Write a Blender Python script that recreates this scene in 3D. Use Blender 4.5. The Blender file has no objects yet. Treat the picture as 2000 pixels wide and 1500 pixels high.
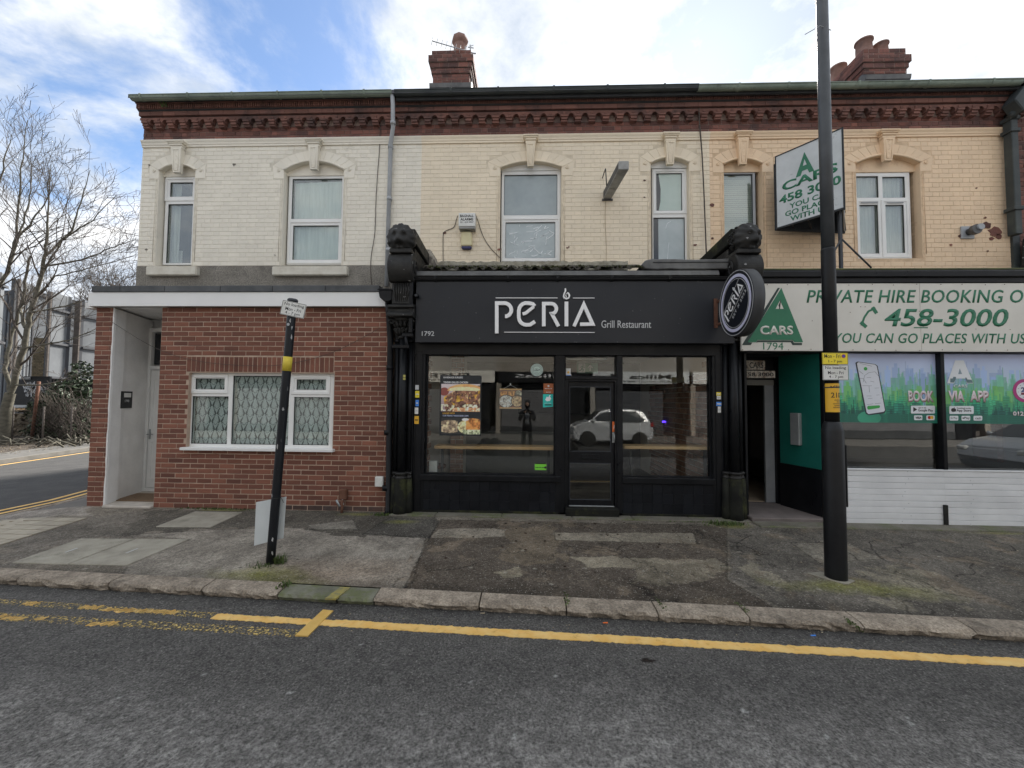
import bpy, bmesh, math, random
import numpy as np
from mathutils import Matrix, Vector
random.seed(7)
rng = np.random.default_rng(11)
SC = bpy.context.scene
COL = SC.collection
rad = math.radians

# ------------------------------------------------------------------ camera
CAM_H = 1.74
FPX = 780.0            # focal length in photo pixels (photo 2000 wide)
cam = bpy.data.cameras.new('camera')
cam.sensor_width = 36.0
cam.lens = 36.0 * FPX / 2000.0
cam.clip_start = 0.05
cam.clip_end = 2000.0
camo = bpy.data.objects.new('camera', cam)
COL.objects.link(camo)
camo.location = (0, 0, CAM_H)
camo.rotation_euler = (rad(92.4), rad(-0.5), rad(2.0))
SC.camera = camo
RM = camo.rotation_euler.to_matrix()

def P(px, py, Y):
    """point of the upright plane y=Y that the survey photo shows at px,py -> (x,z)"""
    d = RM @ Vector(((px - 1000) / FPX, (750 - py) / FPX, -1.0))
    t = Y / d.y
    return d.x * t, CAM_H + d.z * t
def PX(px, py, Y): return P(px, py, Y)[0]
def PZ(px, py, Y): return P(px, py, Y)[1]
def G(px, py, z=0.0):
    d = RM @ Vector(((px - 1000) / FPX, (750 - py) / FPX, -1.0))
    t = (z - CAM_H) / d.z
    return d.x * t, d.y * t

# ------------------------------------------------------------------ world, sun, exposure
SUN_EL, SUN_AZ = 36.0, 21.0          # azimuth right of +Y
w = bpy.data.worlds.new('World'); SC.world = w
w.use_nodes = True
nt = w.node_tree; nt.nodes.clear()
def N(t, **k):
    n = nt.nodes.new(t)
    for a, b in k.items(): setattr(n, a, b)
    return n
L = nt.links.new
out = N('ShaderNodeOutputWorld'); bg = N('ShaderNodeBackground')
bg.inputs['Strength'].default_value = 0.12
L(bg.outputs[0], out.inputs['Surface'])
sky = N('ShaderNodeTexSky', sky_type='NISHITA')
sky.sun_disc = False
sky.sun_elevation = rad(SUN_EL); sky.sun_rotation = rad(SUN_AZ)
sky.altitude = 100; sky.air_density = 1.0; sky.dust_density = 0.6; sky.ozone_density = 3.0
tc = N('ShaderNodeTexCoord')
sep = N('ShaderNodeSeparateXYZ'); L(tc.outputs['Generated'], sep.inputs[0])
def M(op, a, b=None, c=None):
    n = N('ShaderNodeMath', operation=op)
    for i, v in enumerate((a, b, c)):
        if v is None: continue
        if isinstance(v, (int, float)): n.inputs[i].default_value = v
        else: L(v, n.inputs[i])
    return n.outputs[0]
zz = M('ADD', M('MAXIMUM', sep.outputs['Z'], 0.0), 0.33)
cx = M('DIVIDE', sep.outputs['X'], zz); cy = M('DIVIDE', sep.outputs['Y'], zz)
cmb = N('ShaderNodeCombineXYZ'); L(cx, cmb.inputs[0]); L(cy, cmb.inputs[1])
def noise(vec, scale, detail, rough, dist, off=(0, 0, 0), sc=(1, 1, 1), rot=0):
    mp = N('ShaderNodeMapping'); L(vec, mp.inputs[0])
    mp.inputs['Location'].default_value = off; mp.inputs['Scale'].default_value = sc
    mp.inputs['Rotation'].default_value = (0, 0, rot)
    n = N('ShaderNodeTexNoise'); L(mp.outputs[0], n.inputs['Vector'])
    n.inputs['Scale'].default_value = scale; n.inputs['Detail'].default_value = detail
    n.inputs['Roughness'].default_value = rough; n.inputs['Distortion'].default_value = dist
    return n.outputs['Fac']
n1 = noise(cmb.outputs[0], 2.3, 12, 0.60, 0.25, (2.3, 0.7, 0), (1.0, 1.15, 1), -0.5)
n2 = noise(cmb.outputs[0], 2.6, 12, 0.62, 0.2, (7.3, 3.1, 0), (1, 1.1, 1), 0.4)
# thinner cloud with blue showing, upper left, over the corner house
def lobe(px, py, power):
    d = (RM @ Vector(((px - 1000) / FPX, (750 - py) / FPX, -1.0))).normalized()
    vm = N('ShaderNodeVectorMath', operation='DOT_PRODUCT')
    L(tc.outputs['Generated'], vm.inputs[0]); vm.inputs[1].default_value = d
    return M('POWER', M('MAXIMUM', vm.outputs['Value'], 0.0), power)
gap = M('ADD', M('MULTIPLY', lobe(420, 40, 40), 0.19), M('MULTIPLY', lobe(90, 190, 90), 0.10))
cov = M('SUBTRACT', M('ADD', n1, 0.14), gap)
mr = N('ShaderNodeMapRange', interpolation_type='SMOOTHSTEP'); L(cov, mr.inputs['Value'])
mr.inputs['From Min'].default_value = 0.40; mr.inputs['From Max'].default_value = 0.60
glow = M('MULTIPLY', lobe(1330, 215, 60), 2.5)
ramp = N('ShaderNodeValToRGB'); L(n2, ramp.inputs[0])
ramp.color_ramp.elements[0].position = 0.43; ramp.color_ramp.elements[0].color = (0.33, 0.37, 0.43, 1)
ramp.color_ramp.elements[1].position = 0.77; ramp.color_ramp.elements[1].color = (0.84, 0.81, 0.765, 1)
vs = N('ShaderNodeVectorMath', operation='SCALE'); L(ramp.outputs[0], vs.inputs[0])
L(M('ADD', glow, 5.85), vs.inputs['Scale'])
mix = N('ShaderNodeMix', data_type='RGBA')
L(mr.outputs[0], mix.inputs[0])
skg = N('ShaderNodeVectorMath', operation='SCALE'); L(sky.outputs[0], skg.inputs[0]); skg.inputs['Scale'].default_value = 0.62
L(skg.outputs[0], mix.inputs[6]); L(vs.outputs[0], mix.inputs[7])
L(mix.outputs[2], bg.inputs['Color'])

sun = bpy.data.lights.new('sun', 'SUN'); sun.energy = 3.5; sun.angle = rad(12); sun.color = (1.0, 0.94, 0.86)
suno = bpy.data.objects.new('sun', sun); COL.objects.link(suno)
sd = Vector((math.sin(rad(SUN_AZ)) * math.cos(rad(SUN_EL)), math.cos(rad(SUN_AZ)) * math.cos(rad(SUN_EL)), math.sin(rad(SUN_EL))))
suno.rotation_euler = (-sd).to_track_quat('-Z', 'Y').to_euler()
suno.location = (0, 0, 30)
SC.view_settings.view_transform = 'Standard'
SC.view_settings.look = 'None'
SC.view_settings.exposure = 1.6
SC.view_settings.gamma = 1.0
SC.view_settings.use_curve_mapping = False
SC.cycles.max_bounces = 8
SC.cycles.transparent_max_bounces = 12

# ------------------------------------------------------------------ helpers
LOCAL = set()          # things whose parts are modelled in the thing's own frame
def wmat(o):
    m = Matrix.LocRotScale(o.location, o.rotation_euler, o.scale)
    return m if o.parent is None else wmat(o.parent) @ o.matrix_parent_inverse @ m
def finish(o, parent=None, label=None, cat=None, group=None, kind=None):
    if parent is not None:
        o.parent = parent
        if parent.name not in LOCAL: o.matrix_parent_inverse = wmat(parent).inverted()
    if label: o['label'] = label
    if cat: o['category'] = cat
    if group: o['group'] = group
    if kind: o['kind'] = kind
    return o
def thing(name, label, cat, loc=(0, 0, 0), group=None, rot=(0, 0, 0)):
    o = bpy.data.objects.new(name, None); COL.objects.link(o)
    o.location = loc; o.rotation_euler = rot; o.empty_display_size = 0.2
    return finish(o, None, label, cat, group)

class MB:
    def __init__(s): s.v = []; s.f = []; s.sm = []
    def add(s, vs, fs, smooth=False):
        b = len(s.v); s.v += [tuple(v) for v in vs]
        for f in fs: s.f.append(tuple(i + b for i in f)); s.sm.append(smooth)
        return s
    def box(s, x0, x1, y0, y1, z0, z1):
        if x0 > x1: x0, x1 = x1, x0
        if y0 > y1: y0, y1 = y1, y0
        if z0 > z1: z0, z1 = z1, z0
        return s.add([(x0,y0,z0),(x1,y0,z0),(x1,y1,z0),(x0,y1,z0),(x0,y0,z1),(x1,y0,z1),(x1,y1,z1),(x0,y1,z1)],
              [(0,3,2,1),(4,5,6,7),(0,1,5,4),(1,2,6,5),(2,3,7,6),(3,0,4,7)])
    def prism(s, pts, y0, y1):
        """polygon in xz extruded along y (y0 front, nearer the street)"""
        a = sum(pts[i][0]*pts[(i+1) % len(pts)][1]-pts[(i+1) % len(pts)][0]*pts[i][1] for i in range(len(pts)))
        if a < 0: pts = pts[::-1]
        n = len(pts)
        return s.add([(x, y0, z) for x, z in pts]+[(x, y1, z) for x, z in pts],
              [tuple(range(n)), tuple(range(2*n-1, n-1, -1))]+[(i, i+n, (i+1) % n+n, (i+1) % n) for i in range(n)])
    def flat(s, pts, z0, z1):
        """polygon in xy extruded along z"""
        a = sum(pts[i][0]*pts[(i+1) % len(pts)][1]-pts[(i+1) % len(pts)][0]*pts[i][1] for i in range(len(pts)))
        if a < 0: pts = pts[::-1]
        n = len(pts)
        return s.add([(x, y, z1) for x, y in pts]+[(x, y, z0) for x, y in pts],
              [tuple(range(n)), tuple(range(2*n-1, n-1, -1))]+[((i+1) % n, i, i+n, (i+1) % n+n) for i in range(n)])
    def profile_x(s, pts, x0, x1):
        """closed profile in yz swept along x"""
        a = sum(pts[i][0]*pts[(i+1) % len(pts)][1]-pts[(i+1) % len(pts)][0]*pts[i][1] for i in range(len(pts)))
        if a < 0: pts = pts[::-1]
        n = len(pts)
        return s.add([(x0, y, z) for y, z in pts]+[(x1, y, z) for y, z in pts],
              [tuple(range(n-1, -1, -1)), tuple(range(n, 2*n))]+[(i, (i+1) % n, (i+1) % n+n, i+n) for i in range(n)])
    def tube(s, path, r, n=8, cap=True):
        """tube along path; r number or list"""
        pts = [Vector(p) for p in path]
        rs = r if isinstance(r, (list, tuple)) else [r]*len(pts)
        b = len(s.v); up = None
        for i, p in enumerate(pts):
            t = (pts[min(i+1, len(pts)-1)]-pts[max(i-1, 0)]).normalized()
            if up is None:
                up = Vector((0, 0, 1)) if abs(t.z) < 0.9 else Vector((1, 0, 0))
            a = t.cross(up)
            if a.length < 1e-5: a = t.orthogonal()
            a.normalize(); c = a.cross(t).normalized(); up = c
            for k in range(n):
                an = 2*math.pi*k/n
                s.v.append(tuple(p+(a*math.cos(an)+c*math.sin(an))*rs[i]))
        for i in range(len(pts)-1):
            for k in range(n):
                k2 = (k+1) % n
                s.f.append((b+i*n+k, b+(i+1)*n+k, b+(i+1)*n+k2, b+i*n+k2)); s.sm.append(True)
        if cap and n > 2:
            s.f.append(tuple(b+k for k in range(n))); s.sm.append(False)
            e = b+(len(pts)-1)*n
            s.f.append(tuple(e+k for k in range(n-1, -1, -1))); s.sm.append(False)
        return s
    def lathe(s, prof, cx, cy, n=20, axis='z', smooth=True, cz=0):
        """prof list of (r, h); axis z around (cx,cy)"""
        b = len(s.v)
        for r, h in prof:
            for k in range(n):
                a = 2*math.pi*k/n
                if axis == 'z': s.v.append((cx+r*math.cos(a), cy+r*math.sin(a), h))
                elif axis == 'y': s.v.append((cx+r*math.cos(a), h, cz+r*math.sin(a)))
                else: s.v.append((h, cy+r*math.cos(a), cz+r*math.sin(a)))
        for i in range(len(prof)-1):
            for k in range(n):
                k2 = (k+1) % n
                s.f.append((b+i*n+k, b+i*n+k2, b+(i+1)*n+k2, b+(i+1)*n+k)); s.sm.append(smooth)
        s.f.append(tuple(b+k for k in range(n-1, -1, -1))); s.sm.append(False)
        e = b+(len(prof)-1)*n
        s.f.append(tuple(e+k for k in range(n))); s.sm.append(False)
        return s
    def ribbon(s, pts, wd, y0, y1):
        """thick stroke in xz plane, constant width, mitred"""
        n = len(pts); lft = []; rgt = []
        for i in range(n):
            p = Vector(pts[i])
            d1 = (Vector(pts[i])-Vector(pts[i-1])).normalized() if i > 0 else None
            d2 = (Vector(pts[i+1])-Vector(pts[i])).normalized() if i < n-1 else None
            d1 = d1 or d2; d2 = d2 or d1
            n1_ = Vector((-d1.y, d1.x)); n2_ = Vector((-d2.y, d2.x)); m = (n1_+n2_)
            m = m.normalized() if m.length > 1e-6 else n1_
            k = wd/2/max(0.35, m.dot(n1_))
            lft.append(p+m*k); rgt.append(p-m*k)
        b = len(s.v)
        for q in lft: s.v.append((q.x, y0, q.y))
        for q in rgt: s.v.append((q.x, y0, q.y))
        for q in lft: s.v.append((q.x, y1, q.y))
        for q in rgt: s.v.append((q.x, y1, q.y))
        for i in range(n-1):
            a0, a1, c0, c1 = b+i, b+i+1, b+n+i, b+n+i+1
            e = 2*n
            for f in ((c0, c1, a1, a0), (a0+e, a1+e, c1+e, c0+e), (a0, a1, a1+e, a0+e), (c1, c0, c0+e, c1+e)):
                s.f.append(f); s.sm.append(False)
        for i in (0, n-1):
            s.f.append((b+i, b+n+i, b+3*n+i, b+2*n+i)); s.sm.append(False)
        return s
    def build(s, name, m, parent=None, bevel=0, label=None, cat=None, group=None, kind=None, seg=1, loc=None, merge=False):
        me = bpy.data.meshes.new(name)
        vs = s.v
        if loc is not None: vs = [(a-loc[0], c-loc[1], d-loc[2]) for a, c, d in vs]
        me.from_pydata(vs, [], s.f)
        me.polygons.foreach_set('use_smooth', s.sm)
        me.materials.append(m)
        if bevel or merge:
            bm = bmesh.new(); bm.from_mesh(me)
            if merge: bmesh.ops.remove_doubles(bm, verts=bm.verts, dist=1e-4)
            if bevel:
                ed = [e for e in bm.edges if len(e.link_faces) == 2 and e.calc_face_angle(0) > 0.5]
                bmesh.ops.bevel(bm, geom=ed, offset=bevel, segments=seg, affect='EDGES', clamp_overlap=True)
            bm.to_mesh(me); bm.free()
        me.update()
        o = bpy.data.objects.new(name, me); COL.objects.link(o)
        if loc is not None: o.location = loc
        return finish(o, parent, label, cat, group, kind)

def box(name, m, x0, x1, y0, y1, z0, z1, parent=None, bevel=0.004, **k):
    return MB().box(x0, x1, y0, y1, z0, z1).build(name, m, parent, bevel, **k)

def grid_paint(name, m, x0, x1, z0, z1, Y, nx, nz, func, parent=None, plane='xz', zfun=None, **k):
    """sheet with a colour attribute painted by func(U,V)->(r,g,b) arrays; U,V metres from lower left"""
    us = np.linspace(0, x1-x0, nx); vs = np.linspace(0, z1-z0, nz)
    U, V = np.meshgrid(us, vs)
    rgb = func(U, V)
    if plane == 'xz': co = np.stack([U+x0, np.full_like(U, Y), V+z0], -1)
    else: co = np.stack([U+x0, V+z0, zfun(U+x0, V+z0)], -1)
    return grid_mesh(name, m, co, rgb, parent, flip=(plane != 'xz'), **k)
def grid_mesh(name, m, co, rgb, parent=None, flip=False, **k):
    nz, nx = co.shape[:2]
    idx = np.arange(nz*nx).reshape(nz, nx)
    a, b, c, d = idx[:-1, :-1], idx[:-1, 1:], idx[1:, 1:], idx[1:, :-1]
    fs = np.stack([a, b, c, d], -1).reshape(-1, 4)
    me = bpy.data.meshes.new(name)
    me.vertices.add(nz*nx); me.vertices.foreach_set('co', co.reshape(-1).astype(np.float32))
    nf = len(fs)
    me.loops.add(nf*4); me.loops.foreach_set('vertex_index', fs.reshape(-1).astype(np.int32))
    me.polygons.add(nf); me.polygons.foreach_set('loop_start', (np.arange(nf)*4).astype(np.int32))
    me.polygons.foreach_set('loop_total', np.full(nf, 4, np.int32))
    me.update(calc_edges=True)
    ca = me.color_attributes.new('paint', 'FLOAT_COLOR', 'POINT')
    rgba = np.concatenate([np.clip(rgb, 0, 4), np.ones(rgb.shape[:2]+(1,))], -1)
    ca.data.foreach_set('color', rgba.reshape(-1).astype(np.float32))
    me.materials.append(m)
    o = bpy.data.objects.new(name, me); COL.objects.link(o)
    return finish(o, parent, **k)

def vnoise(U, V, sc, seed=0, octv=4):
    """cheap value noise 0..1"""
    r = np.random.default_rng(seed); tot = np.zeros_like(U, dtype=float); amp = 1; s = 0
    for o in range(octv):
        T = r.random((64, 64))
        x = U*sc*(2**o)+r.random()*50; y = V*sc*(2**o)+r.random()*50
        xi = np.floor(x).astype(int); yi = np.floor(y).astype(int); fx = x-xi; fy = y-yi
        fx = fx*fx*(3-2*fx); fy = fy*fy*(3-2*fy)
        a = T[xi % 64, yi % 64]; b = T[(xi+1) % 64, yi % 64]; c = T[xi % 64, (yi+1) % 64]; d = T[(xi+1) % 64, (yi+1) % 64]
        tot += amp*((a*(1-fx)+b*fx)*(1-fy)+(c*(1-fx)+d*fx)*fy); s += amp; amp *= 0.5
    return tot/s
def inpoly(X, Y, poly):
    c = np.zeros(X.shape, bool); n = len(poly)
    for i in range(n):
        x1, y1 = poly[i]; x2, y2 = poly[(i+1) % n]
        if y1 == y2: continue
        cond = ((y1 > Y) != (y2 > Y)) & (X < (x2-x1)*(Y-y1)/(y2-y1)+x1)
        c ^= cond
    return c

# ------------------------------------------------------------------ text
def text(s, m, x0, x1, z0, z1, Y, parent=None, th=0.004, shear=0, bold=0.0, name='lettering', space=1.0, rot=None, lift=0.0, **k):
    cu = bpy.data.curves.new('t', 'FONT'); cu.body = s
    cu.size = 1; cu.shear = shear; cu.offset = bold; cu.resolution_u = 3; cu.space_character = space; cu.space_line = 0.9
    cu.align_x = 'CENTER' if '\n' in s else 'LEFT'
    to = bpy.data.objects.new('t', cu); COL.objects.link(to)
    bpy.context.view_layer.update()
    me = bpy.data.meshes.new_from_object(to.evaluated_get(bpy.context.evaluated_depsgraph_get()))
    bpy.data.objects.remove(to); bpy.data.curves.remove(cu)
    n = len(me.vertices); co = np.zeros(n*3, np.float32); me.vertices.foreach_get('co', co); co = co.reshape(-1, 3)
    mn = co.min(0); mx = co.max(0)
    u = (co[:, 0]-mn[0])/(mx[0]-mn[0])*(x1-x0)+x0
    v = (co[:, 1]-mn[1])/(mx[1]-mn[1])*(z1-z0)+z0
    bm = bmesh.new(); bm.from_mesh(me)
    for i, vt in enumerate(bm.verts): vt.co = (u[i], Y, v[i])
    if th > 0:
        r = bmesh.ops.extrude_face_region(bm, geom=bm.faces[:])
        bmesh.ops.translate(bm, vec=(0, -th, 0), verts=[g for g in r['geom'] if isinstance(g, bmesh.types.BMVert)])
    bmesh.ops.recalc_face_normals(bm, faces=bm.faces)
    bm.to_mesh(me); bm.free()
    me.materials.clear(); me.materials.append(m); me.name = name
    o = bpy.data.objects.new(name, me); COL.objects.link(o)
    return finish(o, parent, **k)

# ------------------------------------------------------------------ materials
def pm(name, c1, c2=None, scale=4.0, rough=0.7, rvar=0.0, bump=0.0, bscale=60.0, stretch=(1, 1, 1), dirt=None, rnd=0.0, rndmix=False,
       metal=0.0, spec=0.5, attr=None, contrast=(0.35, 0.65), dirt2=None, speck=None, coat=0.0, bdist=0.01, detail=6, grain=None):
    m = bpy.data.materials.new(name); m.use_nodes = True
    nt = m.node_tree; ns = nt.nodes; b = ns['Principled BSDF']; Lk = nt.links.new
    b.inputs['Roughness'].default_value = rough; b.inputs['Metallic'].default_value = metal
    b.inputs['Specular IOR Level'].default_value = spec; b.inputs['Coat Weight'].default_value = coat
    geo = ns.new('ShaderNodeNewGeometry')
    mp = ns.new('ShaderNodeMapping'); Lk(geo.outputs['Position'], mp.inputs[0]); mp.inputs['Scale'].default_value = stretch
    def nz(sc, det=6, r=0.6):
        n = ns.new('ShaderNodeTexNoise'); Lk(mp.outputs[0], n.inputs['Vector'])
        n.inputs['Scale'].default_value = sc; n.inputs['Detail'].default_value = det; n.inputs['Roughness'].default_value = r
        return n.outputs['Fac']
    def mt(op, a, c):
        n = ns.new('ShaderNodeMath'); n.operation = op
        for i, v in enumerate((a, c)):
            if isinstance(v, (int, float)): n.inputs[i].default_value = v
            else: Lk(v, n.inputs[i])
        return n.outputs[0]
    def rng_(v, a, c, lo=0, hi=1):
        n = ns.new('ShaderNodeMapRange'); Lk(v, n.inputs[0]); n.inputs[1].default_value = a; n.inputs[2].default_value = c
        n.inputs[3].default_value = lo; n.inputs[4].default_value = hi
        return n.outputs[0]
    def mx(f, a, c):
        n = ns.new('ShaderNodeMix'); n.data_type = 'RGBA'
        if isinstance(f, (int, float)): n.inputs[0].default_value = f
        else: Lk(f, n.inputs[0])
        for i, v in ((6, a), (7, c)):
            if isinstance(v, tuple): n.inputs[i].default_value = (*v[:3], 1)
            else: Lk(v, n.inputs[i])
        return n.outputs[2]
    col = tuple(c1)
    rv = None
    if rnd or rndmix:
        oi = ns.new('ShaderNodeObjectInfo')
        rv = mt('FRACT', mt('ADD', oi.outputs['Random'], geo.outputs['Random Per Island']), 0)
    if attr:
        a = ns.new('ShaderNodeVertexColor'); a.layer_name = attr; col = a.outputs['Color']
    elif c2 is not None:
        f = rng_(nz(scale, detail), contrast[0], contrast[1])
        if rndmix: f = mt('ADD', mt('MULTIPLY', f, 0.35), mt('MULTIPLY', rv, 0.65))
        col = mx(f, tuple(c1), tuple(c2))
    if rnd:
        hs = ns.new('ShaderNodeHueSaturation'); 
        if isinstance(col, tuple): hs.inputs['Color'].default_value = (*col, 1)
        else: Lk(col, hs.inputs['Color'])
        r2 = mt('FRACT', mt('MULTIPLY', rv, 17.31), 0)
        Lk(rng_(r2, 0, 1, 1-rnd, 1+rnd), hs.inputs['Value'])
        col = hs.outputs[0]
    for dd in (dirt, dirt2):
        if dd:
            dc, dsc, th, am = dd[:4]
            col = mx(mt('MULTIPLY', rng_(nz(dsc, 8, 0.7), th, th+0.12), am), col, tuple(dc))
    if speck:
        sc_, th, c_, am = speck
        vo = ns.new('ShaderNodeTexVoronoi'); Lk(mp.outputs[0], vo.inputs['Vector']); vo.inputs['Scale'].default_value = sc_
        sx = ns.new('ShaderNodeSeparateColor'); Lk(vo.outputs['Color'], sx.inputs[0])
        f = mt('MULTIPLY', rng_(sx.outputs[0], th, min(1, th+0.05)), am)
        col = mx(f, col, tuple(c_))
    if grain:
        vm = ns.new('ShaderNodeVectorMath'); vm.operation = 'SCALE'
        if isinstance(col, tuple): vm.inputs[0].default_value = col
        else: Lk(col, vm.inputs[0])
        Lk(rng_(nz(grain[0], 4, 0.7), 0.34, 0.66, grain[1], grain[2]), vm.inputs['Scale']); col = vm.outputs[0]
    if isinstance(col, tuple): b.inputs['Base Color'].default_value = (*col, 1)
    else: Lk(col, b.inputs['Base Color'])
    if rvar: Lk(rng_(nz(scale*1.7), 0.3, 0.7, max(0.03, rough-rvar), min(1, rough+rvar)), b.inputs['Roughness'])
    if bump:
        bp = ns.new('ShaderNodeBump'); bp.inputs['Strength'].default_value = bump; bp.inputs['Distance'].default_value = bdist
        Lk(nz(bscale, 5, 0.65), bp.inputs['Height']); Lk(bp.outputs[0], b.inputs['Normal'])
    return m

def glass_mat(name, refl=0.16, tint=(0.92, 0.96, 0.94), rough=0.0, wav=0.0):
    m = bpy.data.materials.new(name); m.use_nodes = True; nt = m.node_tree; ns = nt.nodes; ns.clear(); Lk = nt.links.new
    o = ns.new('ShaderNodeOutputMaterial'); mixn = ns.new('ShaderNodeMixShader')
    t = ns.new('ShaderNodeBsdfTransparent'); t.inputs[0].default_value = (*tint, 1)
    g = ns.new('ShaderNodeBsdfGlossy'); g.inputs['Roughness'].default_value = rough
    lw = ns.new('ShaderNodeLayerWeight'); lw.inputs[0].default_value = 0.25
    mr = ns.new('ShaderNodeMapRange'); Lk(lw.outputs['Facing'], mr.inputs[0]); mr.inputs[3].default_value = refl; mr.inputs[4].default_value = min(1, refl+0.6)
    Lk(mr.outputs[0], mixn.inputs[0]); Lk(t.outputs[0], mixn.inputs[1]); Lk(g.outputs[0], mixn.inputs[2]); Lk(mixn.outputs[0], o.inputs[0])
    if wav:
        n = ns.new('ShaderNodeTexNoise'); n.inputs['Scale'].default_value = 1.3; n.inputs['Detail'].default_value = 1
        geo = ns.new('ShaderNodeNewGeometry'); Lk(geo.outputs['Position'], n.inputs['Vector'])
        bp = ns.new('ShaderNodeBump'); bp.inputs['Strength'].default_value = wav; bp.inputs['Distance'].default_value = 0.02
        Lk(n.outputs['Fac'], bp.inputs['Height']); Lk(bp.outputs[0], g.inputs['Normal'])
    return m

m_brick = pm('red_brick', (0.145, 0.058, 0.041), (0.265, 0.106, 0.067), 3, 0.85, bump=0.7, bscale=55, stretch=(0.35, 1, 3.2), rnd=0.22, rndmix=True, dirt=((0.09, 0.04, 0.03), 3.0, 0.56, 0.5), bdist=0.012)
m_brick_old = pm('old_red_brick', (0.11, 0.058, 0.052), (0.235, 0.095, 0.070), 4, 0.9, bump=0.5, bscale=50, rnd=0.28, rndmix=True, dirt=((0.06, 0.042, 0.04), 2.2, 0.52, 0.7))
m_terracotta = pm('sooty_terracotta', (0.16, 0.080, 0.065), (0.24, 0.112, 0.085), 3, 0.85, bump=0.4, bscale=60, rnd=0.2, rndmix=True, dirt=((0.055, 0.042, 0.042), 1.3, 0.52, 0.7))
m_mortar = pm('mortar', (0.40, 0.29, 0.22), (0.52, 0.39, 0.30), 8, 0.95, bump=0.5, bscale=120)
m_mortar_old = pm('old_mortar', (0.13, 0.09, 0.08), (0.30, 0.22, 0.18), 2.5, 0.95, bump=0.5, bscale=90)
def paint(name, c, d):
    return pm(name, c, tuple(x*0.93 for x in c), 2.2, 0.62, bump=0.35, bscale=38, rnd=0.035, dirt=(d, 2.6, 0.60, 0.55), dirt2=(tuple(x*0.8 for x in c), 22, 0.60, 0.5))
m_pwhite = paint('white_masonry_paint', (0.85, 0.80, 0.69), (0.50, 0.46, 0.38))
m_pcream = paint('cream_masonry_paint', (0.86, 0.75, 0.58), (0.56, 0.46, 0.33))
m_ppeach = paint('peach_masonry_paint', (0.86, 0.65, 0.44), (0.50, 0.30, 0.18))
m_jwhite = pm('white_painted_joint', (0.62, 0.575, 0.48), (0.78, 0.73, 0.62), 9, 0.9)
m_jcream = pm('cream_painted_joint', (0.62, 0.53, 0.40), (0.78, 0.68, 0.52), 9, 0.9)
m_jpeach = pm('peach_painted_joint', (0.58, 0.42, 0.27), (0.78, 0.58, 0.39), 9, 0.9)
m_render = pm('grey_pebbledash', (0.20, 0.185, 0.16), (0.28, 0.26, 0.225), 3, 0.95, grain=(45, .55, 1.5), bump=1.0, bscale=130, dirt=((0.11, 0.10, 0.09), 2.0, 0.55, 0.6))
m_upvc = pm('white_upvc', (0.84, 0.84, 0.82), (0.78, 0.78, 0.76), 1.5, 0.35, rvar=0.08)
m_wfascia = pm('white_fascia_plastic', (0.85, 0.85, 0.84), (0.80, 0.80, 0.79), 1.2, 0.4, dirt=((0.5, 0.5, 0.47), 3, 0.66, 0.4))
m_slab = pm('dark_slate_coping', (0.065, 0.07, 0.075), (0.10, 0.105, 0.11), 5, 0.8, bump=0.4, bscale=50, rnd=0.15)
m_sill = pm('painted_stone_sill', (0.74, 0.71, 0.62), (0.60, 0.56, 0.47), 5, 0.75, bump=0.4, bscale=30, dirt=((0.3, 0.27, 0.22), 6, 0.64, 0.7))
m_black = pm('black_gloss_paint', (0.006, 0.0065, 0.008), (0.011, 0.012, 0.014), 4, 0.38, spec=.22, rvar=0.12, bump=0.12, bscale=40)
m_blackworn = pm('weathered_black_paint', (0.012, 0.012, 0.012), (0.030, 0.029, 0.027), 5, 0.5, spec=.3, rvar=0.15, bump=0.5, bscale=28, dirt=((0.16, 0.15, 0.13), 9, 0.70, 0.6), speck=(35, 0.985, (0.5, 0.5, 0.5), 0.6))
m_blackmoss = pm('mossy_black_paint', (0.008, 0.008, 0.008), (0.02, 0.021, 0.016), 4, 0.75, bump=0.5, bscale=40, dirt=((0.06, 0.065, 0.025), 2.5, 0.52, 0.8), spec=.2)
m_btile = pm('black_painted_tile', (0.009, 0.010, 0.013), (0.013, 0.0145, 0.018), 3, 0.33, spec=.22, rvar=0.08, rnd=0.2)
m_bjoint = pm('dark_tile_joint', (0.05, 0.053, 0.06), None, 1, 0.8)
m_signgrey = pm('anthracite_sign_panel', (0.020, 0.022, 0.027), (0.027, 0.029, 0.034), 0.8, 0.42, spec=.3, rvar=0.06, speck=(70, 0.997, (0.2, 0.2, 0.2), 0.5))
m_whitelet = pm('white_sign_letter', (0.88, 0.88, 0.88), None, 1, 0.4)
m_lightlet = pm('pale_grey_letter', (0.55, 0.56, 0.57), None, 1, 0.4)
m_metalgrey = pm('grey_painted_metal', (0.34, 0.36, 0.38), (0.42, 0.44, 0.46), 3, 0.5, dirt=((0.2, 0.2, 0.2), 6, 0.62, 0.5))
m_lead = pm('weathered_lead', (0.085, 0.085, 0.085), (0.16, 0.16, 0.155), 3, 0.6, bump=0.5, bscale=12, dirt=((0.05, 0.05, 0.04), 5, 0.55, 0.6))
m_rtile = pm('mossy_roof_tile', (0.045, 0.04, 0.035), (0.085, 0.075, 0.06), 6, 0.9, bump=0.7, bscale=40, rnd=0.2, dirt=((0.07, 0.075, 0.03), 5, 0.52, 0.7))
m_roof = pm('slate_roof', (0.07, 0.07, 0.08), (0.11, 0.11, 0.12), 5, 0.8, bump=0.4, bscale=30)
m_gutter = pm('algae_green_gutter', (0.15, 0.19, 0.155), (0.26, 0.31, 0.25), 2.5, 0.6, bump=0.3, bscale=20, dirt=((0.05, 0.06, 0.05), 5, 0.56, 0.7))
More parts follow.
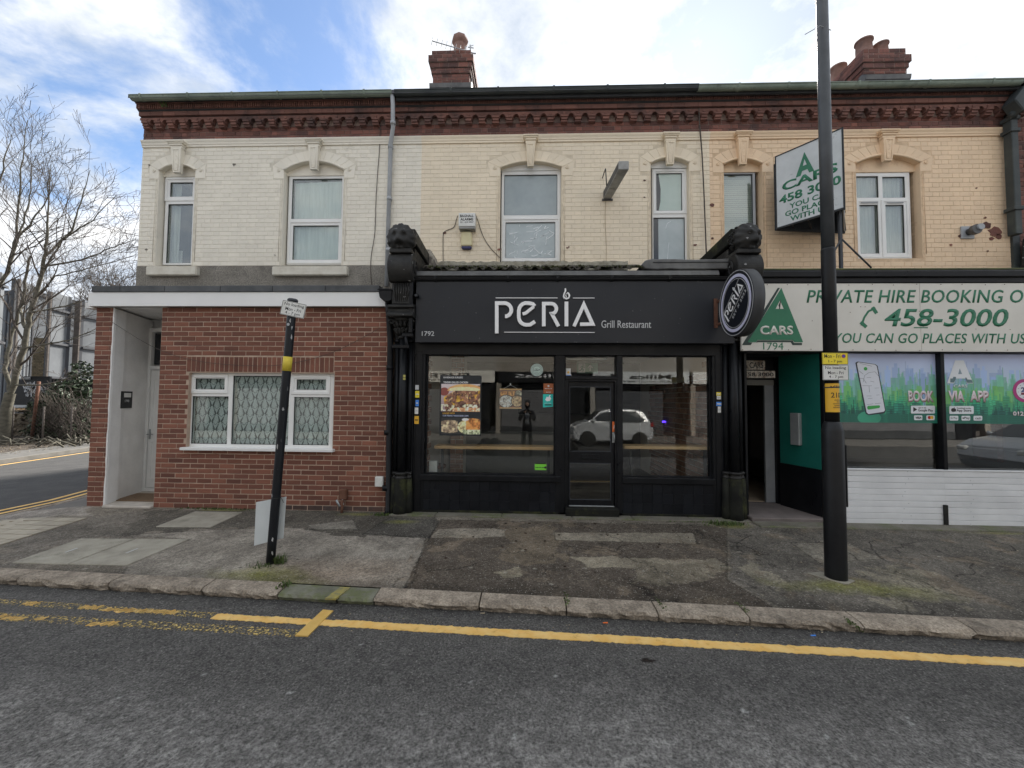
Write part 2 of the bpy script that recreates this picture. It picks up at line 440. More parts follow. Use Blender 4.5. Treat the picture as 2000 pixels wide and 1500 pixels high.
m_gutterblk = pm('dark_old_gutter', (0.028, 0.036, 0.04), (0.055, 0.065, 0.062), 2, 0.65, bump=0.3, bscale=20, dirt=((0.10, 0.13, 0.09), 2, 0.6, 0.6))
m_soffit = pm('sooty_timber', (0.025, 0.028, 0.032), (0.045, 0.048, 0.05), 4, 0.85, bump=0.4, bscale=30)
m_glass = glass_mat('window_glass', 0.07)
m_glassdk = glass_mat('shop_glass', 0.052, (0.95, 0.97, 0.96), 0.0, 0.06)
m_frost = pm('milky_obscured_glass', (0.30, 0.35, 0.36), (0.36, 0.41, 0.42), 3, 0.16, rvar=0.03, spec=0.7, dirt=((0.44, 0.48, 0.48), 1.2, 0.55, 0.5))
m_frostw = pm('pale_film_glass', (0.38, 0.44, 0.45), (0.46, 0.52, 0.53), 3, 0.2, spec=0.7)
m_greenfilm = pm('pale_green_film', (0.48, 0.58, 0.53), (0.53, 0.62, 0.57), 3, 0.3)
m_scratch = pm('white_tape_scraps', (0.80, 0.84, 0.86), None, 1, 0.5)
m_dark = pm('dark_room', (0.02, 0.02, 0.02), None, 1, 0.9)
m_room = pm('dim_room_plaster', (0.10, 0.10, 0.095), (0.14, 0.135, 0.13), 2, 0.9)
m_curt = pm('white_net_curtain', (0.56, 0.60, 0.60), (0.68, 0.72, 0.72), 5, 0.9, stretch=(5, 5, 0.35), bump=0.6, bscale=7, bdist=0.03)
m_curtd = pm('pale_grey_curtain', (0.42, 0.42, 0.40), (0.60, 0.60, 0.58), 6, 0.9, stretch=(6, 6, 0.2), bump=0.6, bscale=8, bdist=0.03)
m_lace = pm('lace_curtain', (1, 1, 1), None, 1, 0.9, attr='paint')
m_print = pm('printed_sheet', (1, 1, 1), None, 1, 0.35, attr='paint')
m_wood = pm('oiled_pine', (0.62, 0.38, 0.18), (0.74, 0.50, 0.27), 3, 0.5, stretch=(0.3, 6, 6))
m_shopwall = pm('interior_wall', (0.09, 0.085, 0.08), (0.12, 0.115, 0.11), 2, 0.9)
m_intbrick = pm('brown_interior_brick', (0.30, 0.16, 0.11), (0.46, 0.27, 0.19), 3, 0.85, bump=0.5, bscale=40, rnd=0.35, rndmix=True)
m_intmort = pm('pale_interior_mortar', (0.72, 0.66, 0.58), None, 1, 0.9)
m_pavement = pm('pavement_asphalt', (1, 1, 1), None, 1, 0.92, spec=.2, attr='paint', bump=1.0, bscale=120, bdist=0.014, speck=(105, 0.93, (0.34, 0.32, 0.28), 0.7), grain=(60, 0.55, 1.5))
m_road = pm('road_asphalt', (1, 1, 1), None, 1, 0.85, spec=.25, attr='paint', bump=1.0, bscale=75, bdist=0.03, speck=(120, 0.92, (0.34, 0.33, 0.30), 0.5), grain=(62, 0.42, 1.65))
m_kerb = pm('granite_kerb', (0.24, 0.20, 0.155), (0.42, 0.355, 0.28), 7, 0.9, bump=1.0, bscale=32, rnd=0.12, dirt=((0.09, 0.075, 0.06), 5, 0.56, 0.6), bdist=0.03, grain=(55, 0.6, 1.4))
m_kerbc = pm('mossy_concrete_kerb', (0.13, 0.13, 0.095), (0.20, 0.20, 0.15), 7, 0.9, bump=0.8, bscale=40, dirt=((0.12, 0.14, 0.05), 6, 0.48, 0.7))
m_concrete = pm('worn_concrete', (0.27, 0.25, 0.20), (0.38, 0.355, 0.29), 5, 0.9, bump=0.6, bscale=90, speck=(160, 0.85, (0.38, 0.36, 0.32), 0.6), dirt=((0.12, 0.12, 0.08), 4, 0.56, 0.5))
m_mossconc = pm('mossy_concrete_strip', (0.13, 0.12, 0.095), (0.19, 0.175, 0.14), 4, 0.92, bump=0.6, bscale=80, dirt=((0.10, 0.12, 0.04), 2.2, 0.50, 0.75), speck=(170, 0.93, (0.3, 0.29, 0.26), 0.7))
m_asph = pm('plain_asphalt', (0.045, 0.045, 0.045), (0.07, 0.069, 0.067), 3, 0.85, bump=0.8, bscale=120)
m_earth = pm('bare_earth_litter', (0.045, 0.036, 0.028), (0.10, 0.08, 0.06), 9, 0.95, bump=1.0, bscale=20, bdist=0.05)
m_weed = pm('weed_green', (0.05, 0.08, 0.02), (0.11, 0.15, 0.045), 20, 0.8, rnd=0.35)
m_bark = pm('grey_green_bark', (0.075, 0.07, 0.052), (0.14, 0.13, 0.10), 5, 0.9, bump=0.6, bscale=25, stretch=(1, 1, 2))
m_twig = pm('dark_twig', (0.055, 0.045, 0.04), (0.10, 0.085, 0.07), 3, 0.9)
m_ivy = pm('ivy_leaf', (0.012, 0.026, 0.010), (0.032, 0.058, 0.02), 6, 0.55, rnd=0.5)
def tworn():
    m = pm('worn_yellow_line', (0.80, 0.47, 0.12), (0.84, 0.58, 0.22), 9, 0.75, bump=0.6, bscale=60, dirt=((0.45, 0.24, 0.05), 14, 0.55, 0.5))
    return m
m_yellow = tworn()
def ghost_mat():
    m = pm('worn_away_yellow_line', (0.62, 0.45, 0.15), (0.52, 0.40, 0.16), 20, 0.85)
    nt = m.node_tree; ns = nt.nodes; o = ns['Material Output']; b = ns['Principled BSDF']
    t = ns.new('ShaderNodeBsdfTransparent'); mxn = ns.new('ShaderNodeMixShader')
    n = ns.new('ShaderNodeTexNoise'); n.inputs['Scale'].default_value = 60; n.inputs['Detail'].default_value = 5
    g = ns.new('ShaderNodeNewGeometry'); nt.links.new(g.outputs['Position'], n.inputs['Vector'])
    r = ns.new('ShaderNodeMapRange'); r.inputs[1].default_value = 0.53; r.inputs[2].default_value = 0.60
    nt.links.new(n.outputs['Fac'], r.inputs[0]); nt.links.new(r.outputs[0], mxn.inputs[0])
    nt.links.new(t.outputs[0], mxn.inputs[1]); nt.links.new(b.outputs[0], mxn.inputs[2]); nt.links.new(mxn.outputs[0], o.inputs[0])
    return m
m_ghost = ghost_mat()
m_post = pm('chipped_black_post_paint', (0.008, 0.010, 0.013), (0.014, 0.016, 0.02), 5, 0.42, spec=.3, bump=0.2, bscale=30, dirt=((0.40, 0.38, 0.36), 7.5, 0.655, 0.8), stretch=(1.4, 1.4, 0.5), speck=(60, 0.985, (0.6, 0.6, 0.6), 0.9))
m_lamppost = pm('black_lamp_post_paint', (0.007, 0.0075, 0.009), (0.013, 0.014, 0.016), 4, 0.4, spec=.3, dirt=((0.10, 0.10, 0.085), 7, 0.66, 0.5), rvar=0.1, bump=0.1, bscale=25)
m_lampgrey = pm('dull_lamp_column', (0.04, 0.045, 0.05), (0.06, 0.066, 0.072), 4, 0.45, rvar=0.1)
m_yplate = pm('yellow_sign_plate', (0.84, 0.68, 0.03), (0.78, 0.62, 0.04), 6, 0.45)
m_oplate = pm('orange_sign_plate', (0.75, 0.42, 0.03), None, 6, 0.45)
m_wplate = pm('white_sign_plate', (0.76, 0.76, 0.74), (0.66, 0.66, 0.62), 8, 0.45, dirt=((0.35, 0.33, 0.28), 10, 0.64, 0.5))
m_ink = pm('black_ink', (0.02, 0.02, 0.02), None, 1, 0.5)
m_board = pm('pale_corrugated_plastic', (0.68, 0.72, 0.73), (0.62, 0.66, 0.67), 3, 0.4)
m_green = pm('green_sign_paint', (0.012, 0.15, 0.075), (0.02, 0.18, 0.09), 4, 0.45)
m_dgreen = pm('dark_green_outline', (0.012, 0.035, 0.03), None, 4, 0.45)
m_cream = pm('off_white_sign_board', (0.70, 0.68, 0.62), (0.64, 0.62, 0.56), 1.5, 0.5, dirt=((0.45, 0.43, 0.37), 4, 0.66, 0.4))
m_oldsign = pm('mildewed_white_sign', (0.62, 0.65, 0.66), (0.52, 0.55, 0.56), 3, 0.5, dirt=((0.22, 0.23, 0.22), 5, 0.60, 0.7))
m_teal = pm('teal_wall_paint', (0.006, 0.12, 0.095), (0.008, 0.14, 0.11), 3, 0.5)
m_slat = pm('white_painted_boards', (0.78, 0.79, 0.80), (0.70, 0.71, 0.72), 3, 0.45, rnd=0.05, dirt=((0.45, 0.44, 0.42), 7, 0.66, 0.5))
m_pwall = pm('flaking_white_plaster', (0.82, 0.81, 0.79), (0.72, 0.71, 0.69), 3, 0.8, bump=0.6, bscale=25, dirt=((0.25, 0.22, 0.19), 7, 0.665, 0.8))
m_mat = pm('coir_doormat', (0.16, 0.10, 0.06), (0.22, 0.15, 0.09), 50, 0.95, bump=0.8, bscale=200)
m_floor = pm('pale_wood_floor', (0.34, 0.27, 0.19), (0.42, 0.34, 0.25), 5, 0.5)
m_shaft = pm('grey_steel_box', (0.32, 0.34, 0.34), (0.42, 0.44, 0.44), 4, 0.4, metal=0.4)
m_lamplens = pm('yellowed_lens', (0.72, 0.66, 0.42), (0.66, 0.58, 0.34), 8, 0.4)
m_navy = pm('dark_blue_lens', (0.02, 0.02, 0.10), None, 1, 0.3)
m_fluo = pm('grimy_light_housing', (0.26, 0.26, 0.25), (0.42, 0.42, 0.40), 5, 0.55, dirt=((0.12, 0.12, 0.11), 6, 0.58, 0.6))
m_fluodk = pm('dark_light_side', (0.06, 0.06, 0.06), (0.1, 0.1, 0.1), 5, 0.6)
m_rust = pm('rusty_iron', (0.10, 0.04, 0.022), (0.17, 0.08, 0.05), 10, 0.85)
m_pot = pm('clay_chimney_pot', (0.20, 0.11, 0.085), (0.28, 0.17, 0.14), 6, 0.85, dirt=((0.10, 0.08, 0.08), 4, 0.55, 0.6))
m_hoard = pm('galvanised_sheet', (0.10, 0.112, 0.125), (0.15, 0.165, 0.18), 0.8, 0.6)
m_hoarddk = pm('dark_steel_frame', (0.05, 0.055, 0.065), None, 1, 0.7)
m_post2 = pm('weathered_timber_post', (0.11, 0.095, 0.085), (0.17, 0.15, 0.135), 5, 0.9)
m_graf = pm('graffiti_grey', (0.5, 0.52, 0.55), None, 1, 0.7)
m_carw = pm('white_car_paint', (0.55, 0.57, 0.59), None, 1, 0.25, coat=0.6)
m_cars = pm('silver_car_paint', (0.34, 0.36, 0.38), None, 1, 0.3, metal=0.5, coat=0.5)
m_tyre = pm('tyre_rubber', (0.02, 0.02, 0.02), None, 1, 0.85)
m_rim = pm('alloy_rim', (0.3, 0.3, 0.31), None, 1, 0.35, metal=0.8)
m_carglass = pm('dark_car_glass', (0.02, 0.025, 0.03), None, 1, 0.08, spec=0.8)
m_redl = pm('red_lamp_lens', (0.45, 0.02, 0.02), None, 1, 0.2)
m_skin = pm('skin', (0.48, 0.30, 0.22), None, 1, 0.6)
m_jacket = pm('dark_jacket', (0.02, 0.022, 0.028), None, 1, 0.8)
m_jeans = pm('dark_trousers', (0.03, 0.035, 0.05), None, 1, 0.85)
m_tshirt = pm('pale_tshirt', (0.4, 0.42, 0.45), None, 1, 0.85)
m_orange = pm('orange_sticker', (0.75, 0.16, 0.03), None, 1, 0.4)
m_turq = pm('turquoise_sticker', (0.02, 0.55, 0.48), None, 1, 0.4)
m_limeg = pm('lime_sticker', (0.22, 0.72, 0.06), None, 1, 0.4)
m_blue = pm('blue_sticker', (0.06, 0.25, 0.75), None, 1, 0.4)
m_opp = pm('beige_render', (0.24, 0.215, 0.18), (0.29, 0.26, 0.225), 1.5, 0.9)
m_opp2 = pm('pale_render', (0.27, 0.255, 0.23), (0.32, 0.305, 0.28), 1.5, 0.9)
m_shutter = pm('steel_shutter', (0.10, 0.10, 0.105), (0.14, 0.14, 0.145), 2, 0.6)
# ================================================================== GROUND
Y_F = 6.2       # street front of extension and shopfronts
Y_U = 7.5       # upper floor brick face
def yk(x): return 3.565-0.0535*x            # kerb face line
def yb(x): return yk(x)+0.20                # back of kerb stones
def zp(x, y):                               # pavement height: falls to the kerb, dropped at the corner
    t = np.clip((Y_F-y)/(Y_F-yb(x)), 0, 1); return -0.05*t-0.105*np.clip((-7.0-x)/1.05, 0, 1)*(1-.45*t)
def zr(x, y): return -0.122+0.022*np.clip(yk(x)-y, 0, 3.2)-0.022*np.clip(-y-0.0+0.4, 0, 4)   # cambered road

box('ground', m_earth, -120, 120, -60, 160, -1.2, -0.45, None, 0, kind='structure')

# main road, painted sheet
def road_col(X, Y):
    a = vnoise(X, Y, 0.8, 1, 5); b = vnoise(X, Y, 9, 2, 4); c = vnoise(X, Y, 34, 3, 3)
    worn = np.clip((2.75-Y+.6*(a-0.5))/1.4, 0, 1)         # lighter towards the near edge of the road
    base = 0.052+0.012*a+0.030*(c-0.5)+.02*(b-.5)
    near_tone = 0.150+0.60*np.clip((b*0.3+c*0.7)-0.45, 0, .3)
    v = base*(1-worn*0.9)+near_tone*worn*0.9; v = np.clip(v*2.1, .035, 1)
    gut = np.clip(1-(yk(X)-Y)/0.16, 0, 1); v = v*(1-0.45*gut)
    rgb = np.stack([v*1.06, v*1.02, v*0.96], -1)
    for (px, py, r) in [(1085, 1318, .016), (705, 1256, .014), (1264, 1262, .0), (918, 1330, .012), (1003, 1442, .018), (566, 1354, .014), (1455, 1388, .016), (1770, 1400, .014), (1615, 1440, .014), (395, 1318, .014), (230, 1365, .014), (1780, 1414, .012)]:
        gx, gy = G(px, py, -0.1); d = np.hypot(X-gx, (Y-gy)*1.2)+0.02*(vnoise(X, Y, 40, 9, 2)-0.5)
        rgb[d < r] = (0.42, 0.42, 0.40)
    gx, gy = G(1264, 1290, -0.11); d = np.hypot((X-gx)*0.6, Y-gy)+0.03*(vnoise(X, Y, 30, 19, 2)-0.5)
    rgb[d < .03] = (0.025, 0.018, 0.014)
    return rgb
def grid_fun(name, m, xs, yfun0, yfun1, n, zf, colf, **k):
    X = np.repeat(xs[None, :], n, 0); t = np.linspace(0, 1, n)[:, None]
    Y = yfun0(xs)[None, :]*(1-t)+yfun1(xs)[None, :]*t
    Z = zf(X, Y)
    co = np.stack([X, Y, Z], -1)
    return grid_mesh(name, m, co, colf(X, Y), None, **k)
xs = np.linspace(-8.0, 8.0, 800)
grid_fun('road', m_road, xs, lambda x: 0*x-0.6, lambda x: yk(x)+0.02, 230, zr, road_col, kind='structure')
MB().flat([(-40, -5.6), (40, -5.6), (40, -0.6), (-40, -0.6)], -0.3, zr(0, -0.6)-0.004).build('road_far_lane', m_asph, kind='structure')
MB().flat([(8, -0.6), (40, -0.6), (40, yk(40)), (8, yk(8))], -0.3, -0.13).build('road_right_stretch', m_asph, kind='structure')
# left: road mouth + side road
MB().flat([(-40, -0.6), (-8, -0.6), (-8, 4.0), (-8.05, 5.2), (-8.05, 7.0), (-9.9, 14), (-13.5, 30), (-20.5, 30), (-15.35, 14), (-14.2, 9.6), (-14.6, 6.2), (-18, 4.2), (-40, 4.2)], -0.35, -0.128).build('side_road', m_asph, kind='structure')
far = [(-14.2, 9.6), (-15.35, 14), (-20.5, 30)]
MB().flat([(-14.35, 9.6), (-15.5, 14), (-20.65, 30), (-22.2, 30), (-16.9, 14), (-15.7, 9.2), (-16.6, 6.5), (-19, 5.2), (-40, 5.2), (-40, 4.3), (-18, 4.3), (-14.75, 6.3)], -0.3, -0.03).build('far_pavement', pm('far_pavement', (0.10, 0.097, 0.09), (0.14, 0.135, 0.125), 3, 0.9), kind='structure')
mb = MB(); pts = [(-40, 4.2), (-18, 4.2), (-14.6, 6.2), (-14.2, 9.6), (-15.35, 14), (-20.5, 30)]
for i in range(len(pts)-1):
    a = Vector(pts[i]); b2 = Vector(pts[i+1]); d = (b2-a).normalized(); n_ = Vector((-d.y, d.x))*0.15
    mb.flat([tuple(a), tuple(b2), tuple(b2+n_), tuple(a+n_)], -0.3, -0.018)
mb.build('far_kerb', pm('far_kerb_stone', (.13, .125, .11), (.18, .17, .155), 4, .9), kind='structure')
MB().flat([(-16.0, 14.2), (-21.2, 30), (-60, 60), (-60, 5.2), (-19, 5.2), (-16.6, 6.5), (-15.6, 9.2), (-16.6, 13)], -0.4, -0.034).build('verge', m_earth, kind='structure')

# pavement, painted sheet
def gp(pts, z=-0.03): return [G(a, b, z) for a, b in pts]
PAV = {
 'dark_wall': gp([(300, 998), (850, 1002), (842, 1022), (700, 1052), (560, 1030), (420, 1034), (300, 1040), (230, 1045)]),
 'mid_left': gp([(250, 1045), (420, 1036), (560, 1032), (832, 1052), (800, 1150), (550, 1148), (240, 1120), (250, 1098), (372, 1054)]),
 'patch1': gp([(707, 1046), (760, 1014), (858, 1020), (838, 1052)]),
 'rough': gp([(862, 1018), (1420, 1030), (1420, 1130), (1560, 1210), (780, 1165), (838, 1052)]),
 'band1': gp([(850, 1036), (990, 1036), (985, 1051), (846, 1050)]),
 'band2': gp([(1082, 1042), (1355, 1043), (1362, 1064), (1085, 1056)]),
 'band3': gp([(1105, 1086), (1405, 1094), (1424, 1112), (1300, 1118), (1240, 1112), (1140, 1106)]),
 'gravelly': gp([(985, 1030), (1085, 1030), (1100, 1100), (980, 1100)]),
 'palepatch': gp([(968, 1116), (1010, 1108), (1022, 1120), (985, 1126)]),
 'pale4': gp([(1240, 1100), (1420, 1108), (1330, 1150), (1270, 1140)]),
 'utility': gp([(600, 1028), (690, 1018), (700, 1036), (615, 1036)]),
 'right': gp([(1425, 1030), (2100, 1045), (2100, 1240), (1560, 1200), (1425, 1130)]),
 'rp1': gp([(1545, 1062), (1650, 1060), (1725, 1092), (1600, 1100)]),
 'rp2': gp([(1440, 1098), (1500, 1104), (1540, 1150), (1500, 1150)]),
 'rp3': gp([(1690, 1160), (1720, 1158), (1790, 1182), (1750, 1186)]),
 'rp4': gp([(1690, 1106), (1760, 1102), (1930, 1185), (1880, 1182), (1800, 1168)]),
 'left_dark': gp([(0, 1060), (170, 1012), (305, 1000), (300, 1040), (160, 1052), (20, 1100), (0, 1100)]),
 'left_smooth': gp([(-200, 985), (170, 960), (175, 1010), (0, 1012), (-200, 1010)]),
}
JX = [(-2.9, 4.3)]
def pav_col(X, Y):
    wx = X+0.11*(vnoise(X, Y, 6, 21, 5)-0.5)*2; wy = Y+0.11*(vnoise(X, Y, 6, 22, 5)-0.5)*2
    a = vnoise(X, Y, 1.1, 5, 5); b = vnoise(X, Y, 5, 6, 5); c = vnoise(X, Y, 30, 7, 3)
    col = np.zeros(X.shape+(3,)); col[:] = (0.115, 0.105, 0.092)
    def setp(k, rgb, wob=1.0, soft=None):
        x_, y_ = (wx, wy) if wob else (X, Y)
        if wob and wob != 1.0: x_ = X+(wx-X)*wob; y_ = Y+(wy-Y)*wob
        mk = inpoly(x_, y_, PAV[k]); col[mk] = rgb
    setp('left_dark', (0.095, 0.088, 0.08), 4); setp('left_smooth', (0.16, 0.15, 0.14), 1)
    setp('mid_left', (0.155, 0.145, 0.132), .4); setp('dark_wall', (0.062, 0.058, 0.052), 1.5)
    setp('utility', (0.12, 0.115, 0.105), .3); setp('patch1', (0.050, 0.048, 0.045), .3)
    setp('rough', (0.058, 0.050, 0.043), .4); setp('gravelly', (0.090, 0.076, 0.06), 2); setp('band1', (0.15, 0.138, 0.12), .8)
    setp('band2', (0.14, 0.128, 0.108), .4); setp('band3', (0.135, 0.123, 0.10), 1.0); setp('palepatch', (0.13, 0.12, 0.095), 1.0); setp('pale4', (0.10, 0.09, 0.073), 3)
    setp('right', (0.076, 0.071, 0.065), .4); setp('rp1', (0.115, 0.108, 0.095), 1); setp('rp2', (0.12, 0.112, 0.092), 2.4); setp('rp3', (0.125, 0.116, 0.098), 1.5); setp('rp4', (0.115, 0.107, 0.088), 3)
    # bleached sandy area by the leaning post
    gx, gy = G(650, 1120, -.04); d = np.hypot((X-gx)/1.15, (Y-gy)/0.42)+0.7*(b-0.5)
    f = np.clip(1.1-d, 0, 1)[..., None]; col = col*(1-f*0.75)+np.array((0.20, 0.165, 0.135))*f*0.75
    st_ = vnoise(X, Y, 1.7, 61, 6); f = np.clip((st_-.53)*6, 0, 1)[..., None]*.4; col = col*(1-f)+col*.5*f
    pk = vnoise(X, Y, 3.3, 63, 5); f = (np.clip((pk-.60)*9, 0, 1)*(X > -1.3))[..., None]*.6; col = col*(1-f)+np.array((.115, .095, .075))*f
    # moss
    for (px, py, sx, sy, am) in [(500, 1118, .55, .22, .9), (560, 1135, .5, .15, .7), (1640, 1142, .7, .22, .8), (1760, 1150, .5, .2, .6), (790, 1022, .3, .12, .8), (700, 1008, .35, .1, .8), (1425, 1030, .35, .16, .9), (430, 1000, .5, .06, .9), (1960, 1045, .6, .08, .7)]:
        gx, gy = G(px, py, -.03); d = np.hypot((X-gx)/sx, (Y-gy)/sy)+1.0*(b-0.5)
        f = (np.clip(1.0-d, 0, 1)*am)[..., None]; col = col*(1-f)+np.array((0.115, 0.12, 0.035))*f
    # darker towards the kerb, unevenly
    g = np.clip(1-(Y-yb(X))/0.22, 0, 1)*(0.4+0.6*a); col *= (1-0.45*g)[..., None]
    # cracks in the rough stretch
    cr = np.abs(vnoise(X, Y, 2.6, 31, 3)-0.5); mk = (cr < 0.008) & (X > -1.3) & (X < 4) ; col[mk] *= 0.55
    rs_ = np.random.default_rng(5)
    for i in range(16):
        x0_ = rs_.uniform(-1.2, 6.5); y0_ = rs_.uniform(3.9, 5.7); an = rs_.uniform(0, 6.3)
        for k in range(6):
            an += rs_.normal(0, .6); ln = rs_.uniform(.07, .2); x1_ = x0_+ln*math.cos(an); y1_ = y0_+ln*math.sin(an)
            bx = (X > min(x0_, x1_)-.03) & (X < max(x0_, x1_)+.03); Xs, Ys_ = X[bx], Y[bx]; dv = np.array((x1_-x0_, y1_-y0_)); t = np.clip(((Xs-x0_)*dv[0]+(Ys_-y0_)*dv[1])/(dv@dv), 0, 1)
            cc = col[bx]; cc[np.hypot(Xs-x0_-t*dv[0], Ys_-y0_-t*dv[1]) < .009] *= .42; col[bx] = cc; x0_, y0_ = x1_, y1_
    for i in range(170):
        x0_ = rs_.uniform(-6, 6.8); y0_ = rs_.uniform(3.85, 6.0); r0_ = rs_.uniform(.010, .024); d = np.hypot(X-x0_, Y-y0_) < r0_; col[d] = col[d]*.3+np.array((.03, .028, .026) if i % 3 else (.17, .165, .15))*.7
    # seams
    for k in ('mid_left', 'patch1', 'utility', 'rough', 'band2', 'rp1'):
        poly = PAV[k]
        for i in range(len(poly)):
            p = np.array(poly[i]); q = np.array(poly[(i+1) % len(poly)]); dv = q-p; t = np.clip(((X-p[0])*dv[0]+(Y-p[1])*dv[1])/(dv@dv+1e-9), 0, 1)
            dd = np.hypot(X-p[0]-t*dv[0], Y-p[1]-t*dv[1]); col[dd < 0.010] *= 0.55
    v = (0.55+0.9*b)*(0.8+0.4*a)*(0.62+0.76*c)
    return np.clip(col*v[..., None]*1.85*np.array((1.04, 1.0, .92)), .02, 1)
xs = np.linspace(-8.05, 7.5, 1000)
def ynear(x):                                # kerb back line with the corner radius at the left
    y = yb(x)
    cxx, cyy, rr = -6.15, 5.75, 1.75
    lf = x < cxx
    xx = np.clip(x, cxx-rr, None)
    arc = cyy-np.sqrt(np.maximum(rr*rr-(xx-cxx)**2, 0))
    return np.where(lf, np.maximum(arc, y), y)
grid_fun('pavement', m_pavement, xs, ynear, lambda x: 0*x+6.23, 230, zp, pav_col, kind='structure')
# pavement beyond the building line on the corner (side road footway)
gx0 = [(-6.9, 6.23), (-7.93, 6.23), (-8.05, 7.0), (-9.75, 14), (-13.2, 30), (-12.6, 30), (-7.7, 7.6)]
spm = MB(); spm.add([(-6.85, 6.23, .0), (-7.93, 6.23, -.10), (-8.05, 7.0, -.105), (-9.75, 14, -.06), (-13.2, 30, -.03), (-12.2, 30, 0), (-7.4, 7.6, 0)], [(0, 1, 2, 6)[::-1], (6, 2, 3)[::-1], (6, 3, 4, 5)[::-1]]); spm.build('side_pavement', pm('side_pavement', (0.13, 0.12, 0.108), (0.18, 0.17, 0.15), 2.5, 0.9, bump=0.6, bscale=90), kind='structure')

# kerb stones
kj = [-9.2, -8.2, -7.1, -6.0, -5.03, -4.03, -3.05, -2.29, -1.72, -1.37, -0.40, 0.366, 1.139, 1.889, 2.761, 3.594, 4.5, 5.4, 6.3, 7.3]
kerb = thing('kerb', None, None); kerb['kind'] = 'structure'
def kerb_stone(x0, x1, low=False):
    n = 15; vs = []; fs = []
    rnd_ = random.Random(x0)
    zt = -0.05 if not low else -0.062
    for i in range(n):
        t = i/(n-1); x = x0+0.006+(x1-x0-0.012)*t
        j = lambda a: rnd_.uniform(-a, a)*1.5
        e = 0.012 if i in (0, n-1) else 0.0
        y = yk(x); a_ = 0.005 if low else 0.011
        ring = [(y+0.035+j(a_)*1.4, -0.16), (y+0.012+j(a_)+e, -0.105), (y+0.002+j(a_)+e, zt-0.028), (y+0.022+j(a_)*.6+e, zt-0.004-e*.5), (y+0.05, zt+j(.002)-e*.4), (y+0.198, zt+0.004), (y+0.2, -0.16)]
        vs += [(x, yy, z) for yy, z in ring]
    k = 7
    for i in range(n-1):
        for q in range(k-1):
            fs.append((i*k+q, (i+1)*k+q, (i+1)*k+q+1, i*k+q+1))
    fs.append(tuple(range(k-1, -1, -1))); fs.append(tuple((n-1)*k+q for q in range(k)))
    mb = MB(); mb.add(vs, [f[::-1] for f in fs])
    return mb
for i in range(len(kj)-1):
    x0, x1 = kj[i], kj[i+1]
    low = 7 <= i <= 8
    if x1 < -5.9: continue
    kerb_stone(x0, x1, low).build('kerb_stone', m_kerbc if low else m_kerb, kerb)
# corner kerb curve (off to the left)
mb = MB(); cxx, cyy, rr = -6.15, 5.75, 1.75
for i in range(10):
    a0 = math.pi+(math.pi/2)*i/10; a1 = math.pi+(math.pi/2)*(i+0.97)/10
    if cxx+rr*math.cos(a1) > -5.9: continue
    q = lambda a, r: (cxx+r*math.cos(a), cyy+r*math.sin(a))
    b_ = MB().flat([q(a0, rr), q(a1, rr), q(a1, rr+.15), q(a0, rr+.15)], -0.2, -0.075)
    b_.build('kerb_stone', m_kerb, kerb, 0.01)
for i in range(9):
    a0 = i*0.9+5.8; x_ = lambda y: -8.05 if y < 7 else -8.05-(y-7)*0.243
    MB().flat([(x_(a0)+.0, a0), (x_(a0+.88)+.0, a0+.88), (x_(a0+.88)-.13, a0+.88), (x_(a0)-.13, a0)], -0.2, -0.108 if a0 < 8 else -.06).build('kerb_stone', m_kerb, kerb, 0.01)
kerb_yellow = [(x, y) for x, y in ((-1.80, 3.62), (-1.70, 3.62), (-1.66, 3.84), (-1.76, 3.84))]
MB().flat(kerb_yellow, -0.07, -0.0545).build('kerb_paint_mark', pm('faded_yellow_paint', (0.36, 0.30, 0.08), (0.2, 0.19, 0.10), 25, 0.9), kerb)

# ragged painted lines
def ragged_line(name, m, p0, p1, wd, amp=0.012, step=0.009, z=None, seed=1, gaps=None, parent=None, **k):
    r = np.random.default_rng(seed); a = Vector(p0); b_ = Vector(p1); Ln = (b_-a).length; n = int(Ln/step); d = (b_-a)/Ln; nn = Vector((-d.y, d.x))
    s1 = np.convolve(r.normal(0, .8, n+9), np.ones(3)/3, 'same')[:n+1]; s2 = np.convolve(r.normal(0, .8, n+9), np.ones(3)/3, 'same')[:n+1]
    w1 = np.convolve(r.normal(0, 1, n+60), np.ones(30)/30, 'same')[:n+1]*3
    vs = []; fs = []
    for i in range(n+1):
        p = a+d*(i*Ln/n)
        u = p+nn*(wd/2+s1[i]*amp+w1[i]*amp*.4); v = p-nn*(wd/2+s2[i]*amp-w1[i]*amp*.4)
        for q in (u, v): vs.append((q.x, q.y, float(zr(q.x, q.y))+0.005))
        for q in (u, v): vs.append((q.x, q.y, float(zr(q.x, q.y))-0.002))
    for i in range(n):
        b0 = 4*i
        fs += [(b0, b0+1, b0+5, b0+4), (b0+1, b0+3, b0+7, b0+5), (b0+2, b0, b0+4, b0+6)]
    return MB().add(vs, fs).build(name, m, parent, **k)
zl = -0.115
YM = thing('road_markings', None, None); YM['kind'] = 'structure'
def yl(px, py): return G(px, py, -0.118)
def mid(p, q): return ((p[0]+q[0])/2, (p[1]+q[1])/2)
A0 = mid(yl(650, 1211), yl(650, 1225)); A1 = mid(yl(1350, 1251), yl(1350, 1265)); A2 = mid(yl(2000, 1288), yl(2000, 1304))
ragged_line('yellow_line', m_yellow, A0, A1, 0.098, 0.008, seed=3, parent=YM)
dA = Vector(A2)-Vector(A1); A3 = tuple(Vector(A1)+dA*2.2)
ragged_line('yellow_line', m_yellow, A1, A3, 0.098, 0.008, seed=4, parent=YM)
B0 = mid(yl(418, 1199), yl(418, 1211))
ragged_line('yellow_line', m_yellow, B0, A0, 0.085, 0.010, seed=5, parent=YM)
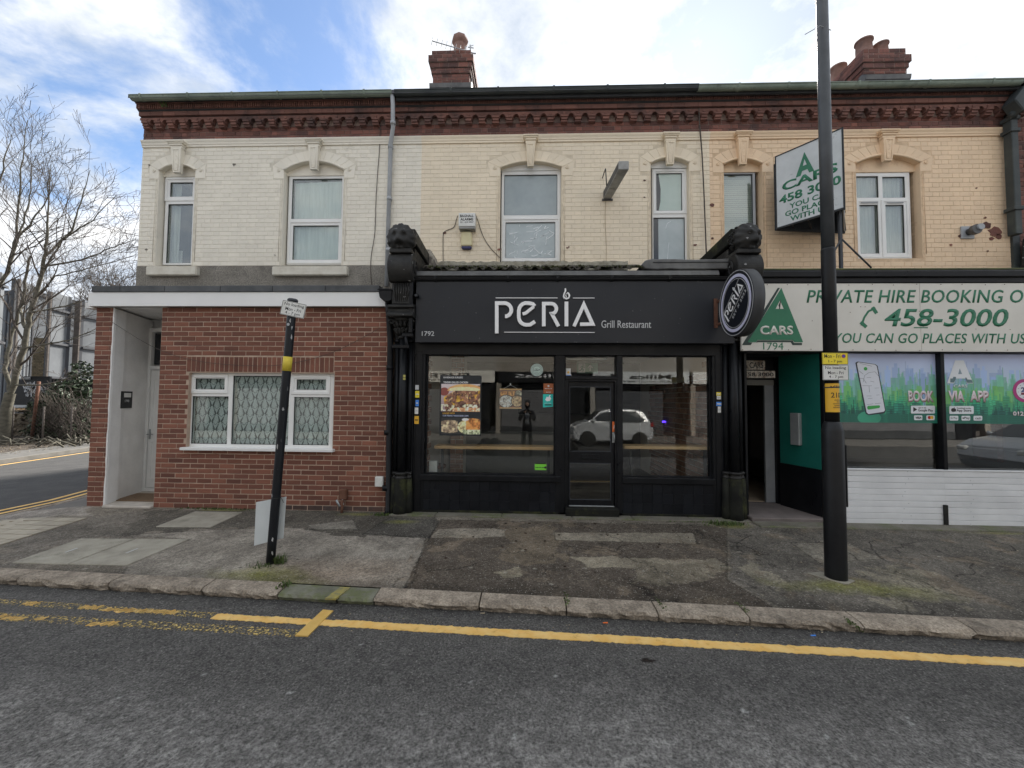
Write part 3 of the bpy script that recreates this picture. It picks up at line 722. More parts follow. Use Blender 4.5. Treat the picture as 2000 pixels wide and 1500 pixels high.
for i, (a, b_, c, d) in enumerate([(205, 1191, 348, 1197), (160, 1186, 195, 1188), (48, 1179, 71, 1181), (240, 1191, 262, 1194)]):
    ragged_line('yellow_line_remnant', m_yellow, yl(a, b_), yl(c, d), 0.05, 0.016, 0.01, seed=20+i, parent=YM)
for i, (a, b_, c, d) in enumerate([(10, 1208, 50, 1210), (172, 1222, 230, 1219), (0, 1205, 12, 1206), (75, 1209, 90, 1210)]):
    ragged_line('yellow_line_remnant', m_yellow, yl(a, b_), yl(c, d), 0.05, 0.018, 0.01, seed=40+i, parent=YM)
ragged_line('worn_yellow_line', m_ghost, yl(-60, 1203), yl(580, 1239), 0.10, 0.004, seed=8, parent=YM)
ragged_line('worn_yellow_line', m_ghost, yl(-60, 1172), yl(418, 1203), 0.08, 0.004, seed=9, parent=YM)
T = [yl(631, 1192), yl(651, 1194), yl(601, 1246), yl(576, 1245)]
MB().add([(x, y, float(zr(x, y))+0.009) for x, y in T]+[(x, y, float(zr(x, y))-0.003) for x, y in T], [(0, 1, 2, 3)[::-1], (0, 1, 5, 4), (1, 2, 6, 5), (2, 3, 7, 6), (3, 0, 4, 7)]).build('yellow_cross_mark', pm('fresh_yellow_mark', (0.70, 0.46, 0.14), (0.64, 0.40, 0.10), 12, 0.7, bump=0.4, bscale=60), YM)
# side road double yellows
for off in (0.0, 0.22):
    mb = MB()
    for (p, q) in (((-8.3-off, 4.6), (-8.3-off, 7.0)), ((-8.3-off, 7.0), (-10.0-off, 14)), ((-10-off, 14), (-13.6-off, 30))):
        mb.add([(p[0], p[1], -.123), (q[0], q[1], -.123), (q[0]-.09, q[1], -.123), (p[0]-.09, p[1], -.123)], [(0, 1, 2, 3)])
    mb.build('side_yellow_line', m_yellow, YM)
    mb = MB()
for (p, q) in (((-14.35, 9.6), (-15.1, 13.2)), ((-15.1, 13.2), (-20.0, 29))):
    mb.add([(p[0]+.35, p[1], -.123), (q[0]+.35, q[1], -.123), (q[0]+.26, q[1], -.123), (p[0]+.26, p[1], -.123)], [(0, 1, 2, 3)])
mb.build('side_yellow_line', m_yellow, YM)

# inset slabs in the footway
def slab(name, pts, m, label, cat, hgt=0.012, bev=0.006, dash=None):
    q = [G(a, b_, -0.03) for a, b_ in pts]
    zt = [float(zp(x, y))+hgt for x, y in q]
    vs = [(x, y, z) for (x, y), z in zip(q, zt)]+[(x, y, z-0.06) for (x, y), z in zip(q, zt)]
    n = len(q); fs = [tuple(range(n))]+[((i+1) % n, i, i+n, (i+1) % n+n) for i in range(n)]
    return MB().add(vs, fs).build(name, m, None, bev, label=label, cat=cat)
s1 = slab('inspection_cover', [(24, 1097), (132, 1100), (262, 1054), (158, 1053)], m_concrete, 'left one of the two beige cover slabs near the kerb, with a white dash', 'cover slab')
s2 = slab('inspection_cover', [(135, 1100), (249, 1102), (370, 1054.5), (265, 1054)], m_concrete, 'right one of the two beige cover slabs near the kerb, with a white dash', 'cover slab')
m_dash = pm('worn_white_mark', (0.6, 0.6, 0.58), (0.4, 0.4, 0.38), 30, 0.8)
for s_, pts in ((s1, [(125, 1078), (129, 1078), (154, 1070), (149, 1070)]), (s2, [(244, 1079.5), (249, 1079.5), (271, 1071), (267, 1071)])):
    q = [G(a, b_, -.02) for a, b_ in pts]
    MB().add([(x, y, float(zp(x, y))+0.0165) for x, y in q], [(0, 1, 2, 3)]).build('white_dash', m_dash, s_)
slab('paving_slab', [(304, 1031), (411, 1032), (473, 1005), (381, 1003)], m_concrete, 'single beige slab set in dark asphalt below the net curtained window', 'paving slab', 0.01)
# block paved crossing panel, left edge
bp = thing('block_paving', None, None); bp['kind'] = 'structure'
bp_ = 0; m_block = pm('buff_paving_block', (0.34, 0.30, 0.235), (0.41, 0.37, 0.29), 6, 0.9, bump=0.4, bscale=60, rnd=0.12)
bx0 = G(0, 1057, -.02); tri = [G(-170, 1112, -.02), G(170, 1013.5, -.02), G(-170, 1011, -.02)]
def clip_poly(pts, tri):
    for k in range(len(tri)):
        a_, b_ = tri[k], tri[(k+1) % len(tri)]; ins = lambda p: (b_[0]-a_[0])*(p[1]-a_[1])-(b_[1]-a_[1])*(p[0]-a_[0]); out_ = []
        for i in range(len(pts)):
            p, q = pts[i], pts[(i+1) % len(pts)]; dp, dq = ins(p), ins(q)
            if dp >= 0: out_.append(p)
            if dp*dq < 0: t = dp/(dp-dq); out_.append((p[0]+(q[0]-p[0])*t, p[1]+(q[1]-p[1])*t))
        pts = out_
        if len(pts) < 3: return []
    return pts
for i in range(30):
    for j in range(16):
        x = -8.0+i*0.205+(0.1 if j % 2 else 0); y = 4.2+j*0.168
        q = clip_poly([(x-.098, y-.08), (x+.098, y-.08), (x+.098, y+.08), (x-.098, y+.08)], tri)
        if not q or min(p[1]-float(ynear(np.array([p[0]]))[0]) for p in q) < .03 or max(p[1] for p in q) > 6.2: continue
        zz_ = float(zp(x, y)); MB().flat(q, zz_-.04, zz_+.012).build('paving_block', m_block, bp)
# mossy stone strip along the building line
st = thing('threshold_strip', None, None); st['kind'] = 'structure'
xe = [-2.05, -1.35, -0.35, 0.7, 1.6, 2.45, 3.3]
for a, b_ in zip(xe[:-1], xe[1:]):
    MB().box(a+.003, b_-.003, 6.0, 6.19, -0.06, 0.016).build('edging_slab', m_mossconc, st, 0.008)
xe = [3.31, 4.3, 5.4, 6.4, 7.5]
for a, b_ in zip(xe[:-1], xe[1:]):
    MB().box(a+.003, b_-.003, 5.80, 6.05, -0.06, 0.012).build('edging_slab', m_mossconc, st, 0.008)
# ================================================================== BUILDINGS
def unit_brick(name, m, ch=0.035):
    """front faced brick, unit size, centred, front at y=0 going back to y=1 (scaled later)"""
    c = ch
    cz = c*2.2
    vs = [(-.5+c*.5, 0, -.5+cz), (.5-c*.5, 0, -.5+cz), (.5-c*.5, 0, .5-cz), (-.5+c*.5, 0, .5-cz),
          (-.5, .3, -.5), (.5, .3, -.5), (.5, .3, .5), (-.5, .3, .5), (-.5, 1, -.5), (.5, 1, -.5), (.5, 1, .5), (-.5, 1, .5)]
    fs = [(0, 1, 2, 3), (0, 4, 5, 1), (1, 5, 6, 2), (2, 6, 7, 3), (3, 7, 4, 0), (4, 8, 9, 5), (5, 9, 10, 6), (6, 10, 11, 7), (7, 11, 8, 4)]
    me = bpy.data.meshes.new(name); me.from_pydata(vs, [], fs); me.materials.append(m)
    return me, vs, fs
CAMV = Vector((0, 0, CAM_H))
def brick_field(parent, name, stuffname, m, x0, x1, z0, z1, Y, course, lens, joint, holes, limit, depth=0.03, jit=0.0015, x_off=None, minlen=0.035):
    me, uvs, ufs = unit_brick(name, m)
    rr = random.Random(hash(name) % 1000+int(x0*10))
    rows = int(round((z1-z0)/course)); ch = (z1-z0)/rows; bl = []
    for r in range(rows):
        za = z0+r*ch; zb_ = za+ch; zm = (za+zb_)/2
        blocked = []
        for h in holes:
            q = h(za+.004, zb_-.004)
            if q:
                blocked += q if isinstance(q, list) else [q]
        blocked.sort()
        x = x0-(0 if r % 2 == 0 else (lens[0]/2+joint/2 if len(lens) == 1 else (lens[0]+lens[1])/2+joint)); k = 0
        while x < x1:
            ln = lens[k % len(lens)]; k += 1
            a, b_ = max(x, x0), min(x+ln, x1); x += ln+joint
            segs = [(a, b_)]
            for (p, q) in blocked:
                ns_ = []
                for (s, e) in segs:
                    if q <= s or p >= e: ns_.append((s, e)); continue
                    if p-s > 0: ns_.append((s, p-joint*.6))
                    if e-q > 0: ns_.append((q+joint*.6, e))
                segs = ns_
            for (s, e) in segs:
                if e-s >= minlen: bl.append(((s+e)/2, e-s, zm, ch-joint))
    bl2 = sorted(bl, key=lambda q: (Vector((q[0], Y, q[2]))-CAMV).length-(0.25 if q[1] > 0.15 else 0))
    vs = []; fs = []
    for i, (cx_, ln, cz_, hh) in enumerate(bl2):
        dy = rr.uniform(-jit, jit); dz = rr.uniform(-jit, jit)*.7
        if i < limit:
            o = bpy.data.objects.new(name, me); COL.objects.link(o)
            o.location = (cx_, Y+dy, cz_+dz); o.scale = (ln, depth, hh+rr.uniform(-.001, .001)); finish(o, parent)
            o.rotation_euler = (0, rr.uniform(-.004, .004), 0)
        else:
            b0 = len(vs)
            vs += [(cx_+a*ln, Y+dy+b_*depth, cz_+dz+c*hh) for a, b_, c in uvs]
            fs += [tuple(i_+b0 for i_ in f) for f in ufs]
    if vs:
        mb = MB(); mb.add(vs, fs); mb.build(stuffname, m, parent, kind='stuff')
    return len(bl)

def arc_pts(xc, zs, w_, h, n=14, extra=0.0):
    """segmental arch through (xc-w/2, zs), crown zs+h"""
    R = (w_*w_/4+h*h)/(2*h); zc = zs+h-R; th = math.asin(min(1, w_/2/R))
    return [(xc+(R+extra)*math.sin(-th+2*th*i/n), zc+(R+extra)*math.cos(-th+2*th*i/n)) for i in range(n+1)], R, zc, th

def framed(mb, outer, panes, y0, y1):
    """frame plate with rectangular holes"""
    xs_ = sorted(set([outer[0], outer[1]]+[p[0] for p in panes]+[p[1] for p in panes]))
    zs_ = sorted(set([outer[2], outer[3]]+[p[2] for p in panes]+[p[3] for p in panes]))
    def solid(i, j):
        if i < 0 or j < 0 or i >= len(xs_)-1 or j >= len(zs_)-1: return False
        cx_ = (xs_[i]+xs_[i+1])/2; cz_ = (zs_[j]+zs_[j+1])/2
        return not any(p[0] < cx_ < p[1] and p[2] < cz_ < p[3] for p in panes)
    for i in range(len(xs_)-1):
        for j in range(len(zs_)-1):
            if not solid(i, j): continue
            a, b_, c, d = xs_[i], xs_[i+1], zs_[j], zs_[j+1]
            mb.add([(a, y0, c), (b_, y0, c), (b_, y0, d), (a, y0, d)], [(0, 1, 2, 3)])
            if not solid(i-1, j): mb.add([(a, y0, c), (a, y0, d), (a, y1, d), (a, y1, c)], [(0, 1, 2, 3)])
            if not solid(i+1, j): mb.add([(b_, y0, c), (b_, y1, c), (b_, y1, d), (b_, y0, d)], [(0, 1, 2, 3)])
            if not solid(i, j-1): mb.add([(a, y0, c), (a, y1, c), (b_, y1, c), (b_, y0, c)], [(0, 1, 2, 3)])
            if not solid(i, j+1): mb.add([(a, y0, d), (b_, y0, d), (b_, y1, d), (a, y1, d)], [(0, 1, 2, 3)])
def ring(mb, x0, x1, z0, z1, wd, y0, y1):
    framed(mb, (x0, x1, z0, z1), [(x0+wd, x1-wd, z0+wd, z1-wd)], y0, y1)

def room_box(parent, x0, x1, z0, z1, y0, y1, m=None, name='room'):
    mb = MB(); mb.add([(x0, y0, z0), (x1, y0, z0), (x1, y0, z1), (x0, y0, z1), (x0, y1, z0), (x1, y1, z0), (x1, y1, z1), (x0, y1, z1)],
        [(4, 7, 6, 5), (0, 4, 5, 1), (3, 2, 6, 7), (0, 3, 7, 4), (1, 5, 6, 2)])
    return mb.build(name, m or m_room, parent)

Yw = 7.62
def upx(px, py=430): return PX(px, py, Yw)
def upz(py, px): return PZ(px, py, Yw)
def make_window(house, fr, panes, mats, sashes=(), frame_m=None, behind=None, room=True, name='window', Y=Yw, divs=()):
    """fr: outer frame rect (photo px x0,x1,y0,y1); panes px rects"""
    def rect(r):
        cx_ = (r[0]+r[1])/2; cz_ = (r[2]+r[3])/2
        return (PX(r[0], cz_, Y), PX(r[1], cz_, Y), PZ(cx_, r[3], Y), PZ(cx_, r[2], Y))
    R_ = rect(fr); PR = [rect(p) for p in panes]
    mb = MB(); framed(mb, R_, PR, Y, Y+.06)
    wn = mb.build(name, frame_m or m_upvc, house, 0.006, merge=True)
    for s_ in sashes:
        q = rect(s_); mb = MB(); ring(mb, *q, 0.045, Y-.014, Y+.0)
        mb.build('sash', frame_m or m_upvc, wn, 0.005, merge=True)
    for q, gm in zip(PR, mats):
        MB().box(q[0]-.004, q[1]+.004, Y+.03, Y+.036, q[2]-.004, q[3]+.004).build('pane', gm, wn)
        mb = MB(); ring(mb, q[0]-.002, q[1]+.002, q[2]-.002, q[3]+.002, 0.008, Y+.012, Y+.03)
        mb.build('gasket', m_ink, wn)
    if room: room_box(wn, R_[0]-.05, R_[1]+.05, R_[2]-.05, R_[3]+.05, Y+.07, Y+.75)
    return wn, R_, PR

def curtain(parent, x0, x1, z0, z1, Y, m, amp=0.02, n=60, seed=0, tie=0.0, name='curtain'):
    r = np.random.default_rng(seed); vs = []; fs = []; rows = 14
    ph = np.cumsum(r.uniform(.35, .9, n+1))
    for j in range(rows+1):
        v = j/rows
        for i in range(n+1):
            u = i/n
            x = x0+(x1-x0)*u
            y = Y+amp*math.sin(ph[i])*(0.4+0.6*(1-v))+tie*math.sin(u*3.1+v*2)*0.02
            vs.append((x, y, z0+(z1-z0)*v))
    for j in range(rows):
        for i in range(n):
            a = j*(n+1)+i; fs.append((a, a+1, a+n+2, a+n+1))
    return MB().add(vs, fs, True).build(name, m, parent)

Z_STR0, Z_STR1 = 6.712, 6.845
class House: pass
def upper_house(name, label, x0, x1, zbot, zpaint, mp_, mj, wins, seed, loc):
    H = House(); H.e = e = thing(name, label, 'building', loc); H.x0 = x0; H.x1 = x1
    holes = []; rects = []
    for wd in wins:
        Yf = 7.5
        xl, xr = PX(wd['l'][0], wd['l'][1], Yf), PX(wd['r'][0], wd['r'][1], Yf)
        zs = PZ((wd['l'][0]+wd['r'][0])/2, (wd['l'][1]+wd['r'][1])/2, Yf)
        zc = PZ(wd['c'][0], wd['c'][1], Yf); zb_ = wd['zb']
        xc = (xl+xr)/2; w_ = xr-xl; h = zc-zs
        wd.update(xl=xl, xr=xr, zs=zs, zc=zc, xc=xc, w=w_, h=h)
        rects.append((xl, xr, zb_, zc))
        vt = wd.get('vt', 0.215)
        outer, R, zcc, th = arc_pts(xc, zs, w_, h, 14, 0)
        Ro = R+vt; the = th+0.10; hb = 0.21 if w_ > .8 else 0.20
        def hole(za, zb2, xc=xc, R=R, zcc=zcc, Ro=Ro, the=the, zs=zs, w_=w_, hb=hb, zb_=zb_):
            q = []
            if za < zs+.25 and zb2 > zb_: 
                if zb2 > zs-0.17 and za < zs+0.17: q.append((xc-w_/2-hb, xc+w_/2+hb))
                elif za < zs: q.append((xc-w_/2-.03, xc+w_/2+.03))
            zz_ = max(za, zcc)
            top = zcc+Ro
            zl_ = max(za, zs)
            if zl_ < top and zb2 > zs:
                hw = math.sqrt(max(0, Ro*Ro-(zl_-zcc)**2)); hw = min(hw, Ro*math.sin(the)+.03)
                q.append((xc-hw, xc+hw))
            if not q: return None
            return (min(a for a, _ in q), max(b_ for _, b_ in q))
        holes.append(hole)
        kt = PZ(wd['kt'][0], wd['kt'][1], 7.4)
        def kh(za, zb2, xc=xc, kt=kt): return (xc-.16, xc+.16) if za < kt and zb2 > kt-.14 else None
        holes.append(kh)
    # backing wall with openings
    mb = MB(); xs_ = [x0]+sum([[r[0], r[1]] for r in rects], [])+[x1]
    def slab_(a, b_, c, d):
        mb.box(a, b_, 7.5045, 7.73, c, d)
    for i in range(0, len(xs_)-1, 2):
        slab_(xs_[i], xs_[i+1], zpaint, Z_STR1)
    for r in rects:
        slab_(r[0], r[1], r[3], Z_STR1)
        if r[2] > zpaint: slab_(r[0], r[1], zpaint, r[2])
    mb.build('wall', mj, e)
    if zbot < zpaint:
        pass
    # red frieze backing up to the eaves
    MB().box(x0, x1, 7.509, 7.73, Z_STR1, 7.45).build('upper_wall', m_mortar_old, e)
    brick_field(e, 'painted_brick', 'painted_brickwork', mp_, x0, x1, zpaint, Z_STR0, 7.5, 0.0857, [0.238, 0.114], 0.0055, holes, 260, 0.02, jit=.001)
    brick_field(e, 'frieze_brick', 'frieze_brickwork', m_brick_old, x0, x1, Z_STR1, Z_STR1+.257, 7.5, 0.0857, [0.236, 0.112], 0.009, holes, 110, 0.02)
    # string course
    ks = sorted([w_['xc'] for w_ in wins]); ed = [x0]+ks+[x1]
    for i in range(len(ed)-1):
        a = ed[i]+(0.13 if i > 0 else 0); b_ = ed[i+1]-(0.13 if i < len(ed)-2 else 0)
        pr = [(7.505, Z_STR0), (7.478, Z_STR0), (7.478, Z_STR0+.035), (7.468, Z_STR0+.04), (7.462, Z_STR0+.07), (7.445, Z_STR0+.10), (7.44, Z_STR0+.118), (7.44, Z_STR1-.004), (7.505, Z_STR1+.006)]
        MB().profile_x(pr, a, b_).build('string_course', mp_, e)
    for wd in wins: window_dress(H, wd, mp_, mj)
    cornice(H, seed)
    return H

def window_dress(H, wd, mp_, mj):
    e = H.e; xl, xr, zs, zc, xc, w_, h = (wd[k] for k in ('xl', 'xr', 'zs', 'zc', 'xc', 'w', 'h'))
    arc, R, zcc, th = arc_pts(xc, zs, w_, h, 18)
    # spandrel infill between rectangular opening and arch
    for sgn in (0, 1):
        half = arc[:10] if sgn == 0 else arc[9:]
        cpt = (xl, zc+.002) if sgn == 0 else (xr, zc+.002)
        pts = (half+[(half[-1][0], zc+.002), cpt]) if sgn == 0 else ([(half[0][0], zc+.002)]+half+[cpt])
        MB().prism([p for k, p in enumerate(pts)], 7.506, 7.70).build('arch_infill', mp_, e)
    # jambs
    zb_ = wd['zb']
    for sx in (-1, 1):
        xj = xl if sx < 0 else xr
        MB().box(xj-.004 if sx > 0 else xj-.0, xj+.004 if sx < 0 else xj, 7.501, 7.64, zb_, zs).build('jamb', mp_, e)
        # stop chamfer groove either side, bead in the darker joint colour
        xg = xj+sx*0.055
        MB().tube([(xg, 7.498, zb_+.08), (xg, 7.498, zs-.17)], 0.0065, 6).build('jamb_bead', mj, e)
    # haunch blocks with roundels
    hb = 0.20
    for sx in (-1, 1):
        xj = xl if sx < 0 else xr
        x_in = xj+sx*.012; x_out = xj+sx*hb
        # block, cut by the skewback
        ang = th+0.10
        so = (xc+sx*(R+.215)*math.sin(ang), zcc+(R+.215)*math.cos(ang))
        si = (xc+sx*R*math.sin(th), zcc+R*math.cos(th))
        pts = [(xj, zs-.165), (xj+sx*hb, zs-.165), (xj+sx*hb, max(so[1], zs+.12)), (so[0]+sx*.004, so[1]), (si[0]+sx*.002, si[1]-.005)]
        if (so[0]-xj)*sx > hb: pts = [(xj, zs-.165), (xj+sx*hb, zs-.165), (so[0]+sx*.006, so[1]), (si[0]+sx*.002, si[1]-.005)]
        MB().prism(pts, 7.4985, 7.506).build('haunch_block', mp_, e, 0.003)
        rx = xj+sx*.105; rz = zs+.0
        MB().lathe([(.036, 7.4985), (.036, 7.489), (.028, 7.483), (.024, 7.490), (.013, 7.491), (.010, 7.480), (.004, 7.478)][::1], rx, 0, 16, 'y', cz=rz).build('roundel', mp_, e)
    # voussoirs
    n = max(7, int(w_/0.11)|1); ang = th+0.10; vt = 0.21
    me_done = None
    for i in range(n):
        if i == n//2: continue
        a0 = -ang+2*ang*i/n; a1 = -ang+2*ang*(i+1)/n; g = 0.0035/R
        b0 = a0*th/ang; b1 = a1*th/ang
        pts = [(xc+R*math.sin(b0+g), zcc+R*math.cos(b0+g)+.004), (xc+(R+vt)*math.sin(a0+g*.6), zcc+(R+vt)*math.cos(a0+g*.6)),
               (xc+(R+vt)*math.sin(a1-g*.6), zcc+(R+vt)*math.cos(a1-g*.6)), (xc+R*math.sin(b1-g), zcc+R*math.cos(b1-g)+.004)]
        MB().prism(pts, 7.499, 7.5055).build('voussoir', mp_, e, 0.002)
    # arch moulding
    MB().tube([(x, 7.492, z+.005) for x, z in arc], 0.020, 8).build('arch_moulding', mp_, e)
    # tympanum
    fz = wd['frame_top']; tp = [p for p in arc if p[1] > fz] 
    pts = [(xl, fz)]+[(xl, min(arc[0][1], arc[0][1]))]+arc[1:-1]+[(xr, arc[-1][1]), (xr, fz)]
    MB().prism(pts, 7.60, 7.66).build('arch_panel', wd.get('tym', mp_), e)
    # keystone
    kt = PZ(wd['kt'][0], wd['kt'][1], 7.36); kb = PZ(wd['kb'][0], wd['kb'][1], 7.36)
    kw = (PX(wd['kt'][0]+wd['kw'], 270, 7.36)-PX(wd['kt'][0]-wd['kw'], 270, 7.36))/2
    kx = (xc+PX(wd['kt'][0], wd['kt'][1], 7.36))/2
    k = MB().box(kx-kw, kx+kw, 7.355, 7.5, kt-.035, kt).box(kx-kw*.93, kx+kw*.93, 7.37, 7.5, kt-.06, kt-.035).build('keystone', mp_, e, 0.008)
    MB().box(kx-kw*.74, kx+kw*.74, 7.385, 7.5, kt-.10, kt-.06).build('keystone_cap', mp_, k, 0.01)
    MB().box(kx-kw*.66, kx+kw*.66, 7.405, 7.5, kt-.15, kt-.10).build('keystone_neck', mp_, k, 0.006)
    a, b_ = kw*.60, kw*.40; z1 = kt-.15
    mb = MB(); vs = [(kx-a, 7.40, z1), (kx+a, 7.40, z1), (kx+b_, 7.43, kb), (kx-b_, 7.43, kb), (kx-a, 7.5, z1), (kx+a, 7.5, z1), (kx+b_, 7.5, kb), (kx-b_, 7.5, kb)]
    mb.add(vs, [(0, 3, 2, 1), (0, 4, 7, 3), (1, 2, 6, 5), (3, 7, 6, 2), (0, 1, 5, 4)]).build('keystone_wedge', mp_, k, 0.005)
    # sunk panel with foliage relief
    mb = MB(); a2, b2 = a*.58, b_*.55; za, zb2 = z1-.03, kb+.035
    for q0, q1 in (((kx-a2, 7.398, za), (kx+a2, 7.398, za)), ((kx+a2, 7.398, za), (kx+b2, 7.424, zb2)), ((kx+b2, 7.424, zb2), (kx-b2, 7.424, zb2)), ((kx-b2, 7.424, zb2), (kx-a2, 7.398, za))):
        mb.tube([q0, q1], 0.006, 6)
    for i in range(5):
        t = (i+.5)/5; zz_ = za+(zb2-za)*t; yy = 7.402+.024*t; rr_ = 0.016
        mb.tube([(kx+rr_*math.cos(q)*(1 if i % 2 else -1), yy, zz_+rr_*math.sin(q)) for q in np.linspace(-1.2, 2.6, 7)], 0.005, 5)
    mb.build('keystone_relief', mp_, k)

def cornice(H, seed):
    e = H.e; x0, x1 = H.x0, H.x1; p = 0.2562; n = int(round((x1-x0)/p)); p = (x1-x0)/n
    # corbel unit
    def corb():
        mb = MB(); r = p*0.215; zt, zb_ = 7.268, 7.135; zc_ = zb_+.035
        right = [(p/2-r*math.sin(a), zc_+r*math.cos(a)) for a in np.linspace(0, math.pi/2, 7)]
        pts = [(-p/2, zt), (-p/2, zc_+r)]+[(-x, z) for x, z in right][1:]+[(-p/2+r, zb_), (p/2-r, zb_)]+right[::-1][:-1]+[(p/2, zc_+r), (p/2, zt)]
        mb.prism(pts, 7.415, 7.505)
        # raised hood on the arch and the little flower
        for s_ in (-1, 1): mb.tube([(s_*x*1.0, 7.413, z) for x, z in right], 0.006, 5)
        mb.box(-.022, .022, 7.403, 7.415, 7.205, 7.245)
        mb.prism([(-.03, 7.175), (.03, 7.175), (0, 7.20)], 7.400, 7.415)
        mb.box(-p*.245, p*.245, 7.375, 7.505, 7.142, 7.172)
        mb.box(-p*.215, p*.215, 7.395, 7.505, 7.095, 7.142)
        mb.box(-p*.235, p*.235, 7.42, 7.505, 7.062, 7.095)
        return mb
    first = corb().build('corbel', m_terracotta, e, 0.0, loc=(0, 7.46, 7.16))
    fl = first
    for i in range(n):
        o = fl if i == 0 else bpy.data.objects.new('corbel', fl.data)
        if i > 0: COL.objects.link(o); finish(o, e)
        o.location = (x0+p*(i+.5), 7.46, 7.16)
    # back of the arches
    MB().box(x0, x1, 7.5, 7.509, 7.10, 7.27).build('recess_back', m_mortar_old, e)
    MB().box(x0, x1, 7.43, 7.505, 7.268, 7.288).build('shadow_fillet', m_soffit, e)  # shadow line under the band, put in as a dark strip
    # band bricks
    nb = int(round((x1-x0)/.245)); pb = (x1-x0)/nb
    fb = MB().box(-pb/2+.0015, pb/2-.0015, -.06, .06, -.041, .041).build('band_brick', m_terracotta, e, 0.004)
    for i in range(nb):
        o = fb if i == 0 else bpy.data.objects.new('band_brick', fb.data)
        if i > 0: COL.objects.link(o); finish(o, e)
        o.location = (x0+pb*(i+.5), 7.44+random.uniform(-.002, .002), 7.329)
    MB().profile_x([(7.505, 7.37), (7.375, 7.37), (7.352, 7.388), (7.505, 7.388)], x0, x1).build('cornice_moulding', m_soffit, e)
    # dentils
    nd = int((x1-x0)/.0425); mb = MB()
    for i in range(nd):
        xx = x0+(i+.5)*(x1-x0)/nd
        mb.box(xx-.0125, xx+.0125, 7.318, 7.36, 7.392, 7.478)
    mb.box(x0, x1, 7.345, 7.505, 7.388, 7.48); mb.box(x0, x1, 7.305, 7.505, 7.480, 7.494)
    mb.build('dentil_course', m_terracotta, e, kind='stuff')
    MB().box(x0, x1, 7.285, 7.40, 7.4945, 7.56).build('eaves_board', m_soffit, e)

def gutter(e, x0, x1, m, zc=7.475, yc=7.19, joints=(), r=0.062, name='gutter'):
    prof = []
    for a in np.linspace(math.pi, 2*math.pi, 11): prof.append((yc+r*math.cos(a), zc+.03+r*math.sin(a)))
    prof = [(yc-r-.012, zc+.045), (yc-r-.012, zc+.035)]+prof+[(yc+r, zc+.045), (yc+r-.006, zc+.045)]+[(yc+(r-.007)*math.cos(a), zc+.033+(r-.007)*math.sin(a)) for a in np.linspace(2*math.pi, math.pi, 9)]+[(yc-r+.006, zc+.045)]
    mb = MB().profile_x(prof, x0, x1)
    g = mb.build(name, m, e, merge=True)
    for xj in joints:
        MB().profile_x([(yc+(r+.009)*math.cos(a), zc+.03+(r+.009)*math.sin(a)) for a in np.linspace(math.pi, 2*math.pi, 9)]+[(yc+r+.009, zc+.062), (yc-r-.009, zc+.062)], xj-.018, xj+.018).build('gutter_bracket', m, g)
    return g

Y72 = 7.15
# ---------------------------------------------------------------- corner house (1790)
C_W = [
 dict(l=(311, 334.5), r=(382, 331), c=(346, 320.5), zb=4.33, kt=(344, 272), kb=(348, 332), kw=17, frame_top=PZ(350, 346, 7.62)),
 dict(l=(554.5, 333), r=(672, 331), c=(613, 314.5), zb=4.33, kt=(612, 268), kb=(613, 326), kw=16.5, frame_top=PZ(617, 344, 7.62)),
]
CH = upper_house('corner_house', 'white painted corner house with a red brick ground floor extension, left end of terrace', -7.675, -2.06, 3.93, 4.325, m_pwhite, m_jwhite, C_W, 1, (-4.8, 8.0, 0))
e = CH.e
MB().box(-7.675, -2.06, 7.49, 7.72, 3.2, 4.322).build('pebbledash_band', m_render, e)
w1, r1, p1 = make_window(e, (321.5, 381, 345.5, 517), [(332, 378, 356, 384), (326, 374.5, 398.5, 514)], [m_glass, m_glass], sashes=[(323, 381.5, 347, 393)])
curtain(w1, r1[0]+.01, r1[0]+.22, r1[2], r1[3], 7.74, m_curtd, 0.02, 20, 3)
box('wardrobe_edge', pm('pinkish_board', (0.42, 0.30, 0.27), (0.34, 0.25, 0.24), 3, 0.6), r1[0]+.30, r1[1], 7.95, 8.0, r1[2], r1[2]+.95, w1)
MB().box(r1[0]+.17, r1[0]+.24, 7.78, 7.80, r1[2], r1[2]+.34).build('pale_box', m_upvc, w1)
w2, r2, p2 = make_window(e, (562, 672, 343.5, 517), [(570, 667, 349, 427), (571.5, 660.5, 440.5, 507)], [m_glass, m_glass], sashes=[(563, 669, 431, 515)])
curtain(w2, p2[0][0]+.0, p2[0][1]-.02, r2[2]+.05, r2[3]-.09, 7.70, m_curt, 0.012, 50, 8, 1.0)
for (a, b_, fl) in ((284, 383, 1), (530.5, 677.5, 2)):
    x0_, x1_ = PX(a, 528, 7.4), PX(b_, 528, 7.4); z0_, z1_ = PZ((a+b_)/2, 537, 7.4), PZ((a+b_)/2, 519.5, 7.4)
    mb = MB().box(x0_, x1_, 7.40, 7.64, z0_, z1_)
    mb.build('window_sill', m_sill, e, 0.014, seg=2)
gutter(e, PX(254, 186, 7.15), -2.55, m_gutter, joints=[PX(q, 180, 7.12) for q in (272, 365, 452, 541, 627, 710)])
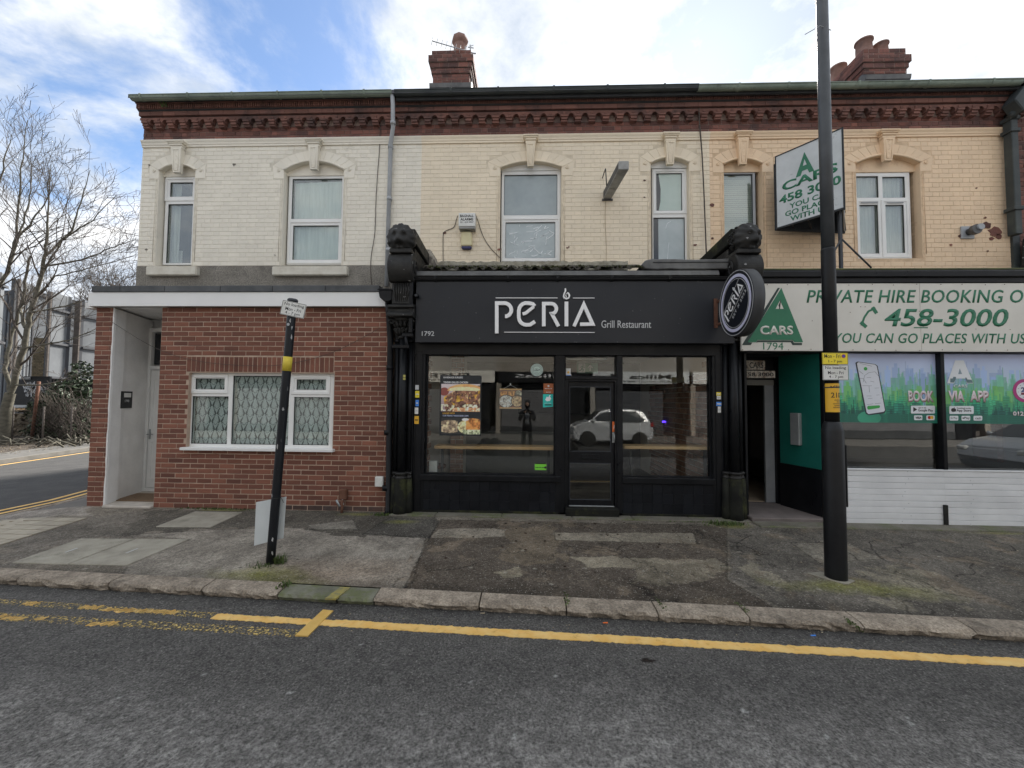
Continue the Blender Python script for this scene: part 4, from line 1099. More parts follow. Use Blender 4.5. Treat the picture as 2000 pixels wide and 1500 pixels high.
# gable wall, skewed with the side road
gw = MB().flat([(-7.675, 7.74), (-7.675, 7.51), (-10.0, 14), (-9.75, 14)], -0.3, 7.5); gw.build('gable_wall', m_brick_old, e)
def roofpiece(e, x0, x1, name='roof', xl_back=None):
    xb0 = x0 if xl_back is None else xl_back
    vs = [(x0-.05 if xl_back else x0, 7.14, 7.53), (x1, 7.14, 7.53), (x1, 10.7, 10.35), (xb0, 10.7, 10.35), (x1, 14.2, 7.5), (xb0-.8 if xl_back else x0, 14.2, 7.5)]
    vs += [(a, b_, c-.07) for a, b_, c in vs]
    mb = MB().add(vs, [(0, 1, 2, 3), (3, 2, 4, 5), (6, 9, 8, 7), (9, 11, 10, 8), (0, 6, 7, 1), (0, 3, 9, 6), (3, 5, 11, 9), (1, 7, 8, 2), (2, 8, 10, 4), (5, 4, 10, 11)])
    return mb.build(name, m_roof, e)
roofpiece(e, -7.6, -2.06, xl_back=-8.7)
MB().box(-9.7, -2.06, 13.8, 14, -.3, 7.5).build('rear_wall', m_brick_old, e)
MB().box(-2.10, -2.04, 7.8, 14, -.3, 7.45).build('party_wall', m_brick_old, e)
# downpipe (grey, offset below the cornice)
pp = [PX(767, 190, 7.08), 0]
xa = PX(767.5, 220, 7.25); xb_ = PX(760, 420, 7.44)
MB().tube([(xa, 7.19, 7.48), (xa, 7.24, 7.30), (xa, 7.26, 6.98), (xa-.01, 7.30, 6.90), (xb_+.01, 7.41, 6.68), (xb_, 7.44, 6.58), (xb_-.02, 7.44, 3.9)], 0.040, 12).build('downpipe', m_metalgrey, e)
for z in (6.97, 6.62, 5.6, 4.6):
    MB().lathe([(.05, z-.03), (.05, z+.03)], xa if z > 6.8 else xb_, 7.26 if z > 6.8 else 7.44, 12).build('pipe_collar', m_metalgrey, e)

# ground floor extension
X0, X1 = -6.99, -2.14
ZT = 3.20
exL, exR = -6.69, -5.89                      # porch opening
wx0, wx1 = PX(366, 800, 6.2), PX(651, 800, 6.2); wz0, wz1 = PZ(508, 880, 6.2), PZ(508, 728.5, 6.2)
lz1 = PZ(508, 698, 6.2)
lx0, lx1 = PX(364, 712, 6.2), PX(652, 712, 6.2)
mb = MB()
mb.flat([(X0, 6.206), (exL-.004, 6.206), (exL-.09, 6.42), (X0-.05, 6.42)], 0, ZT); mb.box(exR, wx0, 6.206, 6.42, 0, ZT); mb.box(wx1, X1, 6.206, 6.42, 0, ZT)
mb.box(wx0, wx1, 6.206, 6.42, 0, wz0); mb.box(wx0, wx1, 6.206, 6.42, wz1, ZT)
mb.build('extension_wall', m_mortar, e)
hol = [lambda a, b_: (exL, exR), lambda a, b_: (wx0, wx1) if a < wz1-.02 and b_ > wz0+.02 else None, lambda a, b_: (lx0, lx1) if a < lz1-.01 and b_ > wz1 else None]
nb_ = brick_field(e, 'brick', 'brickwork', m_brick, X0, X1, 0.0, ZT, 6.2, 0.0777, [0.229], 0.0105, hol, 290, 0.022, jit=0.002)
m_darkb = pm('sooty_base_brick', (0.06, 0.045, 0.042), (0.13, 0.075, 0.06), 4, .9, bump=.5, bscale=50, rnd=.3)
med = None
for o in list(COL.objects):
    if o.parent is e and o.name.startswith('brick') and o.type == 'MESH' and o.data.materials[0] is m_brick and o.name.split('.')[0] == 'brick' and (o.location.z < .07 or (o.location.x < -6.6 and o.location.z < .33)):
        if med is None: med = o.data.copy(); med.materials[0] = m_darkb
        o.data = med
me, uv_, uf_ = unit_brick('soldier_brick', m_brick)
ns_ = int(round((lx1-lx0)/.0765)); pw = (lx1-lx0)/ns_
for i in range(ns_):
    o = bpy.data.objects.new('soldier_brick', me); COL.objects.link(o)
    o.location = (lx0+pw*(i+.5), 6.2+random.uniform(-.002, .002), (lz1+wz1+.02)/2); o.scale = (lz1-wz1-.012, .022, pw-.0105); o.rotation_euler = (0, math.pi/2, 0); finish(o, e)
# left return of the extension, following the skew
MB().flat([(X0, 6.205), (X0+.02, 6.42), (-7.45, 7.6), (-7.53, 7.5)], 0, ZT).build('extension_side_wall', m_brick, e)
# porch: plastered splay, door set back, soffit
dx0, dx1 = -7.02, -6.02; YD = 7.12
MB().flat([(exL+.003, 6.205), (exL+.003, 6.23), (dx0-.0, YD+.1), (dx0-.12, YD+.1), (exL-.05, 6.44)], 0.0, ZT-.02).build('porch_side_wall', m_pwall, e)
mb = MB(); rr3 = random.Random(4); vs = []
for i in range(40):
    z = ZT*i/39; vs.append((exL-.012+rr3.uniform(-.012, .002), z))
pts = vs+[(exL+.006, ZT-.01), (exL+.006, 0)]
MB().prism(pts, 6.196, 6.206).build('ragged_plaster_edge', m_pwall, e)
MB().flat([(exR-.0, 6.42), (exR+.1, 6.42), (dx1+.05, YD+.1), (dx1-.0, YD+.1)], 0, ZT-.02).build('porch_inner_wall', m_pwall, e)
MB().flat([(-7.3, 6.3), (exR, 6.3), (exR, YD+.3), (-7.3, YD+.3)], PZ(250, 607, 6.4)+.02, ZT+.1).build('porch_ceiling', m_pwall, e)
MB().flat([(exL, 6.15), (exR, 6.15), (exR, YD+.2), (-7.1, YD+.2)], -0.2, 0.03).build('porch_step', pm('pale_step', (0.55, 0.5, 0.44), (0.42, 0.38, 0.33), 6, 0.8), e, 0.012)
MB().flat([(-6.78, 6.42), (-6.0, 6.42), (-6.0, 6.92), (-6.88, 6.92)], 0.031, 0.048).build('doormat', m_mat, None, 0.005, label='brown coir doormat on the porch step in front of the white door', cat='doormat')
dz = PZ(300, 640, YD)
MB().box(dx0-.2, dx1+.2, YD+.13, YD+.3, 0, ZT).build('porch_back_wall', m_pwall, e)
mb = MB(); framed(mb, (dx0, dx1, .03, dz), [(dx0+.075, dx1-.06, .09, dz-.08)], YD, YD+.1); dfr = mb.build('door', m_upvc, e, .005, merge=True)
db = PZ(305, 722, YD)
box('transom_bar', m_upvc, dx0+.07, dx1-.06, YD-.01, YD+.09, db, db+.07, dfr, .005)
MB().box(dx0+.11, dx1-.1, YD+.04, YD+.05, db+.1, dz-.1).build('transom_pane', m_carglass, dfr)
box('door_leaf', m_upvc, dx0+.08, dx1-.065, YD+.02, YD+.08, .095, db-.004, dfr, .008)
mb = MB(); ring(mb, dx0+.14, dx1-.2, .25, .95, .02, YD+.008, YD+.02); ring(mb, dx0+.14, dx1-.2, 1.1, db-.15, .02, YD+.008, YD+.02); mb.build('door_moulding', m_upvc, dfr)
hz = PZ(297, 848, YD)
MB().box(dx0+.105, dx0+.135, YD+.005, YD+.02, hz-.09, hz+.09).tube([(dx0+.12, YD+.01, hz), (dx0+.12, YD-.045, hz), (dx0+.23, YD-.045, hz)], .009, 8).build('door_handle', m_shaft, dfr)
# lower window
Yl = 6.27
wl = (PX(367.5, 800, Yl), PX(650.5, 800, Yl)); 
def R4(a, b_, c, d, Y=Yl):
    return (a, b_, c, d)
wn, rw, pw_ = make_window(e, (367, 651, 729, 876), [(381.5, 438.5, 739, 760.5), (374, 444.5, 774, 867), (453, 564, 734, 868.5), (579, 636.5, 741, 761.5), (573, 643, 775.5, 869.5)], [m_glass]*5, sashes=[(373, 446, 731.5, 768.5), (569.5, 645.5, 733, 770.5)], room=False, Y=Yl)
room_box(wn, rw[0], rw[1], rw[2], rw[3], Yl+.1, Yl+.9)
x0_, x1_ = PX(350, 878, 6.12), PX(649.5, 878, 6.12)
MB().box(x0_, x1_, 6.12, 6.36, PZ(500, 881.5, 6.12), PZ(500, 876, 6.12)).build('window_sill', m_upvc, e, .004)
def damask(U, V):
    pu, pv = 0.156, 0.258
    v = V+0.004*np.sin(U*40); u = U+0.006*np.sin(V*9)+0.012*np.sin(V*3+U*2)
    col = np.zeros(U.shape+(3,)); m_ = np.zeros(U.shape)
    for k in (0, 1):
        uu = (u/pu+0.5*k) % 1.0-0.5; vv = (v/pv+0.5*k) % 1.0      # 0 bottom..1 top
        t = vv
        # tapering fleur from bottom to middle, leaf crown above
        wl_ = np.where(t < .38, 0.31*(t/.38)**1.2, np.where(t < .46, 0.31-1.2*(t-.38), 0.285*np.sqrt(np.clip((1.0-t)/.5, 0, 1))))
        wl_ = wl_*(1+0.16*np.sin(t*75))
        mk = np.abs(uu) < wl_
        hole_ = (np.hypot(uu/.9, (t-.47)*1.5) > .19) & (np.hypot(uu/.9, (t-.47)*1.5) < .235) & (t < .5) 
        mk &= ~hole_
        mk &= ~((np.abs(np.sin(uu*28))*np.abs(np.sin(t*42)) > .86))
        m_ = np.maximum(m_, mk*1.0)
    fold = 0.93+0.07*np.sin(U*26+np.sin(V*3))
    lace = 0.80*fold; gap_ = 0.13*(0.9+0.2*vnoise(U, V, 12, 4, 3))
    v_ = np.where(m_ > .5, lace, gap_)
    return np.stack([v_*.97, v_*1.0, v_*1.02], -1)
grid_paint('net_curtain', m_lace, rw[0]+.03, rw[1]-.03, rw[2]+.03, rw[3]-.05, Yl+.075, 560, 300, damask, wn)
# fascia, coping, drip
fx0, fx1 = PX(172, 585, 6.1), PX(759, 585, 6.1); fz0, fz1 = PZ(500, 598, 6.1), PZ(500, 570.5, 6.1)
MB().box(fx0, fx1, 6.10, 6.13, fz0, fz1).build('fascia_board', m_wfascia, e, .003)
MB().flat([(fx0, 6.132), (fx0+.03, 6.132), (-7.68, 7.48), (-7.71, 7.48)], fz0, fz1).build('fascia_return', m_wfascia, e)
MB().flat([(fx0+.03, 6.135), (fx1, 6.135), (fx1, 6.2), (X0, 6.2), (-7.6, 7.4), (-7.68, 7.4)], fz0+.02, fz0+.04).build('soffit', m_upvc, e)
cj = [178, 234, 321, 430, 532, 635, 741]; cz0, cz1 = fz1, PZ(500, 557.5, 6.08)
cxs = [PX(q, 563, 6.08) for q in cj]
for a, b_ in zip(cxs[:-1], cxs[1:]):
    MB().box(a+.003, b_-.003, 6.08, 6.36, cz0+.002, cz1+random.uniform(-.004, .004)).build('coping_slab', m_slab, e, .005)
MB().flat([(fx0+.04, 6.36), (-2.15, 6.36), (-2.15, 7.49), (-7.6, 7.49)], cz0-.06, cz0+.02).build('flat_roof', m_slab, e)
# small items on the extension
ix, iz = PX(742, 940, 6.17), PZ(742, 940, 6.17)
MB().box(ix-.068, ix+.062, 6.13, 6.197, iz-.08, iz+.075).build('meter_box', m_wplate, e, .01)
ix, iz = PX(670, 975, 6.15), PZ(670, 968, 6.15)
gm = thing('gas_pipe_cover', 'rusty brown pipe cover with a bent pipe at the foot of the red brick wall', 'pipe cover', (ix, 6.15, 0))
MB().box(ix-.055, ix+.06, 6.12, 6.198, iz-.06, iz+.10).build('cover', m_rust, gm, .012)
MB().tube([(ix, 6.14, iz-.05), (ix+.01, 6.13, iz-.13), (ix-.04, 6.12, iz-.16), (ix-.09, 6.12, iz-.06)], .017, 8).build('pipe', m_shaft, gm)
MB().tube([(ix+.0, 6.13, iz-.06), (ix+.0, 6.12, -.02)], .022, 8).build('riser', m_rust, gm)
pl = thing('intercom_plate', 'black house number plate 1790 with a doorbell on the white porch wall', 'door plate', (-6.8, 6.7, 1.5))
# plate lies on the splayed wall
p0 = Vector((exL+.003, 6.23)); p1_ = Vector((dx0, YD+.1)); dv = (p1_-p0).normalized()
def on_splay(px, py):
    d = RM @ Vector(((px-1000)/FPX, (750-py)/FPX, -1.0))
    # intersect ray with vertical plane through p0 along dv
    nx_, ny_ = -dv.y, dv.x
    t = (nx_*p0.x+ny_*p0.y)/(nx_*d.x+ny_*d.y)
    return Vector((d.x*t, d.y*t, CAM_H+d.z*t))
def splay_quad(name, m, a, b_, parent, off, th=.012):
    q0, q1 = on_splay(*a), on_splay(*b_); nrm = Vector((-dv.y, dv.x, 0)); nrm = -nrm if nrm.x < 0 else nrm
    if nrm.y > 0 and nrm.x < 0: nrm = -nrm
    vs = []
    for o_ in (off, off-th):
        for (pq, z) in ((q0, q1.z), (q1, q1.z), (q1, q0.z), (q0, q0.z)): vs.append((pq.x+nrm.x*o_, pq.y+nrm.y*o_, z))
    return MB().add(vs, [(0, 1, 2, 3), (7, 6, 5, 4), (0, 4, 5, 1), (1, 5, 6, 2), (2, 6, 7, 3), (3, 7, 4, 0)]).build(name, m, parent)
splay_quad('plate', m_black, (234.5, 764), (254.5, 797), pl, .022, .022)
splay_quad('doorbell', m_wplate, (239.5, 767.5), (252, 776), pl, .028, .008)
q = on_splay(245, 783); ang_ = math.atan2(dv.y, dv.x)
tt = text('1790', m_lightlet, -.055, .055, -.02, .02, 0, None, .001, name='number')
tt.location = (q.x+.022*math.cos(ang_-math.pi/2), q.y+.022*math.sin(ang_-math.pi/2), q.z); tt.rotation_euler = (0, 0, ang_)
wmx = tt.matrix_basis.copy(); tt.parent = pl; tt.matrix_parent_inverse = wmat(pl).inverted()
# ================================================================== RESTAURANT BUILDING (1792)
P_W = [
 dict(l=(977, 327), r=(1097, 327), c=(1036, 315), zb=4.18, kt=(1036, 261), kb=(1036.5, 320), kw=15, frame_top=PZ(1036, 334, 7.62), tym=m_upvc),
 dict(l=(1270.5, 318), r=(1346, 318), c=(1308, 307), zb=4.18, kt=(1311, 256.5), kb=(1309, 316), kw=16.5, frame_top=PZ(1308, 329, 7.62), tym=m_upvc),
]
PH = upper_house('restaurant_building', 'middle terrace building with cream painted upper floor above the black restaurant front', -2.06, 3.44, 4.0, 4.18, m_pcream, m_jcream, P_W, 2, (0.7, 8.0, 0))
e = PH.e
# a strip of the neighbour's white paint left of the party line is on the corner house
w3, r3, p3 = make_window(e, (979, 1095, 334, 512), [(984.5, 1088.5, 341, 420), (987, 1084.5, 434, 504)], [m_frost, m_frostw], sashes=[(980, 1094, 425, 511)])
w4, r4, p4 = make_window(e, (1274, 1342, 329.5, 520), [(1282, 1332.5, 338, 411), (1276.5, 1338, 425, 515)], [m_greenfilm, m_frostw], sashes=[(1275.5, 1341, 331, 418)])
# torn tape scraps on the lower pane
mb = MB(); r = random.Random(5); q = p3[1]
for i in range(40):
    a = r.uniform(q[0]+.06, q[1]-.12); b_ = r.uniform(q[2]+.03, q[3]-.06); an = r.choice([0.1, -0.2, 0.6, 1.3, -0.5, 0.3])+r.uniform(-.2, .2); ln = r.uniform(.04, .22)
    pts = [(a+ln*t*math.cos(an)+r.uniform(-.008, .008), b_+ln*t*math.sin(an)+r.uniform(-.01, .01)) for t in (0, .33, .66, 1)]
    pts = [(min(max(x, q[0]+.02), q[1]-.02), min(max(z, q[2]+.01), q[3]-.02)) for x, z in pts]
    mb.ribbon(pts, r.uniform(.006, .017), 7.6465, 7.6485)
mb.build('tape_scraps', m_scratch, w3)
MB().prism([(p4[0][0], p4[0][2]), (p4[0][0]+.05, p4[0][2]), (p4[0][0]+.085, p4[0][2]+.2), (p4[0][0]+.09, p4[0][3]-.3), (p4[0][0]+.05, p4[0][3]), (p4[0][0], p4[0][3])], 7.646, 7.648).build('broken_film_gap', m_carglass, w4)
MB().box(p4[1][0], p4[1][0]+.10, 7.646, 7.648, p4[1][2], p4[1][3]).build('dark_gap', m_carglass, w4)
MB().ribbon([(p4[1][0]+.27, p4[1][2]+.1), (p4[1][0]+.29, p4[1][2]+.35), (p4[1][0]+.30, p4[1][2]+.42)], .006, 7.6455, 7.6465).ribbon([(p4[1][0]+.24, p4[1][3]-.2), (p4[1][0]+.27, p4[1][3]-.1), (p4[1][0]+.34, p4[1][3]-.06)], .006, 7.6455, 7.6465).build('tape_scraps', m_scratch, w4)
gutter(e, -2.5, 3.1, m_gutterblk, joints=[PX(q, 166, 7.12) for q in (880, 973, 1082, 1187, 1299)])
MB().box(-2.5, 3.3, 7.24, 7.28, 7.40, 7.55).build('gutter_board', m_soffit, e)
roofpiece(e, -2.06, 3.44)
MB().box(-2.04, 3.44, 13.8, 14, -.3, 7.5).build('rear_wall', m_brick_old, e)
MB().box(3.41, 3.47, 7.8, 14, -.3, 7.45).build('party_wall', m_brick_old, e)

def chimney(e, x0, x1, y0, y1, pots, zt=10.69, d=0):
    zt += d
    lays = [(0.0, 9.0, 9.86), (.03, 9.86, 9.99), (.06, 9.99, 10.12), (.09, 10.12, 10.24)]
    lays = [(0.0, 9.2, 10.02), (0.035, 10.02, 10.15), (0.065, 10.15, 10.275), (0.10, 10.275, 10.45), (0.03, 10.45, zt-d)]
    lays = [(o_, a+d, b_+d) for o_, a, b_ in lays]
    ch = None
    for i, (o_, a, b_) in enumerate(lays):
        mb = MB().box(x0+.0-o_, x1+o_, y0-o_, y1+o_, a, b_)
        if ch is None: ch = mb.build('chimney', m_mortar_old, e)
        else: mb.build('chimney_course', m_mortar_old, ch)
        rows = max(1, int(round((b_-max(a, 9.6))/.0857))); z0_ = max(a, 9.6)
        hh = (b_-z0_)/rows
        for r_ in range(rows):
            z = z0_+hh*r_
            x = x0-o_-(0.12 if r_ % 2 else 0)
            while x < x1+o_:
                a_, c_ = max(x, x0-o_), min(x+.236, x1+o_)
                if c_-a_ > .03:
                    MB().box(a_+.003, c_-.003, y0-o_-.007, y0-o_+.05, z+.004, z+hh-.004).build('brick', m_brick_old, ch, .006)
                x += .244
            sx = x0-o_ if x0 > 0 else x1+o_; sg = -1 if x0 > 0 else 1
            y = y0-o_-(0.12 if r_ % 2 == 0 else 0)
            while y < y1+o_:
                a_, c_ = max(y, y0-o_), min(y+.236, y1+o_)
                if c_-a_ > .03:
                    MB().box(min(sx, sx+sg*.007), max(sx, sx+sg*.007)+(.02 if sg < 0 else 0), a_+.003, c_-.003, z+.004, z+hh-.004).build('brick', m_brick_old, ch, 0)
                y += .244
    MB().profile_x([(y0-.12, 9.70), (y0-.10, 9.60), (y0+.1, 9.5), (y0+.1, 9.79), (y0-.01, 9.79)], x0-.06, x1+.07).build('lead_flashing', m_lead, ch)
    for (px_, py_, r0, hh, kind) in pots:
        if kind == 'oct':
            MB().lathe([(r0*1.25, zt-.02), (r0*1.2, zt+.06), (r0, zt+.09), (r0*.97, zt+hh*.68), (r0*1.22, zt+hh*.78), (r0*1.28, zt+hh*.86), (r0*1.12, zt+hh), (r0*.85, zt+hh), (r0*.8, zt+hh*.8)], px_, py_, 8, smooth=False).build('chimney_pot', m_pot, ch)
        else:
            MB().lathe([(r0*1.15, zt-.02), (r0, zt+.05), (r0*.9, zt+hh*.9), (r0*1.08, zt+hh*.92), (r0*1.08, zt+hh), (r0*.8, zt+hh), (r0*.78, zt+hh*.8)], px_, py_, 20).build('chimney_pot', m_pot, ch)
    return ch
x_ = lambda px, Y=9.75: PX(px, 120, Y)
chimney(e, x_(846), x_(917), 9.75, 11.0, [(x_(898, 10.05), 10.05, .17, .62, 'oct'), (x_(868, 10.7), 10.9, .10, .58, 'r')], 10.62)
# TV aerial
ae = thing('tv_aerial', 'TV aerial on a mast with a long toothed boom beside the left chimney', 'aerial', (x_(921), 9.9, 9.6))
def p3d(px, py, Y): x, z = P(px, py, Y); return (x, Y, z)
MB().tube([p3d(922, 172, 9.95), p3d(918.5, 88, 9.95)], .018, 8).build('mast', m_metalgrey, ae)
mb = MB(); A_, B_ = Vector(p3d(923, 103, 9.9)), Vector(p3d(844, 80, 9.3)); mb.tube([A_, B_], .012, 6)
el_dir = Vector((0.06, -0.1, 0.16)).normalized()
for i in range(8):
    t = 1-i*0.113; c = A_+(B_-A_)*t; hl = .10+.012*i*0; mb.tube([c-Vector((.02, .0, .1)), c+Vector((.02, 0, .1))], .006, 5)
mb.build('boom', m_metalgrey, ae)
mb = MB(); c = A_+(B_-A_)*.22
mb.tube([c+Vector((.06, 0, .10)), c+Vector((-.02, 0, -.22))], .012, 5); mb.tube([A_+Vector((-.05, 0, .0)), A_+Vector((.1, 0, -.03))], .016, 6)
mb.tube([p3d(914, 92, 9.95), p3d(926, 94, 9.95)], .013, 5); mb.tube([p3d(919, 90, 9.95), p3d(925, 88, 9.95)], .008, 5)
mb.build('reflector', m_metalgrey, ae)

# ---------------------------------------------------------------- shopfront canopy
Yt = 6.15
cz = PZ(1000, 527, Yt)          # tile nose level
xL, xR = -1.62, 3.02
# sloping pantile strip
nt_ = 21; xt0, xt1 = PX(835, 520, Yt), PX(1262, 520, Yt); pw = (xt1-xt0)/nt_
def pantile():
    mb = MB(); n = 7; vs = []; rows = [(6.13, cz+.035), (6.55, cz+.18), (7.0, cz+.33), (7.49, cz+.50)]
    for k, (y, z) in enumerate(rows):
        for i in range(n+1):
            u = i/n; hh = .028*math.sin(u*2*math.pi)+.006
            vs.append((-pw*.53+pw*1.06*u, y, z+hh))
    m_ = len(vs)
    vs += [(a, b_, c-.022) for a, b_, c in vs]
    fs = []
    for k in range(len(rows)-1):
        for i in range(n): a = k*(n+1)+i; fs.append((a, a+1, a+n+2, a+n+1))
    for i in range(n): fs.append((i, m_+i, m_+i+1, i+1))
    return mb.add(vs, fs, True)
pt = pantile().build('roof_tile', m_rtile, e)
for i in range(nt_):
    o = pt if i == 0 else bpy.data.objects.new('roof_tile', pt.data)
    if i: COL.objects.link(o); finish(o, e)
    o.location = (xt0+pw*(i+.5), random.uniform(-.012, .012), random.uniform(-.006, .006))
    o.rotation_euler = (0, random.uniform(-.02, .02), 0)
# moss clumps and rough mortar line at the wall
mb = MB(); r = random.Random(9)
for i in range(260):
    x = r.uniform(xt0, xt1); y = 6.12+r.uniform(-.01, .05); z = cz+.03+r.uniform(-.005, .03); s_ = r.uniform(.008, .02)
    mb.lathe([(s_*.6, z-s_*.4), (s_, z), (s_*.4, z+s_*.7)], x, y, 5, smooth=False)
mb.build('moss', pm('dark_moss', (0.03, 0.035, 0.012), (0.07, 0.075, 0.025), 20, 0.95, rnd=.4), e, kind='stuff')
n = 60; top = [(xt0-.25+(xt1-xt0+.3)*i/n, PZ(1000, 512, 7.46)+r.uniform(-.012, .02)) for i in range(n+1)]
MB().prism(top+[(top[-1][0], 4.2), (top[0][0], 4.2)], 7.44, 7.50).build('mortar_fillet', pm('flaky_mortar', (0.42, 0.40, 0.33), (0.25, 0.23, 0.18), 12, .95, bump=.8, bscale=30, dirt=((0.10, .10, .05), 10, .55, .6)), e)
# rubble block by the left console
MB().prism([(PX(813, 527, 7.0), PZ(813, 527, 7.0)), (PX(829, 488, 7.0), PZ(829, 488, 7.0)), (PX(842, 489, 7.0), PZ(842, 489, 7.0)), (PX(846, 500, 7.0), PZ(846, 500, 7.0)), (PX(858, 527, 7.0), PZ(858, 527, 7.0))], 6.95, 7.45).build('broken_parapet_stub', pm('lichened_render', (0.40, 0.36, 0.30), (0.16, 0.14, 0.12), 7, .95, bump=.8, bscale=25, contrast=(.45, .55)), e, .01)
# lead band, black gutter
MB().profile_x([(6.12, PZ(1000, 539.5, 6.1)), (6.09, PZ(1000, 538, 6.1)), (6.11, PZ(1000, 529, 6.1)), (6.15, PZ(1000, 527, 6.1)), (6.5, PZ(1000, 527, 6.1)), (6.5, PZ(1000, 539.5, 6.1))], PX(790, 530, 6.1), xR-.1).build('lead_band', m_lead, e)
gb = MB(); zc_ = PZ(1000, 543.5, 6.0)
g_ = gutter(e, PX(797, 543, 6.02), 3.02, m_black, zc=zc_-.03, yc=6.03, r=.04, joints=[PX(q, 545, 6.0) for q in (850, 992, 1089, 1195, 1308)], name='shop_gutter')
MB().box(-1.70, 3.02, 6.07, 6.3, zc_-.05, zc_+.035).build('gutter_board', m_black, e)
# lead box at the right end
lb = MB(); xa0, xa1 = PX(1262, 515, 6.12), PX(1440, 515, 6.12); za, zb2 = PZ(1350, 526, 6.12), PZ(1350, 506.5, 6.12)
r = random.Random(12)
top = [(xa0-.08, zb2-.09), (xa0-.02, zb2-.02), (xa0+.10, zb2+.008)]+[(xa0+.12+(xa1-xa0-.12)*i/8, zb2+r.uniform(-.008, .008)) for i in range(9)]
bot = [(xa1-(xa1-xa0)*i/8, za+r.uniform(-.008, .006)) for i in range(9)]+[(xa0-.02, za+.01)]
MB().prism(top+bot, 6.10, 7.45).build('lead_box', m_lead, e, .012)
MB().box(xa0+.1, xa1, 6.09, 6.101, (za+zb2)/2+.02, (za+zb2)/2+.03).build('lead_seam', m_soffit, e)

# ---------------------------------------------------------------- shopfront frame
Yg = 6.30
ztop = PZ(1100, 690, 6.2); z668 = PZ(1100, 669, 6.1)
f = thing('shopfront', 'black painted timber and glass restaurant shopfront with central glazed door', 'shopfront', (0.6, 6.2, 0))
xo = lambda px, py=850, Y=6.22: PX(px, py, Y)
zz6 = lambda py, px=1000, Y=6.22: PZ(px, py, Y)
xs_sf = dict(L0=xo(808), L1=xo(826), A0=xo(830), A1=xo(1084), M1=xo(1103), D0=xo(1110), D1=xo(1205), N0=xo(1207), N1=xo(1216), B1=xo(1392), R1=xo(1418))
zg0, zg1 = zz6(928), zz6(693.5)
box('head_rail', m_black, xo(808), xo(1420), 6.19, 6.42, zg1, zz6(668)+.03, f)
box('fascia_backing', m_black, -1.72, 3.1, 6.12, 6.5, zz6(670), PZ(1000, 546, 6.1), f, 0)
for a, b_ in ((808, 829), (1084, 1103), (1205, 1216), (1392, 1417)):
    box('post', m_black, xo(a), xo(b_), 6.20, 6.42, 0.0 if a in (808, 1392) else 0.03, zg1, f, .006)
for a, b_ in ((812, 824), (1397, 1412)):
    box('post_moulding', m_black, xo(a), xo(b_), 6.185, 6.20, 0.0, zg1+.05, f, .006)
# sills
zs0, zs1 = zz6(940), zz6(928.5)
for a, b_ in ((822, 1095), (1214, 1394)):
    box('sill', m_black, xo(a), xo(b_), 6.17, 6.42, zs0, zs1, f, .008)
    box('sill_bead', m_metalgrey if 0 else m_black, xo(a)+.02, xo(b_)-.02, 6.255, 6.29, zs1, zs1+.014, f, .002)
# tiled risers
for a, b_ in ((823, 1093), (1215, 1392)):
    x0_, x1_ = xo(a), xo(b_); zt_ = zs0; zb_ = -.02
    box('stall_riser', m_bjoint, x0_, x1_, 6.216, 6.42, zb_, zt_, f, 0)
    n = int(round((x1_-x0_)/.152)); pwt = (x1_-x0_)/n; nr = 3; ph_ = (zt_-.045)/nr
    tm = MB().box(-pwt/2+.0012, pwt/2-.0012, 0, .01, -ph_/2+.0012, ph_/2-.0012).build('riser_tile', m_btile, f, .0015)
    first = True
    for j in range(nr):
        for i in range(n):
            o = tm if first else bpy.data.objects.new('riser_tile', tm.data)
            if not first: COL.objects.link(o); finish(o, f)
            first = False
            o.location = (x0_+pwt*(i+.5), 6.206+random.uniform(-.0008, .0008), .045+ph_*(j+.5)); o.rotation_euler = (random.uniform(-.002, .002), 0, random.uniform(-.003, .003))
    box('plinth', m_blackmoss, x0_, x1_, 6.195, 6.215, -.03, .044, f, .004)
# shop glass
for a, b_ in ((829, 1085), (1215, 1393)):
    MB().box(xo(a), xo(b_), 6.300, 6.308, zg0-.01, zg1+.02).build('window_pane', m_glassdk, f)
    mb = MB(); ring(mb, xo(a), xo(b_), zg0-.012, zg1+.012, .025, 6.27, 6.30); mb.build('glazing_bead', m_black, f, .003, merge=True)
# door
zd1 = zz6(745, 1155); zd0 = zz6(990, 1155); 
dr = MB(); framed(dr, (xo(1103), xo(1207), zd0-.0, zz6(738)), [(xo(1110), xo(1201), zd0+.001, zd1)], 6.22, 6.36)
dfm = dr.build('door_frame', m_black, f, .005, merge=True)
box('transom', m_black, xo(1103), xo(1207), 6.20, 6.38, zz6(741, 1150), zz6(735, 1150), f, .006)
DY = 6.26
dl = MB(); gz = [(xo(1113.5), xo(1193.5), zz6(882, 1155), zz6(756, 1155)), (xo(1114), xo(1193.5), zz6(977, 1155), zz6(906, 1155))]
framed(dl, (xo(1110)+.006, xo(1201)-.004, zd0+.004, zd1-.006), gz, DY, DY+.05)
door = dl.build('door', m_black, f, .005, merge=True)
for q in gz:
    MB().box(q[0], q[1], DY+.02, DY+.026, q[2], q[3]).build('door_pane', m_glassdk, door)
    mb = MB(); ring(mb, q[0]-.006, q[1]+.006, q[2]-.006, q[3]+.006, .008, DY-.003, DY+.01); mb.build('pane_trim', m_hoarddk, door)
lx, lz = xo(1154), zz6(893, 1155)
MB().box(lx-.135, lx+.135, DY-.012, DY, lz-.035, lz+.04).box(lx-.12, lx+.12, DY-.02, DY-.01, lz-.028, lz-.018).build('letter_plate', m_black, door, .004)
hx = xo(1200, 850, 6.2); 
